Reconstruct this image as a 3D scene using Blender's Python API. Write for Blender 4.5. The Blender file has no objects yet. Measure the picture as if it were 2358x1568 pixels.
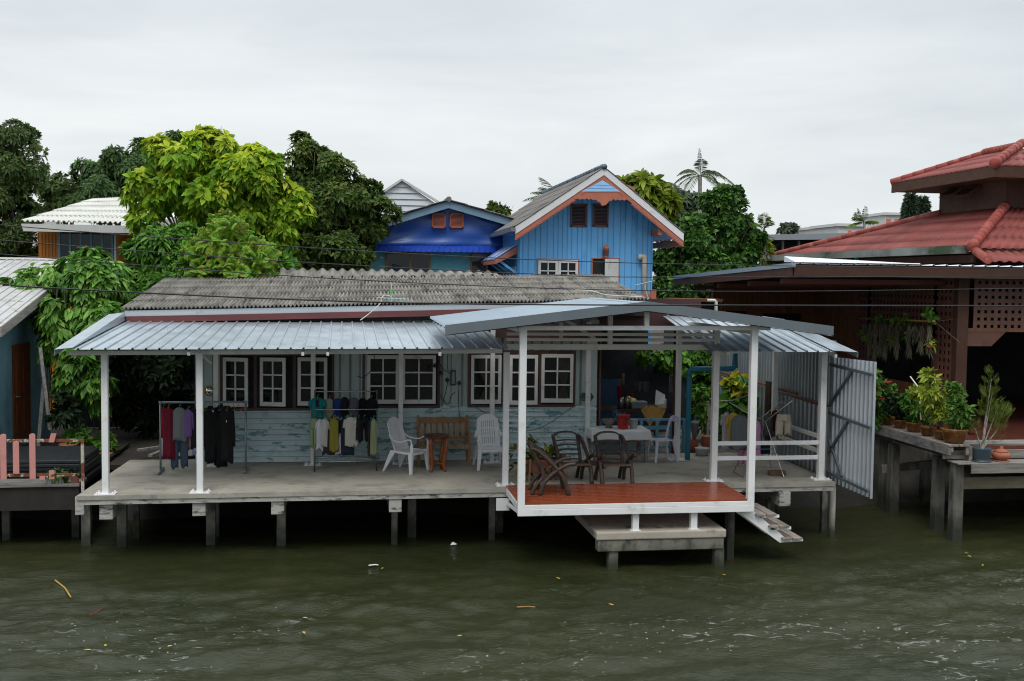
import bpy, math, random
import numpy as np
from mathutils import Vector, Matrix
random.seed(7)
RNG = np.random.default_rng(7)
SC = bpy.context.scene
COL = SC.collection
rad = math.radians
# ------------------------------------------------------------------ camera model (measured from the photo, 2358x1568 units)
FPX, PSI, RHO, TH, CH = 2491., rad(8.5), .0122, math.atan(141/2491), 3.7
RX, FW = (math.cos(PSI), -math.sin(PSI)), (math.sin(PSI), math.cos(PSI))
CAM = (4.516886, -18.751132, CH)
def ray(u, v):
    x = (u-1179)/FPX; y = -(v-784)/FPX
    a = x*math.cos(RHO)-y*math.sin(RHO); b = x*math.sin(RHO)+y*math.cos(RHO)
    f = b*math.sin(TH)+math.cos(TH)
    return (a*RX[0]+f*FW[0], a*RX[1]+f*FW[1], b*math.cos(TH)-math.sin(TH))
def _hit(u, v, k, val):
    d = ray(u, v); t = (val-CAM[k])/d[k]
    return Vector([CAM[i]+d[i]*t for i in range(3)])
def gx(u, v, x): return _hit(u, v, 0, x)
def gy(u, v, y): return _hit(u, v, 1, y)
def gz(u, v, z): return _hit(u, v, 2, z)
def mpp(y): return (y-CAM[1])/FPX           # metres per unit at depth y
# ------------------------------------------------------------------ objects
OFF = {}
def tag(o, label=None, cat=None, group=None, kind=None):
    if label: o['label'] = label
    if cat: o['category'] = cat
    if group: o['group'] = group
    if kind: o['kind'] = kind
    return o
def thing(name, label, cat, loc=(0, 0, 0), group=None, rz=0):
    o = bpy.data.objects.new(name, None); COL.objects.link(o)
    o.empty_display_size = .1
    o.location = loc; o.rotation_euler = (0, 0, rz)
    OFF[o.name] = Vector(loc)
    return tag(o, label, cat, group)
def children(o): return [c for c in COL.objects if c.parent == o]
def copy_tree(o, loc=None, rz=None, label=None, parent=None):
    c = o.copy(); COL.objects.link(c)
    if parent: c.parent = parent
    if loc is not None: c.location = loc
    if rz is not None: c.rotation_euler = (0, 0, rz)
    if label: c['label'] = label
    for ch in o.children: copy_tree(ch, parent=c)
    return c
def V(p): return p if isinstance(p, Vector) else Vector(p)
class MB:
    def __init__(s): s.v = []; s.f = []
    def add(s, vs, fs):
        n = len(s.v); s.v += [tuple(p) for p in vs]; s.f += [tuple(i+n for i in f) for f in fs]; return s
    def box(s, a, b):
        x0, y0, z0 = a; x1, y1, z1 = b
        return s.add([(x0,y0,z0),(x1,y0,z0),(x1,y1,z0),(x0,y1,z0),(x0,y0,z1),(x1,y0,z1),(x1,y1,z1),(x0,y1,z1)],
                     [(3,2,1,0),(4,5,6,7),(0,1,5,4),(1,2,6,5),(2,3,7,6),(3,0,4,7)])
    def hexa(s, P):   # 8 points bottom 4 ccw then top 4
        return s.add(P, [(3,2,1,0),(4,5,6,7),(0,1,5,4),(1,2,6,5),(2,3,7,6),(3,0,4,7)])
    def bar(s, p, q, w, h, up=(0, 0, 1)):
        p = V(p); q = V(q); d = (q-p).normalized(); up = V(up)
        sd = d.cross(up)
        if sd.length < 1e-4: sd = d.cross(Vector((0, 1, 0)))
        sd.normalize(); u2 = sd.cross(d).normalized()
        a = sd*w/2; b = u2*h/2
        return s.hexa([p-a-b, p+a-b, q+a-b, q-a-b, p-a+b, p+a+b, q+a+b, q-a+b])
    def tube(s, pts, r, n=8, cap=True):
        pts = [V(p) for p in pts]; m = len(pts)
        rs = r if isinstance(r, (list, tuple)) else [r]*m
        base = len(s.v); prev = None
        for i, p in enumerate(pts):
            d = (pts[min(i+1, m-1)]-pts[max(i-1, 0)]).normalized()
            if prev is None:
                a = d.orthogonal().normalized()
            else:
                a = prev-d*prev.dot(d)
                a = a.normalized() if a.length > 1e-6 else d.orthogonal().normalized()
            prev = a; b = d.cross(a)
            for k in range(n):
                t = 2*math.pi*k/n
                s.v.append(tuple(p+(a*math.cos(t)+b*math.sin(t))*rs[i]))
        for i in range(m-1):
            for k in range(n):
                k2 = (k+1) % n
                s.f.append((base+i*n+k, base+i*n+k2, base+(i+1)*n+k2, base+(i+1)*n+k))
        if cap:
            s.f.append(tuple(base+k for k in reversed(range(n))))
            s.f.append(tuple(base+(m-1)*n+k for k in range(n)))
        return s
    def lathe(s, c, prof, n=20, sx=1, sy=1):
        c = V(c); base = len(s.v)
        for (r, z) in prof:
            for k in range(n):
                t = 2*math.pi*k/n
                s.v.append((c.x+r*sx*math.cos(t), c.y+r*sy*math.sin(t), c.z+z))
        for i in range(len(prof)-1):
            for k in range(n):
                k2 = (k+1) % n
                s.f.append((base+i*n+k, base+i*n+k2, base+(i+1)*n+k2, base+(i+1)*n+k))
        s.f.append(tuple(base+k for k in reversed(range(n))))
        s.f.append(tuple(base+(len(prof)-1)*n+k for k in range(n)))
        return s
    def prism(s, pts, d):
        pts = [V(p) for p in pts]; d = V(d); n = len(pts)
        return s.add(pts+[p+d for p in pts], [tuple(range(n))[::-1], tuple(range(n, 2*n))]+[(i, (i+1) % n, n+(i+1) % n, n+i) for i in range(n)])
    def grid(s, fn, nu, nv):
        b = len(s.v)
        for j in range(nv+1):
            for i in range(nu+1): s.v.append(tuple(fn(i/nu, j/nv)))
        for j in range(nv):
            for i in range(nu):
                a = b+j*(nu+1)+i
                s.f.append((a, a+1, a+nu+2, a+nu+1))
        return s
    def build(s, name, mat, parent=None, smooth=False, bevel=0, solid=0, label=None, cat=None, group=None, kind=None):
        me = bpy.data.meshes.new(name)
        off = OFF.get(parent.name, Vector()) if parent else Vector()
        me.from_pydata([(x-off.x, y-off.y, z-off.z) for x, y, z in s.v], [], s.f)
        me.materials.append(mat)
        if smooth: me.polygons.foreach_set('use_smooth', [True]*len(me.polygons))
        me.update()
        o = bpy.data.objects.new(name, me); COL.objects.link(o)
        if parent: o.parent = parent
        OFF[o.name] = off
        if solid:
            m = o.modifiers.new('solid', 'SOLIDIFY'); m.thickness = solid; m.offset = 0
        if bevel:
            m = o.modifiers.new('bevel', 'BEVEL'); m.width = bevel; m.segments = 2; m.limit_method = 'ANGLE'; m.angle_limit = rad(40)
        return tag(o, label, cat, group, kind)
def lerp(a, b, t): return a+(b-a)*t
def bil(p00, p10, p01, p11, u, v): return lerp(lerp(V(p00), V(p10), u), lerp(V(p01), V(p11), u), v)
def corrugated(mb, p00, p10, p01, p11, pitch, amp, rows=1, lap=.025, prof='sin', seg=6, jit=0.0, nv=1):
    """p00-p10 is the eave (waves counted along it), p01-p11 the ridge."""
    L = (V(p10)-V(p00)).length; nw = max(2, round(L/pitch)); nu = nw*seg
    if prof == 'trap': nu = nw*8
    for r in range(rows):
        v0 = r/rows; v1 = min(1, (r+1)/rows+(.03 if r < rows-1 else 0))
        cols = max(1, nw//8) if jit else 1
        offs = [random.uniform(-jit, jit) for _ in range(cols+1)]
        def fn(u, v, v0=v0, v1=v1):
            p = bil(p00, p10, p01, p11, u, lerp(v0, v1, v))
            w = u*nw
            if prof == 'sin': h = amp*math.sin(2*math.pi*w)
            else:
                k = (w % 1)*8
                h = amp if 3 <= k <= 4.01 else (amp*.0)
            h += lap*(1-v)*(rows > 1)+offs[int(u*cols*.999)]*(1-v)
            return Vector((p.x, p.y, p.z+h))
        if prof == 'trap':
            b = len(mb.v); us = []
            for w in range(nw): us += [(w+t)/nw for t in (0, .4, .45, .55, .6)]
            us.append(1.0)
            hs = ([0, 0, 1, 1, 0]*nw)+[0]
            m = len(us)
            for j in range(nv+1):
                for i in range(m):
                    p = bil(p00, p10, p01, p11, us[i], j/nv); mb.v.append((p.x, p.y, p.z+amp*hs[i]))
            for j in range(nv):
                for i in range(m-1):
                    a = b+j*m+i; mb.f.append((a, a+1, a+m+1, a+m))
        else: mb.grid(fn, nu, nv)
    return mb
# ------------------------------------------------------------------ materials
def rgb(c): return (c[0], c[1], c[2], 1)
class NT:
    def __init__(s, name):
        s.m = bpy.data.materials.new(name); s.m.use_nodes = True
        s.t = s.m.node_tree; s.n = s.t.nodes; s.p = s.n['Principled BSDF']; s.out = s.n['Material Output']
        s.tc = s.n.new('ShaderNodeTexCoord')
    def link(s, a, b): s.t.links.new(a, b)
    def noise(s, scale, detail=5, rough=.6, stretch=(1, 1, 1), loc=(0, 0, 0), src='Object', dist=0):
        mp = s.n.new('ShaderNodeMapping'); mp.inputs['Scale'].default_value = stretch; mp.inputs['Location'].default_value = loc
        s.link(s.tc.outputs[src], mp.inputs['Vector'])
        nz = s.n.new('ShaderNodeTexNoise'); nz.inputs['Scale'].default_value = scale; nz.inputs['Detail'].default_value = detail
        nz.inputs['Roughness'].default_value = rough; nz.inputs['Distortion'].default_value = dist
        s.link(mp.outputs[0], nz.inputs['Vector']); return nz.outputs['Fac']
    def ramp(s, fac, stops):
        r = s.n.new('ShaderNodeValToRGB'); e = r.color_ramp.elements
        while len(e) < len(stops): e.new(.5)
        for el, (p, c) in zip(e, stops):
            el.position = p; el.color = rgb(c) if not isinstance(c, (int, float)) else (c, c, c, 1)
        s.link(fac, r.inputs[0]); return r.outputs[0]
    def mix(s, fac, a, b, mode='MIX'):
        m = s.n.new('ShaderNodeMix'); m.data_type = 'RGBA'; m.blend_type = mode
        for k, x in ((0, fac), (6, a), (7, b)):
            if isinstance(x, (int, float)): m.inputs[k].default_value = x
            elif isinstance(x, tuple): m.inputs[k].default_value = rgb(x)
            else: s.link(x, m.inputs[k])
        return m.outputs[2]
    def math(s, op, a, b=0.0):
        m = s.n.new('ShaderNodeMath'); m.operation = op
        for k, x in ((0, a), (1, b)):
            if isinstance(x, (int, float)): m.inputs[k].default_value = x
            else: s.link(x, m.inputs[k])
        return m.outputs[0]
    def bump(s, h, strength=.3, dist=.01):
        b = s.n.new('ShaderNodeBump'); b.inputs['Strength'].default_value = strength; b.inputs['Distance'].default_value = dist
        s.link(h, b.inputs['Height']); s.link(b.outputs[0], s.p.inputs['Normal'])
def pm(name, c, var=.15, scale=3, stretch=(1, 1, 1), rough=.6, metal=0, patch=None, bump=.15, bscale=30, spec=.5, grime=None):
    """base colour varied by noise; patch=(colour, scale, lo, hi, stretch) second coat showing through; grime=(colour, scale, lo, hi)"""
    t = NT(name); c = tuple(c)
    col = t.ramp(t.noise(scale, stretch=stretch), [(.3, tuple(x*(1-var) for x in c)), (.7, tuple(min(1, x*(1+var)) for x in c))])
    if patch:
        pc, ps, lo, hi, pst = patch
        f = t.ramp(t.noise(ps, 7, .65, pst, (3.1, 1.7, .4)), [(lo, 0), (hi, 1)])
        col = t.mix(f, col, tuple(pc))
    if grime:
        gc, gs, lo, hi = grime[:4]; gst = grime[4] if len(grime) > 4 else (1, 1, 1)
        f = t.ramp(t.noise(gs, 6, .6, gst, (9.1, 4.7, 2.4)), [(lo, 0), (hi, 1)])
        col = t.mix(f, col, tuple(gc))
    t.link(col, t.p.inputs['Base Color'])
    rn = t.ramp(t.noise(scale*2.3, 4), [(.3, max(.02, rough*.8)), (.7, min(1, rough*1.2))])
    t.link(rn, t.p.inputs['Roughness'])
    t.p.inputs['Metallic'].default_value = metal
    t.p.inputs['Specular IOR Level'].default_value = spec
    if bump: t.bump(t.noise(bscale, 6, .6, stretch), bump, .01)
    return t.m
def leaf_mat(name, cols, trans=.35, rough=.5):
    t = NT(name)
    g = t.n.new('ShaderNodeNewGeometry')
    stops = [(i/(len(cols)-1)*.9+.05, c) for i, c in enumerate(cols)]
    col = t.ramp(g.outputs['Random Per Island'], stops)
    nz = t.ramp(t.noise(.9, 3), [(.35, .72), (.65, 1.15)])
    col = t.mix(1.0, col, nz, 'MULTIPLY')
    t.link(col, t.p.inputs['Base Color']); t.p.inputs['Roughness'].default_value = rough
    t.p.inputs['Specular IOR Level'].default_value = .18
    tr = t.n.new('ShaderNodeBsdfTranslucent'); t.link(col, tr.inputs['Color'])
    mx = t.n.new('ShaderNodeMixShader'); mx.inputs[0].default_value = trans
    t.link(t.p.outputs[0], mx.inputs[1]); t.link(tr.outputs[0], mx.inputs[2]); t.link(mx.outputs[0], t.out.inputs['Surface'])
    return t.m
M = {}
M['white'] = pm('white_paint', (.80, .80, .79), .05, 1.5, rough=.42, bump=.05, bscale=8, grime=((.58, .55, .48), 4.5, .58, .78))
M['cream'] = pm('cream_paint', (.72, .71, .67), .06, 2, rough=.5, bump=.08, grime=((.45, .41, .35), 4, .62, .82))
M['sash'] = pm('sash_paint', (.72, .72, .70), .06, 2, rough=.5, bump=.08, grime=((.36, .34, .30), 5, .6, .8))
M['galv'] = pm('galvanised_sheet', (.49, .56, .61), .05, 1.0, (2, .2, 1), rough=.36, metal=.72, bump=.02, bscale=.7)
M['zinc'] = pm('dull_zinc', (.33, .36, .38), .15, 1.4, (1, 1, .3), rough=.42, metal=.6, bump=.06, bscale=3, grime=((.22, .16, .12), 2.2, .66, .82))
M['greytrim'] = pm('grey_trim', (.17, .20, .22), .06, 2, rough=.35, metal=.25, bump=.03, bscale=3)
M['concrete'] = pm('worn_concrete', (.385, .36, .305), .16, 1.1, rough=.88, spec=.25, patch=((.26, .245, .21), 1.6, .50, .66, (1, 1.6, 1)), grime=((.13, .13, .115), 2.6, .60, .78), bump=.25, bscale=22)
M['conc_edge'] = pm('concrete_edge', (.42, .41, .37), .15, 3, rough=.85, patch=((.07, .07, .06), 5, .53, .64, (.8, 1, 3.5)), grime=((.20, .20, .17), 4, .55, .75), bump=.5, bscale=18)
M['conc_dark'] = pm('dark_concrete', (.18, .17, .14), .25, 3, rough=.9, patch=((.045, .05, .035), 3, .48, .62, (1, 1, .5)), bump=.5, bscale=16)
M['asb'] = pm('weathered_fibre_roof', (.225, .213, .19), .35, 1.6, (3.5, .5, 1), rough=.95, patch=((.075, .072, .066), 1.5, .52, .68, (4.5, .45, 1)), grime=((.30, .285, .25), 9, .60, .72), bump=.35, bscale=40, spec=.1)
M['board_blue'] = pm('pale_blue_boards', (.47, .55, .545), .10, 3, (1, 1, .3), rough=.65, bump=.15, grime=((.25, .34, .36), 3, .58, .75, (3, 1, .5)))
M['clap'] = pm('peeling_blue_clapboard', (.52, .645, .66), .08, 3, (.5, 1, 2), rough=.7, patch=((.15, .31, .35), 3.2, .55, .60, (1, 1, 2.4)), grime=((.29, .40, .43), 3.2, .56, .72), bump=.2)
M['brownframe'] = pm('dark_brown_frame', (.075, .032, .028), .2, 5, rough=.5)
M['redboard'] = pm('maroon_board', (.13, .035, .035), .2, 3, (.3, 1, 1), rough=.55, grime=((.08, .05, .045), 4, .6, .8))
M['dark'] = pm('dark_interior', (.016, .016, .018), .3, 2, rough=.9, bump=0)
M['void'] = pm('dark_shade_wall', (.03, .033, .042), .4, 1.5, rough=.9, bump=0)  # near-black walls; also paints shade behind laps and undergrowth
def glass(name, alpha=.45, c=(.012, .014, .016)):
    t = NT(name); t.p.inputs['Base Color'].default_value = rgb(c); t.p.inputs['Roughness'].default_value = .06
    t.p.inputs['Alpha'].default_value = alpha; t.p.inputs['Specular IOR Level'].default_value = .6
    t.bump(t.noise(3, 2), .06, .02); return t.m
M['glass'] = glass('window_glass')
M['curtain'] = pm('beige_curtain', (.36, .32, .22), .15, 6, (8, 8, .3), rough=.9)
def wood(name, c, c2, scale=6, stretch=(.25, 3, 3), rough=.6, bump=.3):
    return pm(name, c, .3, scale, stretch, rough=rough, patch=(c2, scale*.7, .48, .66, stretch), bump=bump, bscale=scale*5)
M['redwood'] = pm('red_deck_boards', (.25, .050, .017), .16, 1.6, (.25, 7, 3), rough=.25, bump=.03)
M['greywood'] = wood('weathered_grey_wood', (.27, .23, .20), (.15, .125, .11), 5, (3, .3, 3), .85, .4)
M['greywoodx'] = wood('weathered_grey_plank', (.22, .205, .185), (.11, .10, .09), 5, (.3, 3, 3), .85, .4)
M['pile'] = wood('wet_timber_pile', (.15, .14, .12), (.03, .032, .028), 3, (2, 2, .6), .85, .5)
M['darkwood'] = wood('dark_rustic_wood', (.060, .036, .026), (.028, .018, .014), 9, (2, 2, 2), .5, .3)
M['bench'] = wood('bench_wood', (.32, .155, .055), (.24, .17, .11), 6, (3, 3, .5), .7, .3)
M['stool'] = wood('varnished_stool_wood', (.28, .075, .018), (.18, .045, .012), 7, (2, 2, .5), .28, .1)
M['stooltop'] = wood('dark_stool_top', (.09, .03, .018), (.05, .018, .012), 7, (.5, 3, 2), .3, .1)
M['bluewood'] = pm('blue_painted_wood', (.10, .24, .36), .2, 4, rough=.6, grime=((.07, .12, .16), 5, .55, .75))
M['houseblue'] = pm('bright_blue_boards', (.16, .50, .90), .09, 2, (1, 1, .4), rough=.5, bump=.08, grime=((.06, .22, .50), 2.5, .58, .78, (2, 2, .4)))
M['salmon'] = pm('terracotta_paint', (.42, .135, .085), .10, 4, rough=.6, grime=((.28, .085, .055), 5, .6, .8))
M['soffit'] = pm('pale_soffit', (.60, .66, .70), .05, 2, rough=.7)
M['skyblue'] = pm('light_blue_boards', (.32, .55, .82), .08, 3, rough=.6)
M['navytarp'] = pm('navy_tarpaulin', (.020, .080, .33), .18, .8, rough=.33, bump=.55, bscale=1.6)
M['bluemetal'] = pm('blue_metal_roof', (.015, .055, .36), .12, 2, rough=.35, bump=.03)
M['turq'] = pm('turquoise_wall', (.13, .42, .48), .08, 2, rough=.7, grime=((.09, .30, .34), 2.5, .6, .8))
M['fasciablue'] = pm('grey_blue_fascia', (.17, .27, .36), .08, 3, rough=.55)
M['orange'] = pm('orange_board_wall', (.54, .19, .022), .12, 2, (4, 4, .3), rough=.6, bump=.1)
M['whiteroof'] = pm('white_corrugated_roof', (.66, .66, .61), .08, 1.5, rough=.6, grime=((.42, .41, .36), 2.5, .58, .76))
M['frameblue'] = pm('teal_window_frame', (.10, .30, .40), .1, 4, rough=.5)
M['redtile'] = pm('red_roof_tiles', (.205, .055, .046), .22, .9, rough=.6, spec=.18, bump=.1, grime=((.17, .04, .035), 1.5, .55, .78), bscale=14)
M['redridge'] = pm('red_ridge_tiles', (.27, .062, .048), .28, 2.2, rough=.6, spec=.2, grime=((.42, .22, .18), 4, .58, .75))
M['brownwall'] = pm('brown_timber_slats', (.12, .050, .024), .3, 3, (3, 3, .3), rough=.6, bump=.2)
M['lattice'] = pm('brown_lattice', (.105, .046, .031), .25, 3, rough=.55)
M['brownfascia'] = pm('brown_fascia', (.072, .037, .026), .15, 3, rough=.65, spec=.15)
M['gutter'] = pm('aged_gutter_metal', (.42, .45, .44), .12, 1.6, rough=.35, metal=.6, patch=((.08, .11, .06), .5, .45, .62, (1, .6, 1)), bump=.03)
M['floorred'] = pm('oxblood_floor', (.10, .028, .02), .15, 2, rough=.35)
M['leftwall'] = pm('teal_blue_plaster', (.11, .24, .29), .12, 1.5, rough=.75, grime=((.06, .12, .15), 1.2, .5, .75))
M['browndoor'] = wood('varnished_door', (.15, .04, .012), (.08, .022, .008), 4, (3, 3, .3), .35, .1)
M['oldroof'] = pm('old_grey_sheet', (.46, .46, .45), .15, 1.4, (1, .3, 1), rough=.55, metal=.2, grime=((.22, .20, .18), 5, .55, .72))
M['pink'] = pm('pink_paint', (.62, .27, .24), .07, 4, rough=.55, grime=((.50, .24, .21), 6, .58, .8))
M['rust'] = pm('rusty_steel', (.20, .06, .025), .35, 12, rough=.8, patch=((.55, .50, .40), 5.5, .50, .54, (1, 1, 1)), bump=.4)
M['blackplastic'] = pm('black_plastic', (.018, .021, .025), .15, 4, rough=.38, bump=.05)
M['whiteplastic'] = pm('white_plastic', (.74, .74, .75), .04, 3, rough=.32, bump=.02, grime=((.58, .57, .55), 6, .6, .85))
M['lilacplastic'] = pm('lilac_white_plastic', (.62, .60, .72), .04, 3, rough=.32, bump=.02)
M['steel'] = pm('stainless_tube', (.42, .40, .37), .1, 6, rough=.25, metal=.9, bump=0)
M['galvpipe'] = pm('galvanised_pipe', (.24, .28, .32), .15, 6, rough=.45, metal=.5, bump=.05)
M['gold'] = pm('gilded_rim', (.45, .30, .05), .15, 12, rough=.3, metal=.7)
M['mirror'] = pm('convex_mirror', (.75, .75, .75), .02, 2, rough=.04, metal=1, bump=0)
M['terracotta'] = pm('terracotta_clay', (.36, .115, .06), .15, 6, rough=.75, grime=((.25, .10, .07), 8, .58, .8))
M['glazed'] = pm('glazed_brown_pot', (.14, .052, .012), .3, 8, rough=.28, patch=((.26, .14, .03), 9, .55, .65, (1, 1, 1)))
M['bluepipe'] = pm('blue_pvc', (.03, .23, .34), .10, 3, rough=.4, grime=((.06, .16, .2), 6, .58, .8))
M['pvcwhite'] = pm('cream_pvc', (.55, .52, .45), .08, 4, rough=.5)
M['brick'] = pm('old_brick', (.16, .085, .05), .3, 10, rough=.9, grime=((.24, .2, .16), 9, .55, .7))
M['cable'] = pm('black_cable', (.012, .012, .014), .1, 3, rough=.5, bump=0)
M['whitecable'] = pm('white_cable', (.62, .62, .58), .05, 3, rough=.5, bump=0)
M['bark'] = pm('tree_bark', (.11, .085, .06), .3, 6, (2, 2, .5), rough=.9, bump=.5)
M['mud'] = pm('dark_mud', (.018, .016, .012), .35, 1.5, rough=.8, bump=.6, bscale=5)
M['soil'] = pm('garden_soil', (.032, .026, .019), .3, 1.2, rough=.95, bump=.5, bscale=6)
M['gridmetal'] = pm('far_grey_metal', (.24, .27, .29), .06, 1, rough=.5)
M['farwhite'] = pm('far_white_wall', (.58, .585, .57), .05, .4, rough=.8)
M['farorange'] = pm('far_orange_panel', (.62, .17, .09), .08, .5, rough=.7)
M['block'] = pm('grey_blockwork', (.38, .37, .35), .15, 1.5, rough=.9)
_cl = {}
def cloth(c, rough=.9):
    k = tuple(c)
    if k not in _cl: _cl[k] = pm('cloth_%d' % len(_cl), c, .14, 7, (1, 1, .35), rough=rough, bump=.25, bscale=14, spec=.2)
    return _cl[k]
# ------------------------------------------------------------------ world, sun, camera
w = bpy.data.worlds.new('World'); SC.world = w; w.use_nodes = True
nt = w.node_tree; nt.nodes.clear()
def N(t): return nt.nodes.new(t)
out = N('ShaderNodeOutputWorld'); bg1 = N('ShaderNodeBackground'); bg2 = N('ShaderNodeBackground'); mx = N('ShaderNodeMixShader')
sky = N('ShaderNodeTexSky'); sky.sky_type = 'NISHITA'; sky.sun_disc = False
SUN_EL, SUN_AZ = rad(57), rad(202)
sky.sun_elevation = SUN_EL; sky.sun_rotation = SUN_AZ
nt.links.new(sky.outputs[0], bg1.inputs[0]); bg1.inputs[1].default_value = .08
tc = N('ShaderNodeTexCoord'); sep = N('ShaderNodeSeparateXYZ'); nt.links.new(tc.outputs['Generated'], sep.inputs[0])
gr = N('ShaderNodeValToRGB'); nt.links.new(sep.outputs['Z'], gr.inputs[0])
ZEN = [(0.0, (.76, .815, .845)), (.12, (.90, .93, .935)), (.30, (.76, .815, .85)), (.55, (1.25, 1.3, 1.34)), (1.0, (2.2, 2.25, 2.3))]
e = gr.color_ramp.elements
while len(e) < len(ZEN): e.new(.5)
for el, (p, c) in zip(e, ZEN): el.position = p; el.color = rgb(c)
mp = N('ShaderNodeMapping'); mp.inputs['Scale'].default_value = (1.1, 1.1, 5.5); nt.links.new(tc.outputs['Generated'], mp.inputs[0])
nz = N('ShaderNodeTexNoise'); nz.inputs['Scale'].default_value = 1.9; nz.inputs['Detail'].default_value = 6; nz.inputs['Roughness'].default_value = .55; nz.inputs['Distortion'].default_value = .35
nt.links.new(mp.outputs[0], nz.inputs['Vector'])
cr = N('ShaderNodeValToRGB'); nt.links.new(nz.outputs[0], cr.inputs[0])
cr.color_ramp.elements[0].position = .28; cr.color_ramp.elements[0].color = (.80, .825, .85, 1)
cr.color_ramp.elements[1].position = .68; cr.color_ramp.elements[1].color = (1.10, 1.095, 1.085, 1)
ml = N('ShaderNodeMix'); ml.data_type = 'RGBA'; ml.blend_type = 'MULTIPLY'; ml.inputs[0].default_value = 1
nt.links.new(gr.outputs[0], ml.inputs[6]); nt.links.new(cr.outputs[0], ml.inputs[7])
# low sky behind the viewer darkened, an added unseen band that cuts fill light
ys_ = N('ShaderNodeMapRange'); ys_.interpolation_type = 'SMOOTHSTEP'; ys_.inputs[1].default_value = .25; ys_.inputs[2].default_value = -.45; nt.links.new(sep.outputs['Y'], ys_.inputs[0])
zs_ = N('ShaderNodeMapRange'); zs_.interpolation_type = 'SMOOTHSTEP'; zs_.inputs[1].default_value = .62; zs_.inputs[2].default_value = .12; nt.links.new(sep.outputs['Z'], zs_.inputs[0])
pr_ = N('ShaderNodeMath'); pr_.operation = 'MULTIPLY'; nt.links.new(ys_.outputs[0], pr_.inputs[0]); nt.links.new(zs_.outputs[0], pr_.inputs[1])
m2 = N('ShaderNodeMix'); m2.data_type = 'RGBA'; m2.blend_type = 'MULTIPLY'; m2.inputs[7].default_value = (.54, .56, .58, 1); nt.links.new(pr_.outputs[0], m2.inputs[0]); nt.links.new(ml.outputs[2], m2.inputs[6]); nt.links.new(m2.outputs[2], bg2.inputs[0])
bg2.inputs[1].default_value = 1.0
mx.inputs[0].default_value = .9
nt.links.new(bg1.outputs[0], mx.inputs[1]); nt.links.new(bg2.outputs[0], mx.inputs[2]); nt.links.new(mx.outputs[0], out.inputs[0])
sl = bpy.data.lights.new('sun', 'SUN'); sl.energy = 1.25; sl.angle = rad(22); sl.color = (1, .97, .92)
so = bpy.data.objects.new('sun', sl); COL.objects.link(so)
sd = Vector((math.sin(SUN_AZ)*math.cos(SUN_EL), math.cos(SUN_AZ)*math.cos(SUN_EL), math.sin(SUN_EL)))
so.rotation_euler = sd.to_track_quat('Z', 'Y').to_euler(); so.location = (0, -20, 40)
cd = bpy.data.cameras.new('camera'); co = bpy.data.objects.new('camera', cd); COL.objects.link(co)
cd.sensor_width = 36; cd.lens = 36*FPX/2358; cd.clip_start = .1; cd.clip_end = 2000
r_ = Vector((RX[0], RX[1], 0)); f_ = Vector((FW[0]*math.cos(TH), FW[1]*math.cos(TH), -math.sin(TH)))
u_ = Vector((FW[0]*math.sin(TH), FW[1]*math.sin(TH), math.cos(TH)))
cx = r_*math.cos(RHO)+u_*math.sin(RHO); cy = u_*math.cos(RHO)-r_*math.sin(RHO)
co.matrix_world = Matrix(((cx.x, cy.x, -f_.x, CAM[0]), (cx.y, cy.y, -f_.y, CAM[1]), (cx.z, cy.z, -f_.z, CAM[2]), (0, 0, 0, 1)))
SC.camera = co
SC.view_settings.view_transform = 'Standard'; SC.view_settings.look = 'None'; SC.view_settings.gamma = 1; SC.view_settings.exposure = 0
SC.cycles.use_denoising = True; SC.cycles.filter_width = 1.1
SC.cycles.max_bounces = 6
WZ = -1.12
# ------------------------------------------------------------------ setting: water, bank, land
def water():
    xs = np.linspace(-14, 24, 460); ys = np.concatenate([np.linspace(-17, -2, 330), np.linspace(-1.9, 5, 70)])
    X, Y = np.meshgrid(xs, ys)
    Z = np.zeros_like(X); r = np.random.default_rng(3)
    for i in range(64):
        L = 10**r.uniform(-.85, .34); k = 2*np.pi/L
        a = r.normal(1.50, .42 if L > .5 else .8); amp = (.0085*L**.85 if L > .35 else .0062*L**.5)*r.uniform(.5, 1.2)
        wx = .35*np.sin(X*.45+i)+.35*np.sin(Y*.6+i*2)
        ph = k*((X+wx)*np.cos(a)+(Y+wx)*np.sin(a))+r.uniform(0, 6.28)
        mod = .55+.45*np.sin(X*r.uniform(.15, .5)+Y*r.uniform(.2, .6)+r.uniform(0, 6))
        s = np.sin(ph); Z += amp*mod*(s+.35*np.cos(2*ph))
    calm = np.clip((3.0-Y)/6.0, .55, 1.0); Z *= calm
    n, m = X.shape
    v = np.stack([X, Y, Z+WZ], -1).reshape(-1, 3)
    idx = np.arange(n*m).reshape(n, m)
    f = np.stack([idx[:-1, :-1], idx[:-1, 1:], idx[1:, 1:], idx[1:, :-1]], -1).reshape(-1, 4)
    o = np_mesh('canal_water', v, f, M['water'], smooth=True); tag(o, kind='structure')
def np_mesh(name, v, f, mat, parent=None, smooth=False):
    me = bpy.data.meshes.new(name); k = f.shape[1]
    if parent is not None: v = v-np.array(OFF[parent.name])[None]
    me.vertices.add(len(v)); me.vertices.foreach_set('co', np.ascontiguousarray(v, dtype=np.float32).ravel())
    me.loops.add(f.size); me.loops.foreach_set('vertex_index', np.ascontiguousarray(f, dtype=np.int32).ravel())
    me.polygons.add(len(f)); me.polygons.foreach_set('loop_start', np.arange(0, f.size, k, dtype=np.int32))
    if smooth: me.polygons.foreach_set('use_smooth', np.ones(len(f), dtype=bool))
    me.materials.append(mat); me.update(calc_edges=True); me.validate()
    o = bpy.data.objects.new(name, me); COL.objects.link(o)
    if parent is not None: o.parent = parent; OFF[o.name] = OFF[parent.name]
    return o
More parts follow.
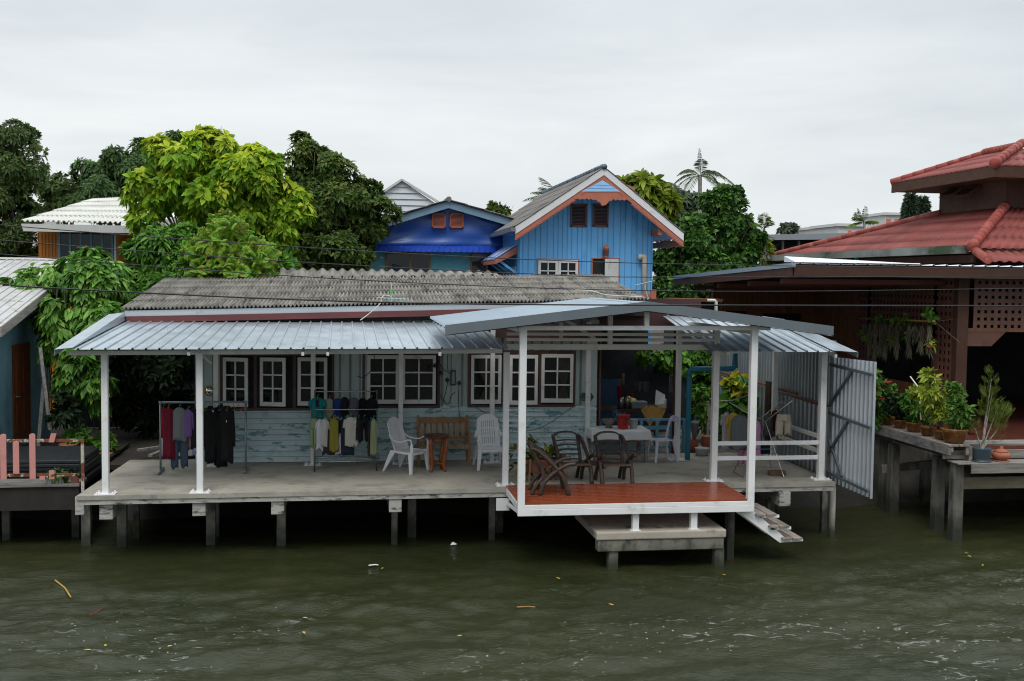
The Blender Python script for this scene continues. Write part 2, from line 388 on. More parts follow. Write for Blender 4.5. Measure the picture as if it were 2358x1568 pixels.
def water_mat():
    t = NT('murky_canal_water')
    base = t.ramp(t.noise(.35, 4), [(.3, (.020, .025, .010)), (.7, (.033, .037, .015))])
    # foam flecks carried on the surface
    area = t.ramp(t.noise(.28, 3, .5, (1, 1.4, 1), (2.2, 5.1, 0)), [(.47, 0), (.60, 1)])
    vo = t.n.new('ShaderNodeTexVoronoi'); vo.inputs['Scale'].default_value = 7.5
    t.link(t.tc.outputs['Object'], vo.inputs['Vector'])
    sp = t.ramp(vo.outputs['Distance'], [(.07, 1), (.12, 0)])
    st = t.ramp(t.noise(2.4, 8, .7, (1, 2.6, 1), (1, 7, 0), dist=1.4), [(.585, 0), (.64, 1)])
    fo = t.math('MULTIPLY', area, t.math('MAXIMUM', sp, t.math('MULTIPLY', st, .55)))
    near = t.n.new('ShaderNodeSeparateXYZ'); t.link(t.tc.outputs['Object'], near.inputs[0])
    nr = t.n.new('ShaderNodeMapRange'); nr.inputs[1].default_value = -1.2; nr.inputs[2].default_value = -4.5; nr.inputs[3].default_value = 0; nr.inputs[4].default_value = .85
    t.link(near.outputs['Y'], nr.inputs[0])
    fo = t.math('MULTIPLY', fo, nr.outputs[0])
    t.link(t.mix(fo, base, (.42, .45, .42)), t.p.inputs['Base Color'])
    t.p.inputs['Roughness'].default_value = .08; t.p.inputs['IOR'].default_value = 1.333; t.p.inputs['Specular IOR Level'].default_value = .5
    h = t.math('ADD', t.noise(4, 6, .65, (1, 2.4, 1), dist=.6), t.math('MULTIPLY', t.noise(15, 4, .6, (1, 2.2, 1)), .45))
    t.bump(h, .75, .03)
    M['water'] = t.m
water_mat(); water()
def far_water():
    b = MB(); b.box((-160, -120, -1.6), (160, 4.9, -1.35)); tag(b.build('canal_bed', M['mud']), kind='structure')
far_water()
b = MB(); b.box((-300, 5.0, -1.6), (300, 700, -.16)); tag(b.build('ground', M['soil']), kind='structure')
b = MB(); b.grid(lambda u, v: (lerp(-40, 60, u), lerp(2.4, 4.85, v)+.15*math.sin(u*170), lerp(-1.6, -.16, v)+.05*math.sin(u*90+v*7)), 160, 6)
tag(b.build('mud_bank', M['mud'], smooth=True), kind='structure')
M['pilepale'] = pm('pale_pile', (.26, .25, .215), .25, 3, (2, 2, .6), rough=.9, patch=((.07, .07, .055), 2.2, .48, .60, (1, 1, .6)), bump=.5, bscale=14)
M['concw'] = pm('landing_concrete', (.40, .355, .295), .14, 2, rough=.85, patch=((.10, .10, .085), 2.6, .56, .68, (1, 1, 2)), grime=((.24, .15, .09), 4, .66, .78), bump=.3)
M['rustrail'] = pm('rusted_rail', (.17, .065, .035), .35, 9, rough=.85, bump=.3)
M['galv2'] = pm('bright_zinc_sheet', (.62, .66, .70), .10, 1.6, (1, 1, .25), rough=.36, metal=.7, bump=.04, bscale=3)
M['greytrim2'] = pm('grey_steel_bar', (.115, .14, .16), .12, 4, rough=.4, metal=.3)
M['fasciapale'] = pm('pale_fascia', (.46, .50, .53), .07, 3, (.4, 1, 1), rough=.6, grime=((.25, .26, .27), 4, .6, .8, (.5, 1, 1)))
M['curtain2'] = pm('brown_curtain', (.085, .072, .055), .15, 6, (8, 8, .3), rough=.9)
M['houseblue2'] = pm('blue_board_joint', (.085, .29, .60), .1, 3, rough=.6)  # darker blue for the lines between wall boards
M['asb2'] = pm('dark_fibre_roof', (.16, .15, .14), .25, 1.2, rough=.9, patch=((.08, .078, .075), 1.4, .5, .68, (1, 1, 1)), bump=.3, bscale=30)
M['ridgeblue'] = pm('mottled_ridge', (.10, .16, .22), .3, 5, rough=.7, patch=((.04, .045, .05), 6, .48, .58, (1, 1, 1)))
M['soffit2'] = pm('pale_barge', (.66, .66, .66), .06, 2, rough=.6, grime=((.42, .40, .38), 3, .6, .8))
M['salmondark'] = pm('dark_terracotta', (.17, .055, .035), .12, 4, rough=.6)
M['salmonmid'] = pm('rust_louvre', (.34, .095, .05), .12, 4, rough=.55)
M['bluemetal2'] = pm('blue_white_sheet', (.05, .15, .45), .2, 2, rough=.4, patch=((.62, .68, .72), 3.5, .50, .55, (.2, 2, .2)))
M['fasciadark'] = pm('slate_eave', (.06, .075, .09), .15, 2, rough=.7)
M['orange2'] = pm('orange_joint', (.26, .07, .01), .1, 3, rough=.7)
M['farroof'] = pm('far_pale_tiles', (.60, .64, .66), .04, 1, rough=.7)
M['glassd'] = glass('dark_glass', .96, (.014, .018, .022))
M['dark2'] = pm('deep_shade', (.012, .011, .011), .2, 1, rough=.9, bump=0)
M['greywood2'] = wood('grey_barge_wood', (.30, .28, .25), (.17, .16, .15), 5, (3, .3, 3), .85, .3)
M['greywood3'] = wood('yellowed_plank', (.26, .22, .15), (.16, .13, .09), 3, (.4, 3, 2), .85, .3)
M['greywoodedge'] = wood('split_edge_board', (.20, .19, .18), (.09, .088, .085), 4, (3, 1.2, 3), .85, .4)
M['darkwood2'] = wood('brown_deck_wood', (.055, .030, .020), (.03, .018, .014), 5, (.3, 3, 3), .7, .3)
M['zincw'] = pm('bright_zinc_roof', (.84, .86, .88), .04, 2, rough=.3, metal=.3, bump=0)
M['gutterblue'] = pm('blue_grey_flashing', (.26, .32, .37), .08, 2, rough=.5, metal=.2)
M['shedorange'] = pm('rust_orange_roof', (.15, .045, .014), .2, 3, rough=.7)
M['benchgrey'] = wood('greyed_bench_wood', (.29, .25, .19), (.20, .13, .08), 6, (3, .4, 3), .8, .3)
M['benchslat'] = wood('faded_bench_slat', (.35, .27, .19), (.40, .21, .07), 4, (3, 3, .6), .75, .3)
M['wcloth'] = pm('white_cotton', (.72, .73, .74), .04, 4, rough=.85, bump=.1)
M['redplastic'] = pm('red_plastic', (.50, .022, .015), .06, 4, rough=.35, bump=0)
M['redprint'] = pm('dark_red_print', (.14, .012, .012), .1, 6, rough=.5)
M['pailgrey'] = pm('grey_white_plastic', (.36, .38, .37), .1, 6, rough=.5)
M['yellowp'] = pm('yellow_plastic', (.45, .36, .02), .1, 4, rough=.4)
M['tubgrey'] = pm('cloudy_plastic', (.22, .25, .28), .1, 4, rough=.4)
M['straw'] = pm('dry_straw', (.42, .26, .06), .25, 12, rough=.8)
M['bluewood2'] = pm('dark_blue_cupboard', (.02, .06, .14), .2, 4, rough=.6)
M['signgreen'] = pm('green_enamel', (.012, .09, .05), .1, 5, rough=.4)
M['signpale'] = pm('worn_pale_letters', (.14, .19, .14), .3, 30, rough=.6)
M['greycable'] = pm('grey_cable', (.13, .12, .11), .1, 3, rough=.6, bump=0)
M['terracotta2'] = pm('brown_planter', (.20, .065, .035), .2, 4, rough=.7, grime=((.10, .04, .025), 5, .55, .75))
M['slatepot'] = pm('slate_blue_pot', (.045, .07, .09), .1, 5, rough=.5)
M['bamboo'] = pm('yellow_bamboo', (.38, .24, .05), .2, 8, rough=.5)
M['antblue'] = pm('pale_blue_paint', (.35, .52, .56), .05, 5, rough=.5)
M['antgreen'] = pm('green_clip', (.08, .40, .08), .05, 5, rough=.5)
M['leaffloat'] = pm('yellow_dead_leaf', (.52, .34, .03), .3, 15, rough=.6)
M['board_dim'] = pm('board_joint', (.19, .235, .24), .1, 3, rough=.7)

def waterline(m, z0, z1, c=(.022, .026, .016)):
    """dark wet band with a ragged edge where piles stand in the tide"""
    nt_ = m.node_tree; p = nt_.nodes['Principled BSDF']; src = p.inputs['Base Color'].links[0].from_socket
    ge = nt_.nodes.new('ShaderNodeNewGeometry'); sp = nt_.nodes.new('ShaderNodeSeparateXYZ'); nt_.links.new(ge.outputs['Position'], sp.inputs[0])
    nz_ = nt_.nodes.new('ShaderNodeTexNoise'); nz_.inputs['Scale'].default_value = 6; nt_.links.new(ge.outputs['Position'], nz_.inputs['Vector'])
    ad = nt_.nodes.new('ShaderNodeMath'); ad.operation = 'MULTIPLY_ADD'; ad.inputs[1].default_value = .35; nt_.links.new(nz_.outputs[0], ad.inputs[0]); nt_.links.new(sp.outputs['Z'], ad.inputs[2])
    mr = nt_.nodes.new('ShaderNodeMapRange'); mr.inputs[1].default_value = z0+.17; mr.inputs[2].default_value = z1+.17; mr.inputs[3].default_value = .92; mr.inputs[4].default_value = 0; nt_.links.new(ad.outputs[0], mr.inputs[0])
    mx_ = nt_.nodes.new('ShaderNodeMix'); mx_.data_type = 'RGBA'; mx_.inputs[7].default_value = (*c, 1); nt_.links.new(mr.outputs[0], mx_.inputs[0]); nt_.links.new(src, mx_.inputs[6]); nt_.links.new(mx_.outputs[2], p.inputs['Base Color'])
for k, a, b_ in (('pilepale', -1.0, -.6), ('conc_dark', -1.05, -.72), ('pile', -.85, -.55)): waterline(M[k], a, b_)
M['screwpale'] = pm('deck_screw_heads', (.34, .17, .12), .1, 3, rough=.5)
M['blackwood'] = pm('near_black_wood', (.022, .017, .014), .3, 3, rough=.7)  # near-black wood for the left deck boards and front beam
M['slatwall'] = pm('lightened_timber_slats', (.25, .105, .048), .25, 3, (3, 3, .3), rough=.65, spec=.2, bump=.2)  # lighter copy of the brown slats, painting light the roofed wall lacks
M['latticeside'] = pm('lightened_lattice', (.20, .085, .055), .2, 3, rough=.6, spec=.2)  # lighter lattice copy; light under the roof is put into its colour
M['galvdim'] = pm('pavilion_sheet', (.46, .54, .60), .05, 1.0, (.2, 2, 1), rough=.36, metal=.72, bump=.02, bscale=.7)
M['redboardshade'] = pm('shaded_maroon_board', (.045, .016, .015), .2, 3, (.3, 1, 1), rough=.6)  # darker copy of the maroon board; roof shade put into its colour
# ================================================================== concrete deck
def pts2(l): return [V(p) for p in l]
T = thing('concrete_deck', 'long grey concrete veranda slab standing on piles over the canal', 'deck', (6.7, 1.5, 0))
b = MB()
def slab(u, v):
    y = lerp(0.0+.012*math.sin(u*60)+.10*u, 3.35, v); x = lerp(lerp(0.02, .12, v), 13.5, u)
    return (x, y, 0)
def slabbox(b, z0, z1, inset=0.0, n=60, jit=.0):
    top = [(lerp(0+inset, 13.46-inset, i/n), .0+.10*i/n+inset+random.uniform(-jit, jit)) for i in range(n+1)]
    poly = [(x, y, z0) for x, y in top]+[(13.5-inset, 3.6, z0), (.16+inset, 3.6, z0)]
    b.prism(poly, (0, 0, z1-z0))
slabbox(b, -.075, 0, 0, jit=.006); b.build('slab', M['concrete'], T)
b = MB(); slabbox(b, -.16, -.0755, .02, jit=.004); b.build('slab_edge', M['conc_edge'], T)
for u in (243, 457, 638, 909, 1805):
    p = gy(u, 1175, 0.1)
    b = MB(); b.box((p.x-.10, p.y-.02, -.43 if u < 300 or u > 1700 else -.40), (p.x+.12, 3.2, -.162)); b.build('cross_beam', M['conc_edge'], T, bevel=.012)
b = MB(); b.box((.5, 2.2, -.36), (13.2, 2.4, -.165)); b.box((.5, .85, -.30), (13.2, 1.0, -.165)); b.build('long_beam', M['conc_dark'], T)
b = MB(); b.box((-.03, .02, -.33), (.11, .16, -.02)); b.build('edge_upright', M['conc_edge'], T, bevel=.01)
for i, (u, vb, y) in enumerate([(282, 1258, 1.0), (315, 1250, 1.7), (486, 1258, 1.0), (498, 1248, 1.7), (648, 1256, .85), (908, 1258, .8), (948, 1254, 1.25), (1132, 1250, .85), (1148, 1245, 1.5), (1895, 1200, .85), (1772, 1235, .75), (1790, 1215, 1.6), (200, 1240, 1.3)]):
    p = gy(u, 1220, y); r = .085 if i % 2 == 0 else .06
    b = MB(); b.hexa([(p.x-r, y-r, -2), (p.x+r, y-r, -2), (p.x+r, y+r, -2), (p.x-r, y+r, -2), (p.x-r*.9, y-r*.9, -.17), (p.x+r*.9, y-r*.9, -.17), (p.x+r*.9, y+r*.9, -.17), (p.x-r*.9, y+r*.9, -.17)])
    b.build('pile', M['pilepale'], T, bevel=.01)
# ================================================================== posts helper
def post(parent, x, y, z0, z1, w=.105, plate=True, name='post'):
    b = MB(); b.box((x-w/2, y-w/2, z0), (x+w/2, y+w/2, z1)); o = b.build(name, M['white'], parent, bevel=.006)
    if plate:
        b = MB(); s = .17
        b.box((x-s, y-s*.75, z0-.002), (x+s, y+s*.75, z0+.014))
        for i in (-1, 1):
            for j in (-1, 1): b.lathe((x+i*s*.75, y+j*s*.5, z0+.014), [(.016, 0), (.016, .022), (.008, .03)], 8)
        q = b.build('base_plate', M['white'], o)
    return o
# ================================================================== veranda awning (left) with its posts
A = thing('veranda_awning', 'ribbed metal awning sloping from the grey roofed house over clothes racks', 'awning', (3.5, 1.5, 0))
b = MB()
FL, FR = gy(125, 805, -.32), gy(1172, 804, -.20)
BL, BR = gy(252, 728, 2.8), gy(1062, 742, 2.8)
FL2 = Vector((FL.x+.26, FL.y, FL.z)); BL2 = gy(287, 741, 2.8)
BRx = Vector((7.05, 2.8, 2.82)); FR.z = FL.z+.03
corrugated(b, FL2, FR, BL2, BRx, .213, .028, prof='trap', nv=2)
b.build('roof_sheet', M['galv'], A, solid=.004)
b = MB(); b.add([FL, FL2+Vector((.02, 0, .031)), BL2+Vector((.02, 0, .031)), gy(287, 719, 2.8)+Vector((0, 0, 0)), gy(250, 724, 2.8)], [(0, 1, 2, 3, 4)])
b.add([FL, FL+Vector((0, 0, -.10)), gy(250, 724, 2.8)+Vector((0, 0, -.10)), gy(250, 724, 2.8)], [(0, 1, 2, 3)])
b.build('edge_flashing', M['galv'], A, solid=.004)
b = MB()
for i in range(36):
    for j, t in enumerate((.12, .62)):
        p = bil(FL2, FR, BL2, BRx, (i+.5)/36*1.0, t); b.lathe((p.x, p.y, p.z+.026), [(.008, 0), (.005, .008)], 5)
b.build('screws', M['greytrim'], A)
b = MB(); b.bar((FL.x+.12, .13, 2.385), (FR.x-.05, .30, 2.42), .06, .075); b.build('front_beam', M['white'], A, bevel=.004)
b = MB(); b.bar((FL.x+.3, 2.75, 2.72), (FR.x-.05, 2.85, 2.72), .05, .06); b.build('rear_beam', M['cream'], A)
for u in (770/1.387/1.7371*1.0, 0, 0)[:0]: pass
for u in (755, 1012, 437, 698):
    x = gy(u, 815, -.1).x
    b = MB(); b.bar((x, -.22, 2.40), (x, 2.75, 2.745), .045, .06); b.build('rafter', M['white'], A)
for u, v in ((244, 1137), (460, 1135), (1163, 1117)):
    p = gz(u, v, 0); y = max(.14, p.y); post(A, p.x, y, 0, 2.40)
p = gz(496, 1072, 0); b = MB(); b.bar((p.x-.05, 2.72, 2.0), (p.x-.75, 2.72, 2.62), .04, .04); b.build('brace', M['cream'], A)
for u, v in ((496, 1075), (720, 1073), (921, 1064), (1130, 1062)):
    p = gz(u, v, 0); post(A, p.x, 2.78, 0, 2.70, .09)
# ================================================================== landing pavilion (white steel frame, red deck)
Pv = thing('boat_landing_pavilion', 'white steel pavilion with a low gabled roof and red plank deck', 'pavilion', (9.3, -.6, 0))
XL, XR, YF = 7.30, 11.24, -1.35
AP = gy(1490, 700, -1.62); EL = gy(1025, 755, -1.62); ER = gy(1918, 757, -1.62)
def roofz(x): return lerp(EL.z, AP.z, (x-EL.x)/(AP.x-EL.x)) if x < AP.x else lerp(AP.z, ER.z, (x-AP.x)/(ER.x-AP.x))
YB = 1.75
RB = Vector((AP.x, 2.55, AP.z)); b = MB()
corrugated(b, (EL.x, -1.62, EL.z+.01), (EL.x, YB, EL.z+.03), (AP.x, -1.62, AP.z), (AP.x, 2.55, AP.z), .17, .034, prof='trap', nv=2); b.build('roof_sheet', M['galvdim'], Pv, solid=.004)
b = MB(); corrugated(b, (ER.x, -1.62, ER.z), (ER.x, YB-.3, ER.z), (AP.x, -1.62, AP.z), (AP.x, 2.55, AP.z), .155, .02, prof='trap', nv=2); b.build('roof_sheet', M['galv'], Pv, solid=.004)
b = MB(); b.bar((AP.x, -1.6, AP.z+.018), (AP.x, 2.6, AP.z+.018), .30, .006); b.build('ridge_cap', M['galv'], Pv)
b = MB()
for p, q in ((EL, AP), (AP, ER)):
    p, q = V(p), V(q)
    P = [p+Vector((0, -.03, -.11)), q+Vector((0, -.03, -.11)), q+Vector((0, 0, -.11)), p+Vector((0, 0, -.11)), p+Vector((0, -.03, .045)), q+Vector((0, -.03, .045)), q+Vector((0, 0, .045)), p+Vector((0, 0, .045))]
    b.hexa(P)
    b.hexa([a+Vector((0, .02, -.015)) if i < 4 else a+Vector((0, .13, -.158)) for i, a in enumerate(P)])
b.build('fascia', M['greytrim'], Pv)
b = MB()
for y in (-1.2, -.5, .3, 1.0, 1.6):
    b.bar((EL.x+.08, y, EL.z-.035), (AP.x, y, AP.z-.035), .05, .05); b.bar((AP.x, y, AP.z-.035), (ER.x-.08, y, ER.z-.035), .05, .05)
b.build('purlins', M['greytrim2'], Pv)
for x in (XL, XR): post(Pv, x, YF, -.14, roofz(x)-.06, .115, plate=False)
b = MB(); b.bar((XL-.02, YF, 2.91), (11.52, YF, 2.93), .06, .075); b.build('front_tie_beam', M['white'], Pv, bevel=.004)
b = MB(); b.box((9.33, YF-.03, 2.955), (9.41, YF+.03, AP.z-.06)); b.build('king_post', M['white'], Pv)
for x in (XL, XR):
    b = MB(); b.bar((x, YF+.06, 2.86), (x, 2.8, 2.86), .06, .075); b.build('side_beam', M['cream'], Pv)
# rear frame over deck edge
XP4 = gz(1644, 1108, 0); XP5 = gz(1890, 1104, 0); XPL = gz(1163, 1117, 0)
yb = .36
for z, h in ((2.725, .055), (2.625, .055), (2.495, .10)):
    b = MB(); b.bar((XPL.x, yb, z), (XP4.x, yb, z), .055, h); b.build('rear_rail_beam', M['cream'], Pv, bevel=.004)
b = MB()
b.box((9.13, yb-.035, 2.55), (9.21, yb+.035, 3.28)); b.box((8.42, yb+.9, 2.55), (8.48, yb+.96, 3.15)); b.bar((8.45, 1.3, 3.0), (9.1, 1.3, 2.6), .05, .06); b.build('king_post', M['cream'], Pv)
post(Pv, XP4.x, .44, 0, 2.9, .115); post(Pv, XP5.x, .42, 0, 2.42, .115)
for u, v in ((1352, 1057), (1560, 1060), (1782, 1053)):
    p = gz(u, v, 0); post(Pv, p.x, min(3.2, p.y+.05), 0, 2.85, .10)
b = MB(); b.bar((9.4, 3.1, 2.85), (13.2, 3.1, 2.75), .06, .08); b.build('rear_beam', M['cream'], Pv)
# red deck
b = MB(); nb = 13; y0, y1 = YF-.035, .20
for i in range(nb):
    a = lerp(y0, y1, i/nb); c = lerp(y0, y1, (i+1)/nb)
    b.box((XL-.03 if a > YF+.1 else XL+.06, a+.007, .0), (XR+.01 if a > YF+.1 else XR-.06, c-.007, .028+random.uniform(-.001, .001)))
b.build('deck_boards', M['redwood'], Pv, bevel=.004)
b = MB()
for k in range(8):
    x = lerp(XL+.25, XR-.2, k/7)
    for i in range(nb):
        for dx in (0, .012):
            y = lerp(y0, y1, (i+.5)/nb); b.box((x-.004+dx*(i % 2), y-.006, .0265), (x+.004+dx*(i % 2), y+.006, .0292))
b.build('deck_screws', M['screwpale'], Pv)
b = MB(); b.box((XL-.058, YF-.058, -.185), (XR+.058, YF+.03, -.075)); b.box((XL-.04, YF-.05, -.072), (XR+.04, YF+.03, -.004)); b.build('front_edge_beam', M['white'], Pv, bevel=.005)
for x in (XL-.02, XR+.02):
    b = MB(); b.bar((x, YF+.04, -.06), (x, .16, -.06), .05, .11); b.bar((x, YF+.04, -.135), (x, .05, -.27), .045, .06); b.build('side_bracket', M['white'], Pv, bevel=.004)
    b = MB(); b.box((x-.20 if x < 9 else x-.05, -.004+.06, -.40), (x+.04 if x < 9 else x+.2, .012+.06, -.18)); b.build('fixing_plate', M['white'], Pv)
for u in (1462, 1596):
    p = gy(u, 1232, -1.28)
    b = MB(); b.box((p.x-.055, -1.33, -.484), (p.x+.055, -1.22, -.187)); o = b.build('leg', M['white'], Pv, bevel=.004)
    b = MB(); b.box((p.x-.09, -1.345, -.49), (p.x+.09, -1.20, -.478)); b.build('base_plate', M['white'], o)
# balustrade at right
for z in (.70, .42):
    b = MB(); b.bar((XP4.x+.06, .44, z), (XP5.x-.06, .42, z), .05, .075); b.build('rail', M['white'], Pv, bevel=.004)
    b = MB(); b.bar((XP5.x, .48, z+.1), (XP5.x, 3.15, z+.1), .05, .075); b.build('rail', M['cream'], Pv, bevel=.004)
# ================================================================== right awning
R = thing('side_awning', 'ribbed metal awning over the clothes dryer beside the zinc fence', 'awning', (12.4, 1.5, 2.7))
FRr = gy(1976, 811, -.15); FLr = Vector((10.9, -.15, 2.455)); BLr = Vector((10.9, 2.9, 2.98)); BRr = gy(1760, 730, 3.0); BRr.x = 13.5
b = MB(); FRs = Vector((13.25, FRr.y, FRr.z)); BRs = Vector((13.1, 2.95, 2.96))
corrugated(b, FLr, FRs, BLr, BRs, .21, .028, prof='trap', nv=2); b.build('roof_sheet', M['galv'], R, solid=.004)
b = MB(); b.add([FRs+Vector((-.03, 0, .03)), FRr+Vector((0, 0, .0)), (13.55, 2.95, 2.93), BRs+Vector((-.03, 0, .03))], [(0, 1, 2, 3)])
b.add([FRr, FRr+Vector((0, 0, -.10)), (13.55, 2.95, 2.83), (13.55, 2.95, 2.93)], [(0, 1, 2, 3)]); b.build('edge_flashing', M['galv'], R, solid=.004)
b = MB(); b.bar((11.0, .40, 2.50), (13.45, .40, 2.45), .06, .07); b.build('front_beam', M['white'], R)
b = MB(); b.bar((11.25, -.1, 2.41), (11.25, 2.9, 2.92), .05, .06); b.bar((13.3, -.1, 2.37), (13.3, 2.9, 2.88), .05, .06); b.build('rafters', M['cream'], R)
# ================================================================== concrete landing
L = thing('concrete_landing', 'low concrete landing block on two stub legs under the red deck', 'landing', (9.7, -.7, -.6))
F1, F2 = gy(1374, 1236, -1.4), gy(1673, 1226, -1.4); zt = -.485
b = MB(); b.hexa([(F1.x, -1.40, -.62), (F2.x, -1.40, -.62), (F2.x+.02, .3, -.62), (F1.x-.02, .3, -.62), (F1.x, -1.40, zt), (F2.x, -1.40, zt), (F2.x+.02, .3, zt), (F1.x-.02, .3, zt)])
b.build('slab', M['concw'], L, bevel=.02)
b = MB(); b.box((F1.x+.03, -1.375, -.82), (F2.x-.03, -1.15, -.6205)); b.build('beam', M['conc_dark'], L, bevel=.015)
for u in (1411, 1655):
    x = gy(u, 1300, -1.3).x
    b = MB(); b.box((x-.085, -1.34, -2), (x+.085, -1.17, -.8205)); b.build('leg', M['conc_dark'], L, bevel=.015)
b = MB(); b.box((11.0, -.95, -2), (11.13, -.82, -.22)); b.build('mooring_post', M['pile'], None, bevel=.01, label='rough timber mooring post between the landing block and white steps', cat='post')
# ================================================================== steps
S = thing('landing_steps', 'white steel stair with three pairs of grey wooden treads', 'steps', (11.6, -.9, -.5))
for y in (-1.28, -.62):
    b = MB(); d = .03
    pr = [(11.02, -.19), (11.30, -.19), (11.60, -.19), (11.60, -.235), (11.42, -.235), (11.62, -.415), (11.90, -.415), (11.90, -.46), (11.72, -.46), (11.92, -.64), (12.20, -.64), (12.20, -.70), (11.80, -.70)]
    # stringer outline: diagonal plate with three horizontal tread arms
    b.prism([(11.00, y, -.17), (11.82, y, -.76), (12.24, y, -.745), (12.24, y, -.705), (11.93, y, -.705), (11.86, y, -.63)] + [(11.98, y, -.555), (11.98, y, -.505)][:0] + [(11.30, y, -.17)], (0, d, 0))
    b.box((11.45, y, -.325), (11.80, y+d, -.28)); b.box((11.66, y, -.535), (12.02, y+d, -.49))
    b.build('stringer', M['white'], S)
for i, (x, z) in enumerate(((11.36, -.275), (11.60, -.485), (11.84, -.70))):
    for k in range(2):
        b = MB(); b.box((x+k*.19, -1.36, z), (x+k*.19+.17, -.45, z+.035)); b.build('tread', M['greywood'], S, bevel=.006)
# ================================================================== zinc fence and gate
Z = thing('zinc_fence', 'tall dull corrugated zinc fence with rusty rails along the deck end', 'fence', (13.6, 3, 0))
b = MB()
def ribwall(b, x, ya, yb, z0, z1a, z1b, pitch=.2, amp=.03, z0b=None):
    n = max(1, round(abs(yb-ya)/pitch)); ys = []
    for k in range(n):
        for t, h in ((0, 0), (.55, 0), (.65, 1), (.9, 1)): ys.append((lerp(ya, yb, (k+t)/n), h, (k+t)/n))
    ys.append((yb, 0, 1)); base = len(b.v); z0b = z0 if z0b is None else z0b
    for y, h, t in ys: b.v += [(x-amp*h, y, lerp(z0, z0b, t)), (x-amp*h, y, lerp(z1a, z1b, t))]
    for i in range(len(ys)-1): a = base+i*2; b.f.append((a, a+2, a+3, a+1))
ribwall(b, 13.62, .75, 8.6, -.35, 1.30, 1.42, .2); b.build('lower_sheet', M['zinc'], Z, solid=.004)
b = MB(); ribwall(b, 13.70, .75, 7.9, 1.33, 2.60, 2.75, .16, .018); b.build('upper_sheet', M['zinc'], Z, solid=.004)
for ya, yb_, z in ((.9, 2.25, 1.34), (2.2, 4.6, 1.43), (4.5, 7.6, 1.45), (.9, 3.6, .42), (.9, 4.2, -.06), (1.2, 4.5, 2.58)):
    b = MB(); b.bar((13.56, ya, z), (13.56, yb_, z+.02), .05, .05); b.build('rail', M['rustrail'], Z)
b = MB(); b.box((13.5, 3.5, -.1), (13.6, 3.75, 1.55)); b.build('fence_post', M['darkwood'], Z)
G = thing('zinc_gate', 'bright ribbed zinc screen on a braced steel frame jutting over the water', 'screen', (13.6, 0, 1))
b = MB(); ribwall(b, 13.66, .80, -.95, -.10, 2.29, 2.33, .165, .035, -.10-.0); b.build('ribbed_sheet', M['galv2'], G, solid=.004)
for z0, z1 in ((2.15, 2.10), (1.22, 1.16), (.08, .03)):
    b = MB(); b.bar((13.59, .75, z0), (13.59, -.95, z1), .05, .055); b.build('frame_rail', M['greytrim2'], G)
for p, q in (((13.59, .72, 1.38), (13.59, -.15, 2.08)), ((13.59, .72, .45), (13.59, -.05, 1.15)), ((13.59, .72, .70), (13.59, .12, .1))):
    b = MB(); b.bar(p, q, .04, .05); b.build('brace', M['greytrim2'], G)
b = MB(); b.lathe((13.60, .50, -2), [(.06, 0), (.055, 1.84)], 12); b.build('fence_pile', M['pilepale'], None, smooth=True, label='round concrete pile below the deck corner by the zinc screen', cat='pile')
# ================================================================== main house
H = thing('riverside_house', 'pale blue timber house with a grey corrugated roof behind the veranda', 'house', (5.5, 5, 0))
WX0, WX1, WY = 1.50, 9.57, 3.10
b = MB(); n = 10; hb = 1.10/n
for i in range(n):
    z = i*hb+.01
    b.prism([(WX0, WY, z), (WX0, WY-.034, z), (WX0, WY-.006, z+hb-.009), (WX0, WY, z+hb-.009)], (WX1-WX0, 0, 0))
b.build('clapboard_wall', M['clap'], H)
b = MB(); b.box((WX0, WY+.004, 1.10), (WX1, WY+.12, 3.05));
b.box((WX0, WY+.12, 0), (WX0+.1, 7.5, 3.05)); b.box((WX1-.1, WY+.12, 0), (WX1, 7.5, 3.05)); b.box((WX0, 7.4, 0), (WX1, 7.5, 3.3))
b.build('wall', M['board_blue'], H)
b = MB(); x = WX0+.12
while x < WX1: b.box((x, WY-.010, 1.105), (x+.045, WY+.003, 2.95)); x += .205
b.build('batten_strips', M['board_dim'], H)
b = MB(); b.box((WX0, WY+.003, 0), (WX1, WY+.10, 1.1)); b.build('lap_shade_backing', M['void'], H)  # dark backing paints the lap shade in the gaps between clapboards
for x in (WX0, 4.72, 6.55, WX1-.14):
    b = MB(); b.box((x, WY-.02, 1.105), (x+.14, WY+.002, 2.95)); b.build('wall_post', M['board_blue'], H)
E1, E2 = gy(278, 713, 2.75), gy(1489, 690, 2.75); R1, R2 = gy(383, 641, 7.6), gy(1405, 633, 7.6)
E2.x = 10.55; R2.x = 10.72
b = MB(); corrugated(b, E1, E2, R1, R2, .078, .027, rows=5, lap=.020, seg=8, jit=.006, nv=1)
b.build('roof', M['asb'], H, smooth=True, solid=.006)
b = MB(); b.hexa([Vector((p.x, p.y+dy, p.z-.03+dz)) for dz in (-.3, -.02) for p, dy in ((E1, .12), (E2, .12), (R2, -.1), (R1, -.1))]); b.build('roof_structure', M['dark'], H)
b = MB()
for i in range(26):
    t0, t1 = i/26, (i+1)/26
    if i < 25: pass
b = MB(); u0, u1 = gy(640, 640, 7.75), gy(1150, 634, 7.75); w0, w1 = gy(645, 619, 8.6), gy(1140, 626, 8.6)
corrugated(b, u0, u1, w0, w1, .245, .035, rows=1, seg=12, nv=2); b.build('ridge_sheet', M['asb'], H, smooth=True, solid=.008)
b = MB(); b.bar(E1+Vector((.06, .05, -.075)), E2+Vector((-.06, .05, -.075)), .03, .11); b.build('fascia_board', M['fasciapale'], H)
b = MB(); b.bar(E1+Vector((.10, .03, -.19)), E2+Vector((-.3, .03, -.19)), .05, .12); b.build('gutter_board', M['redboard'], H)
b = MB(); b.box((WX0+.3, 5.0, .2), (WX1-.3, 5.1, 2.9)); b.build('inner_partition', M['void'], H)
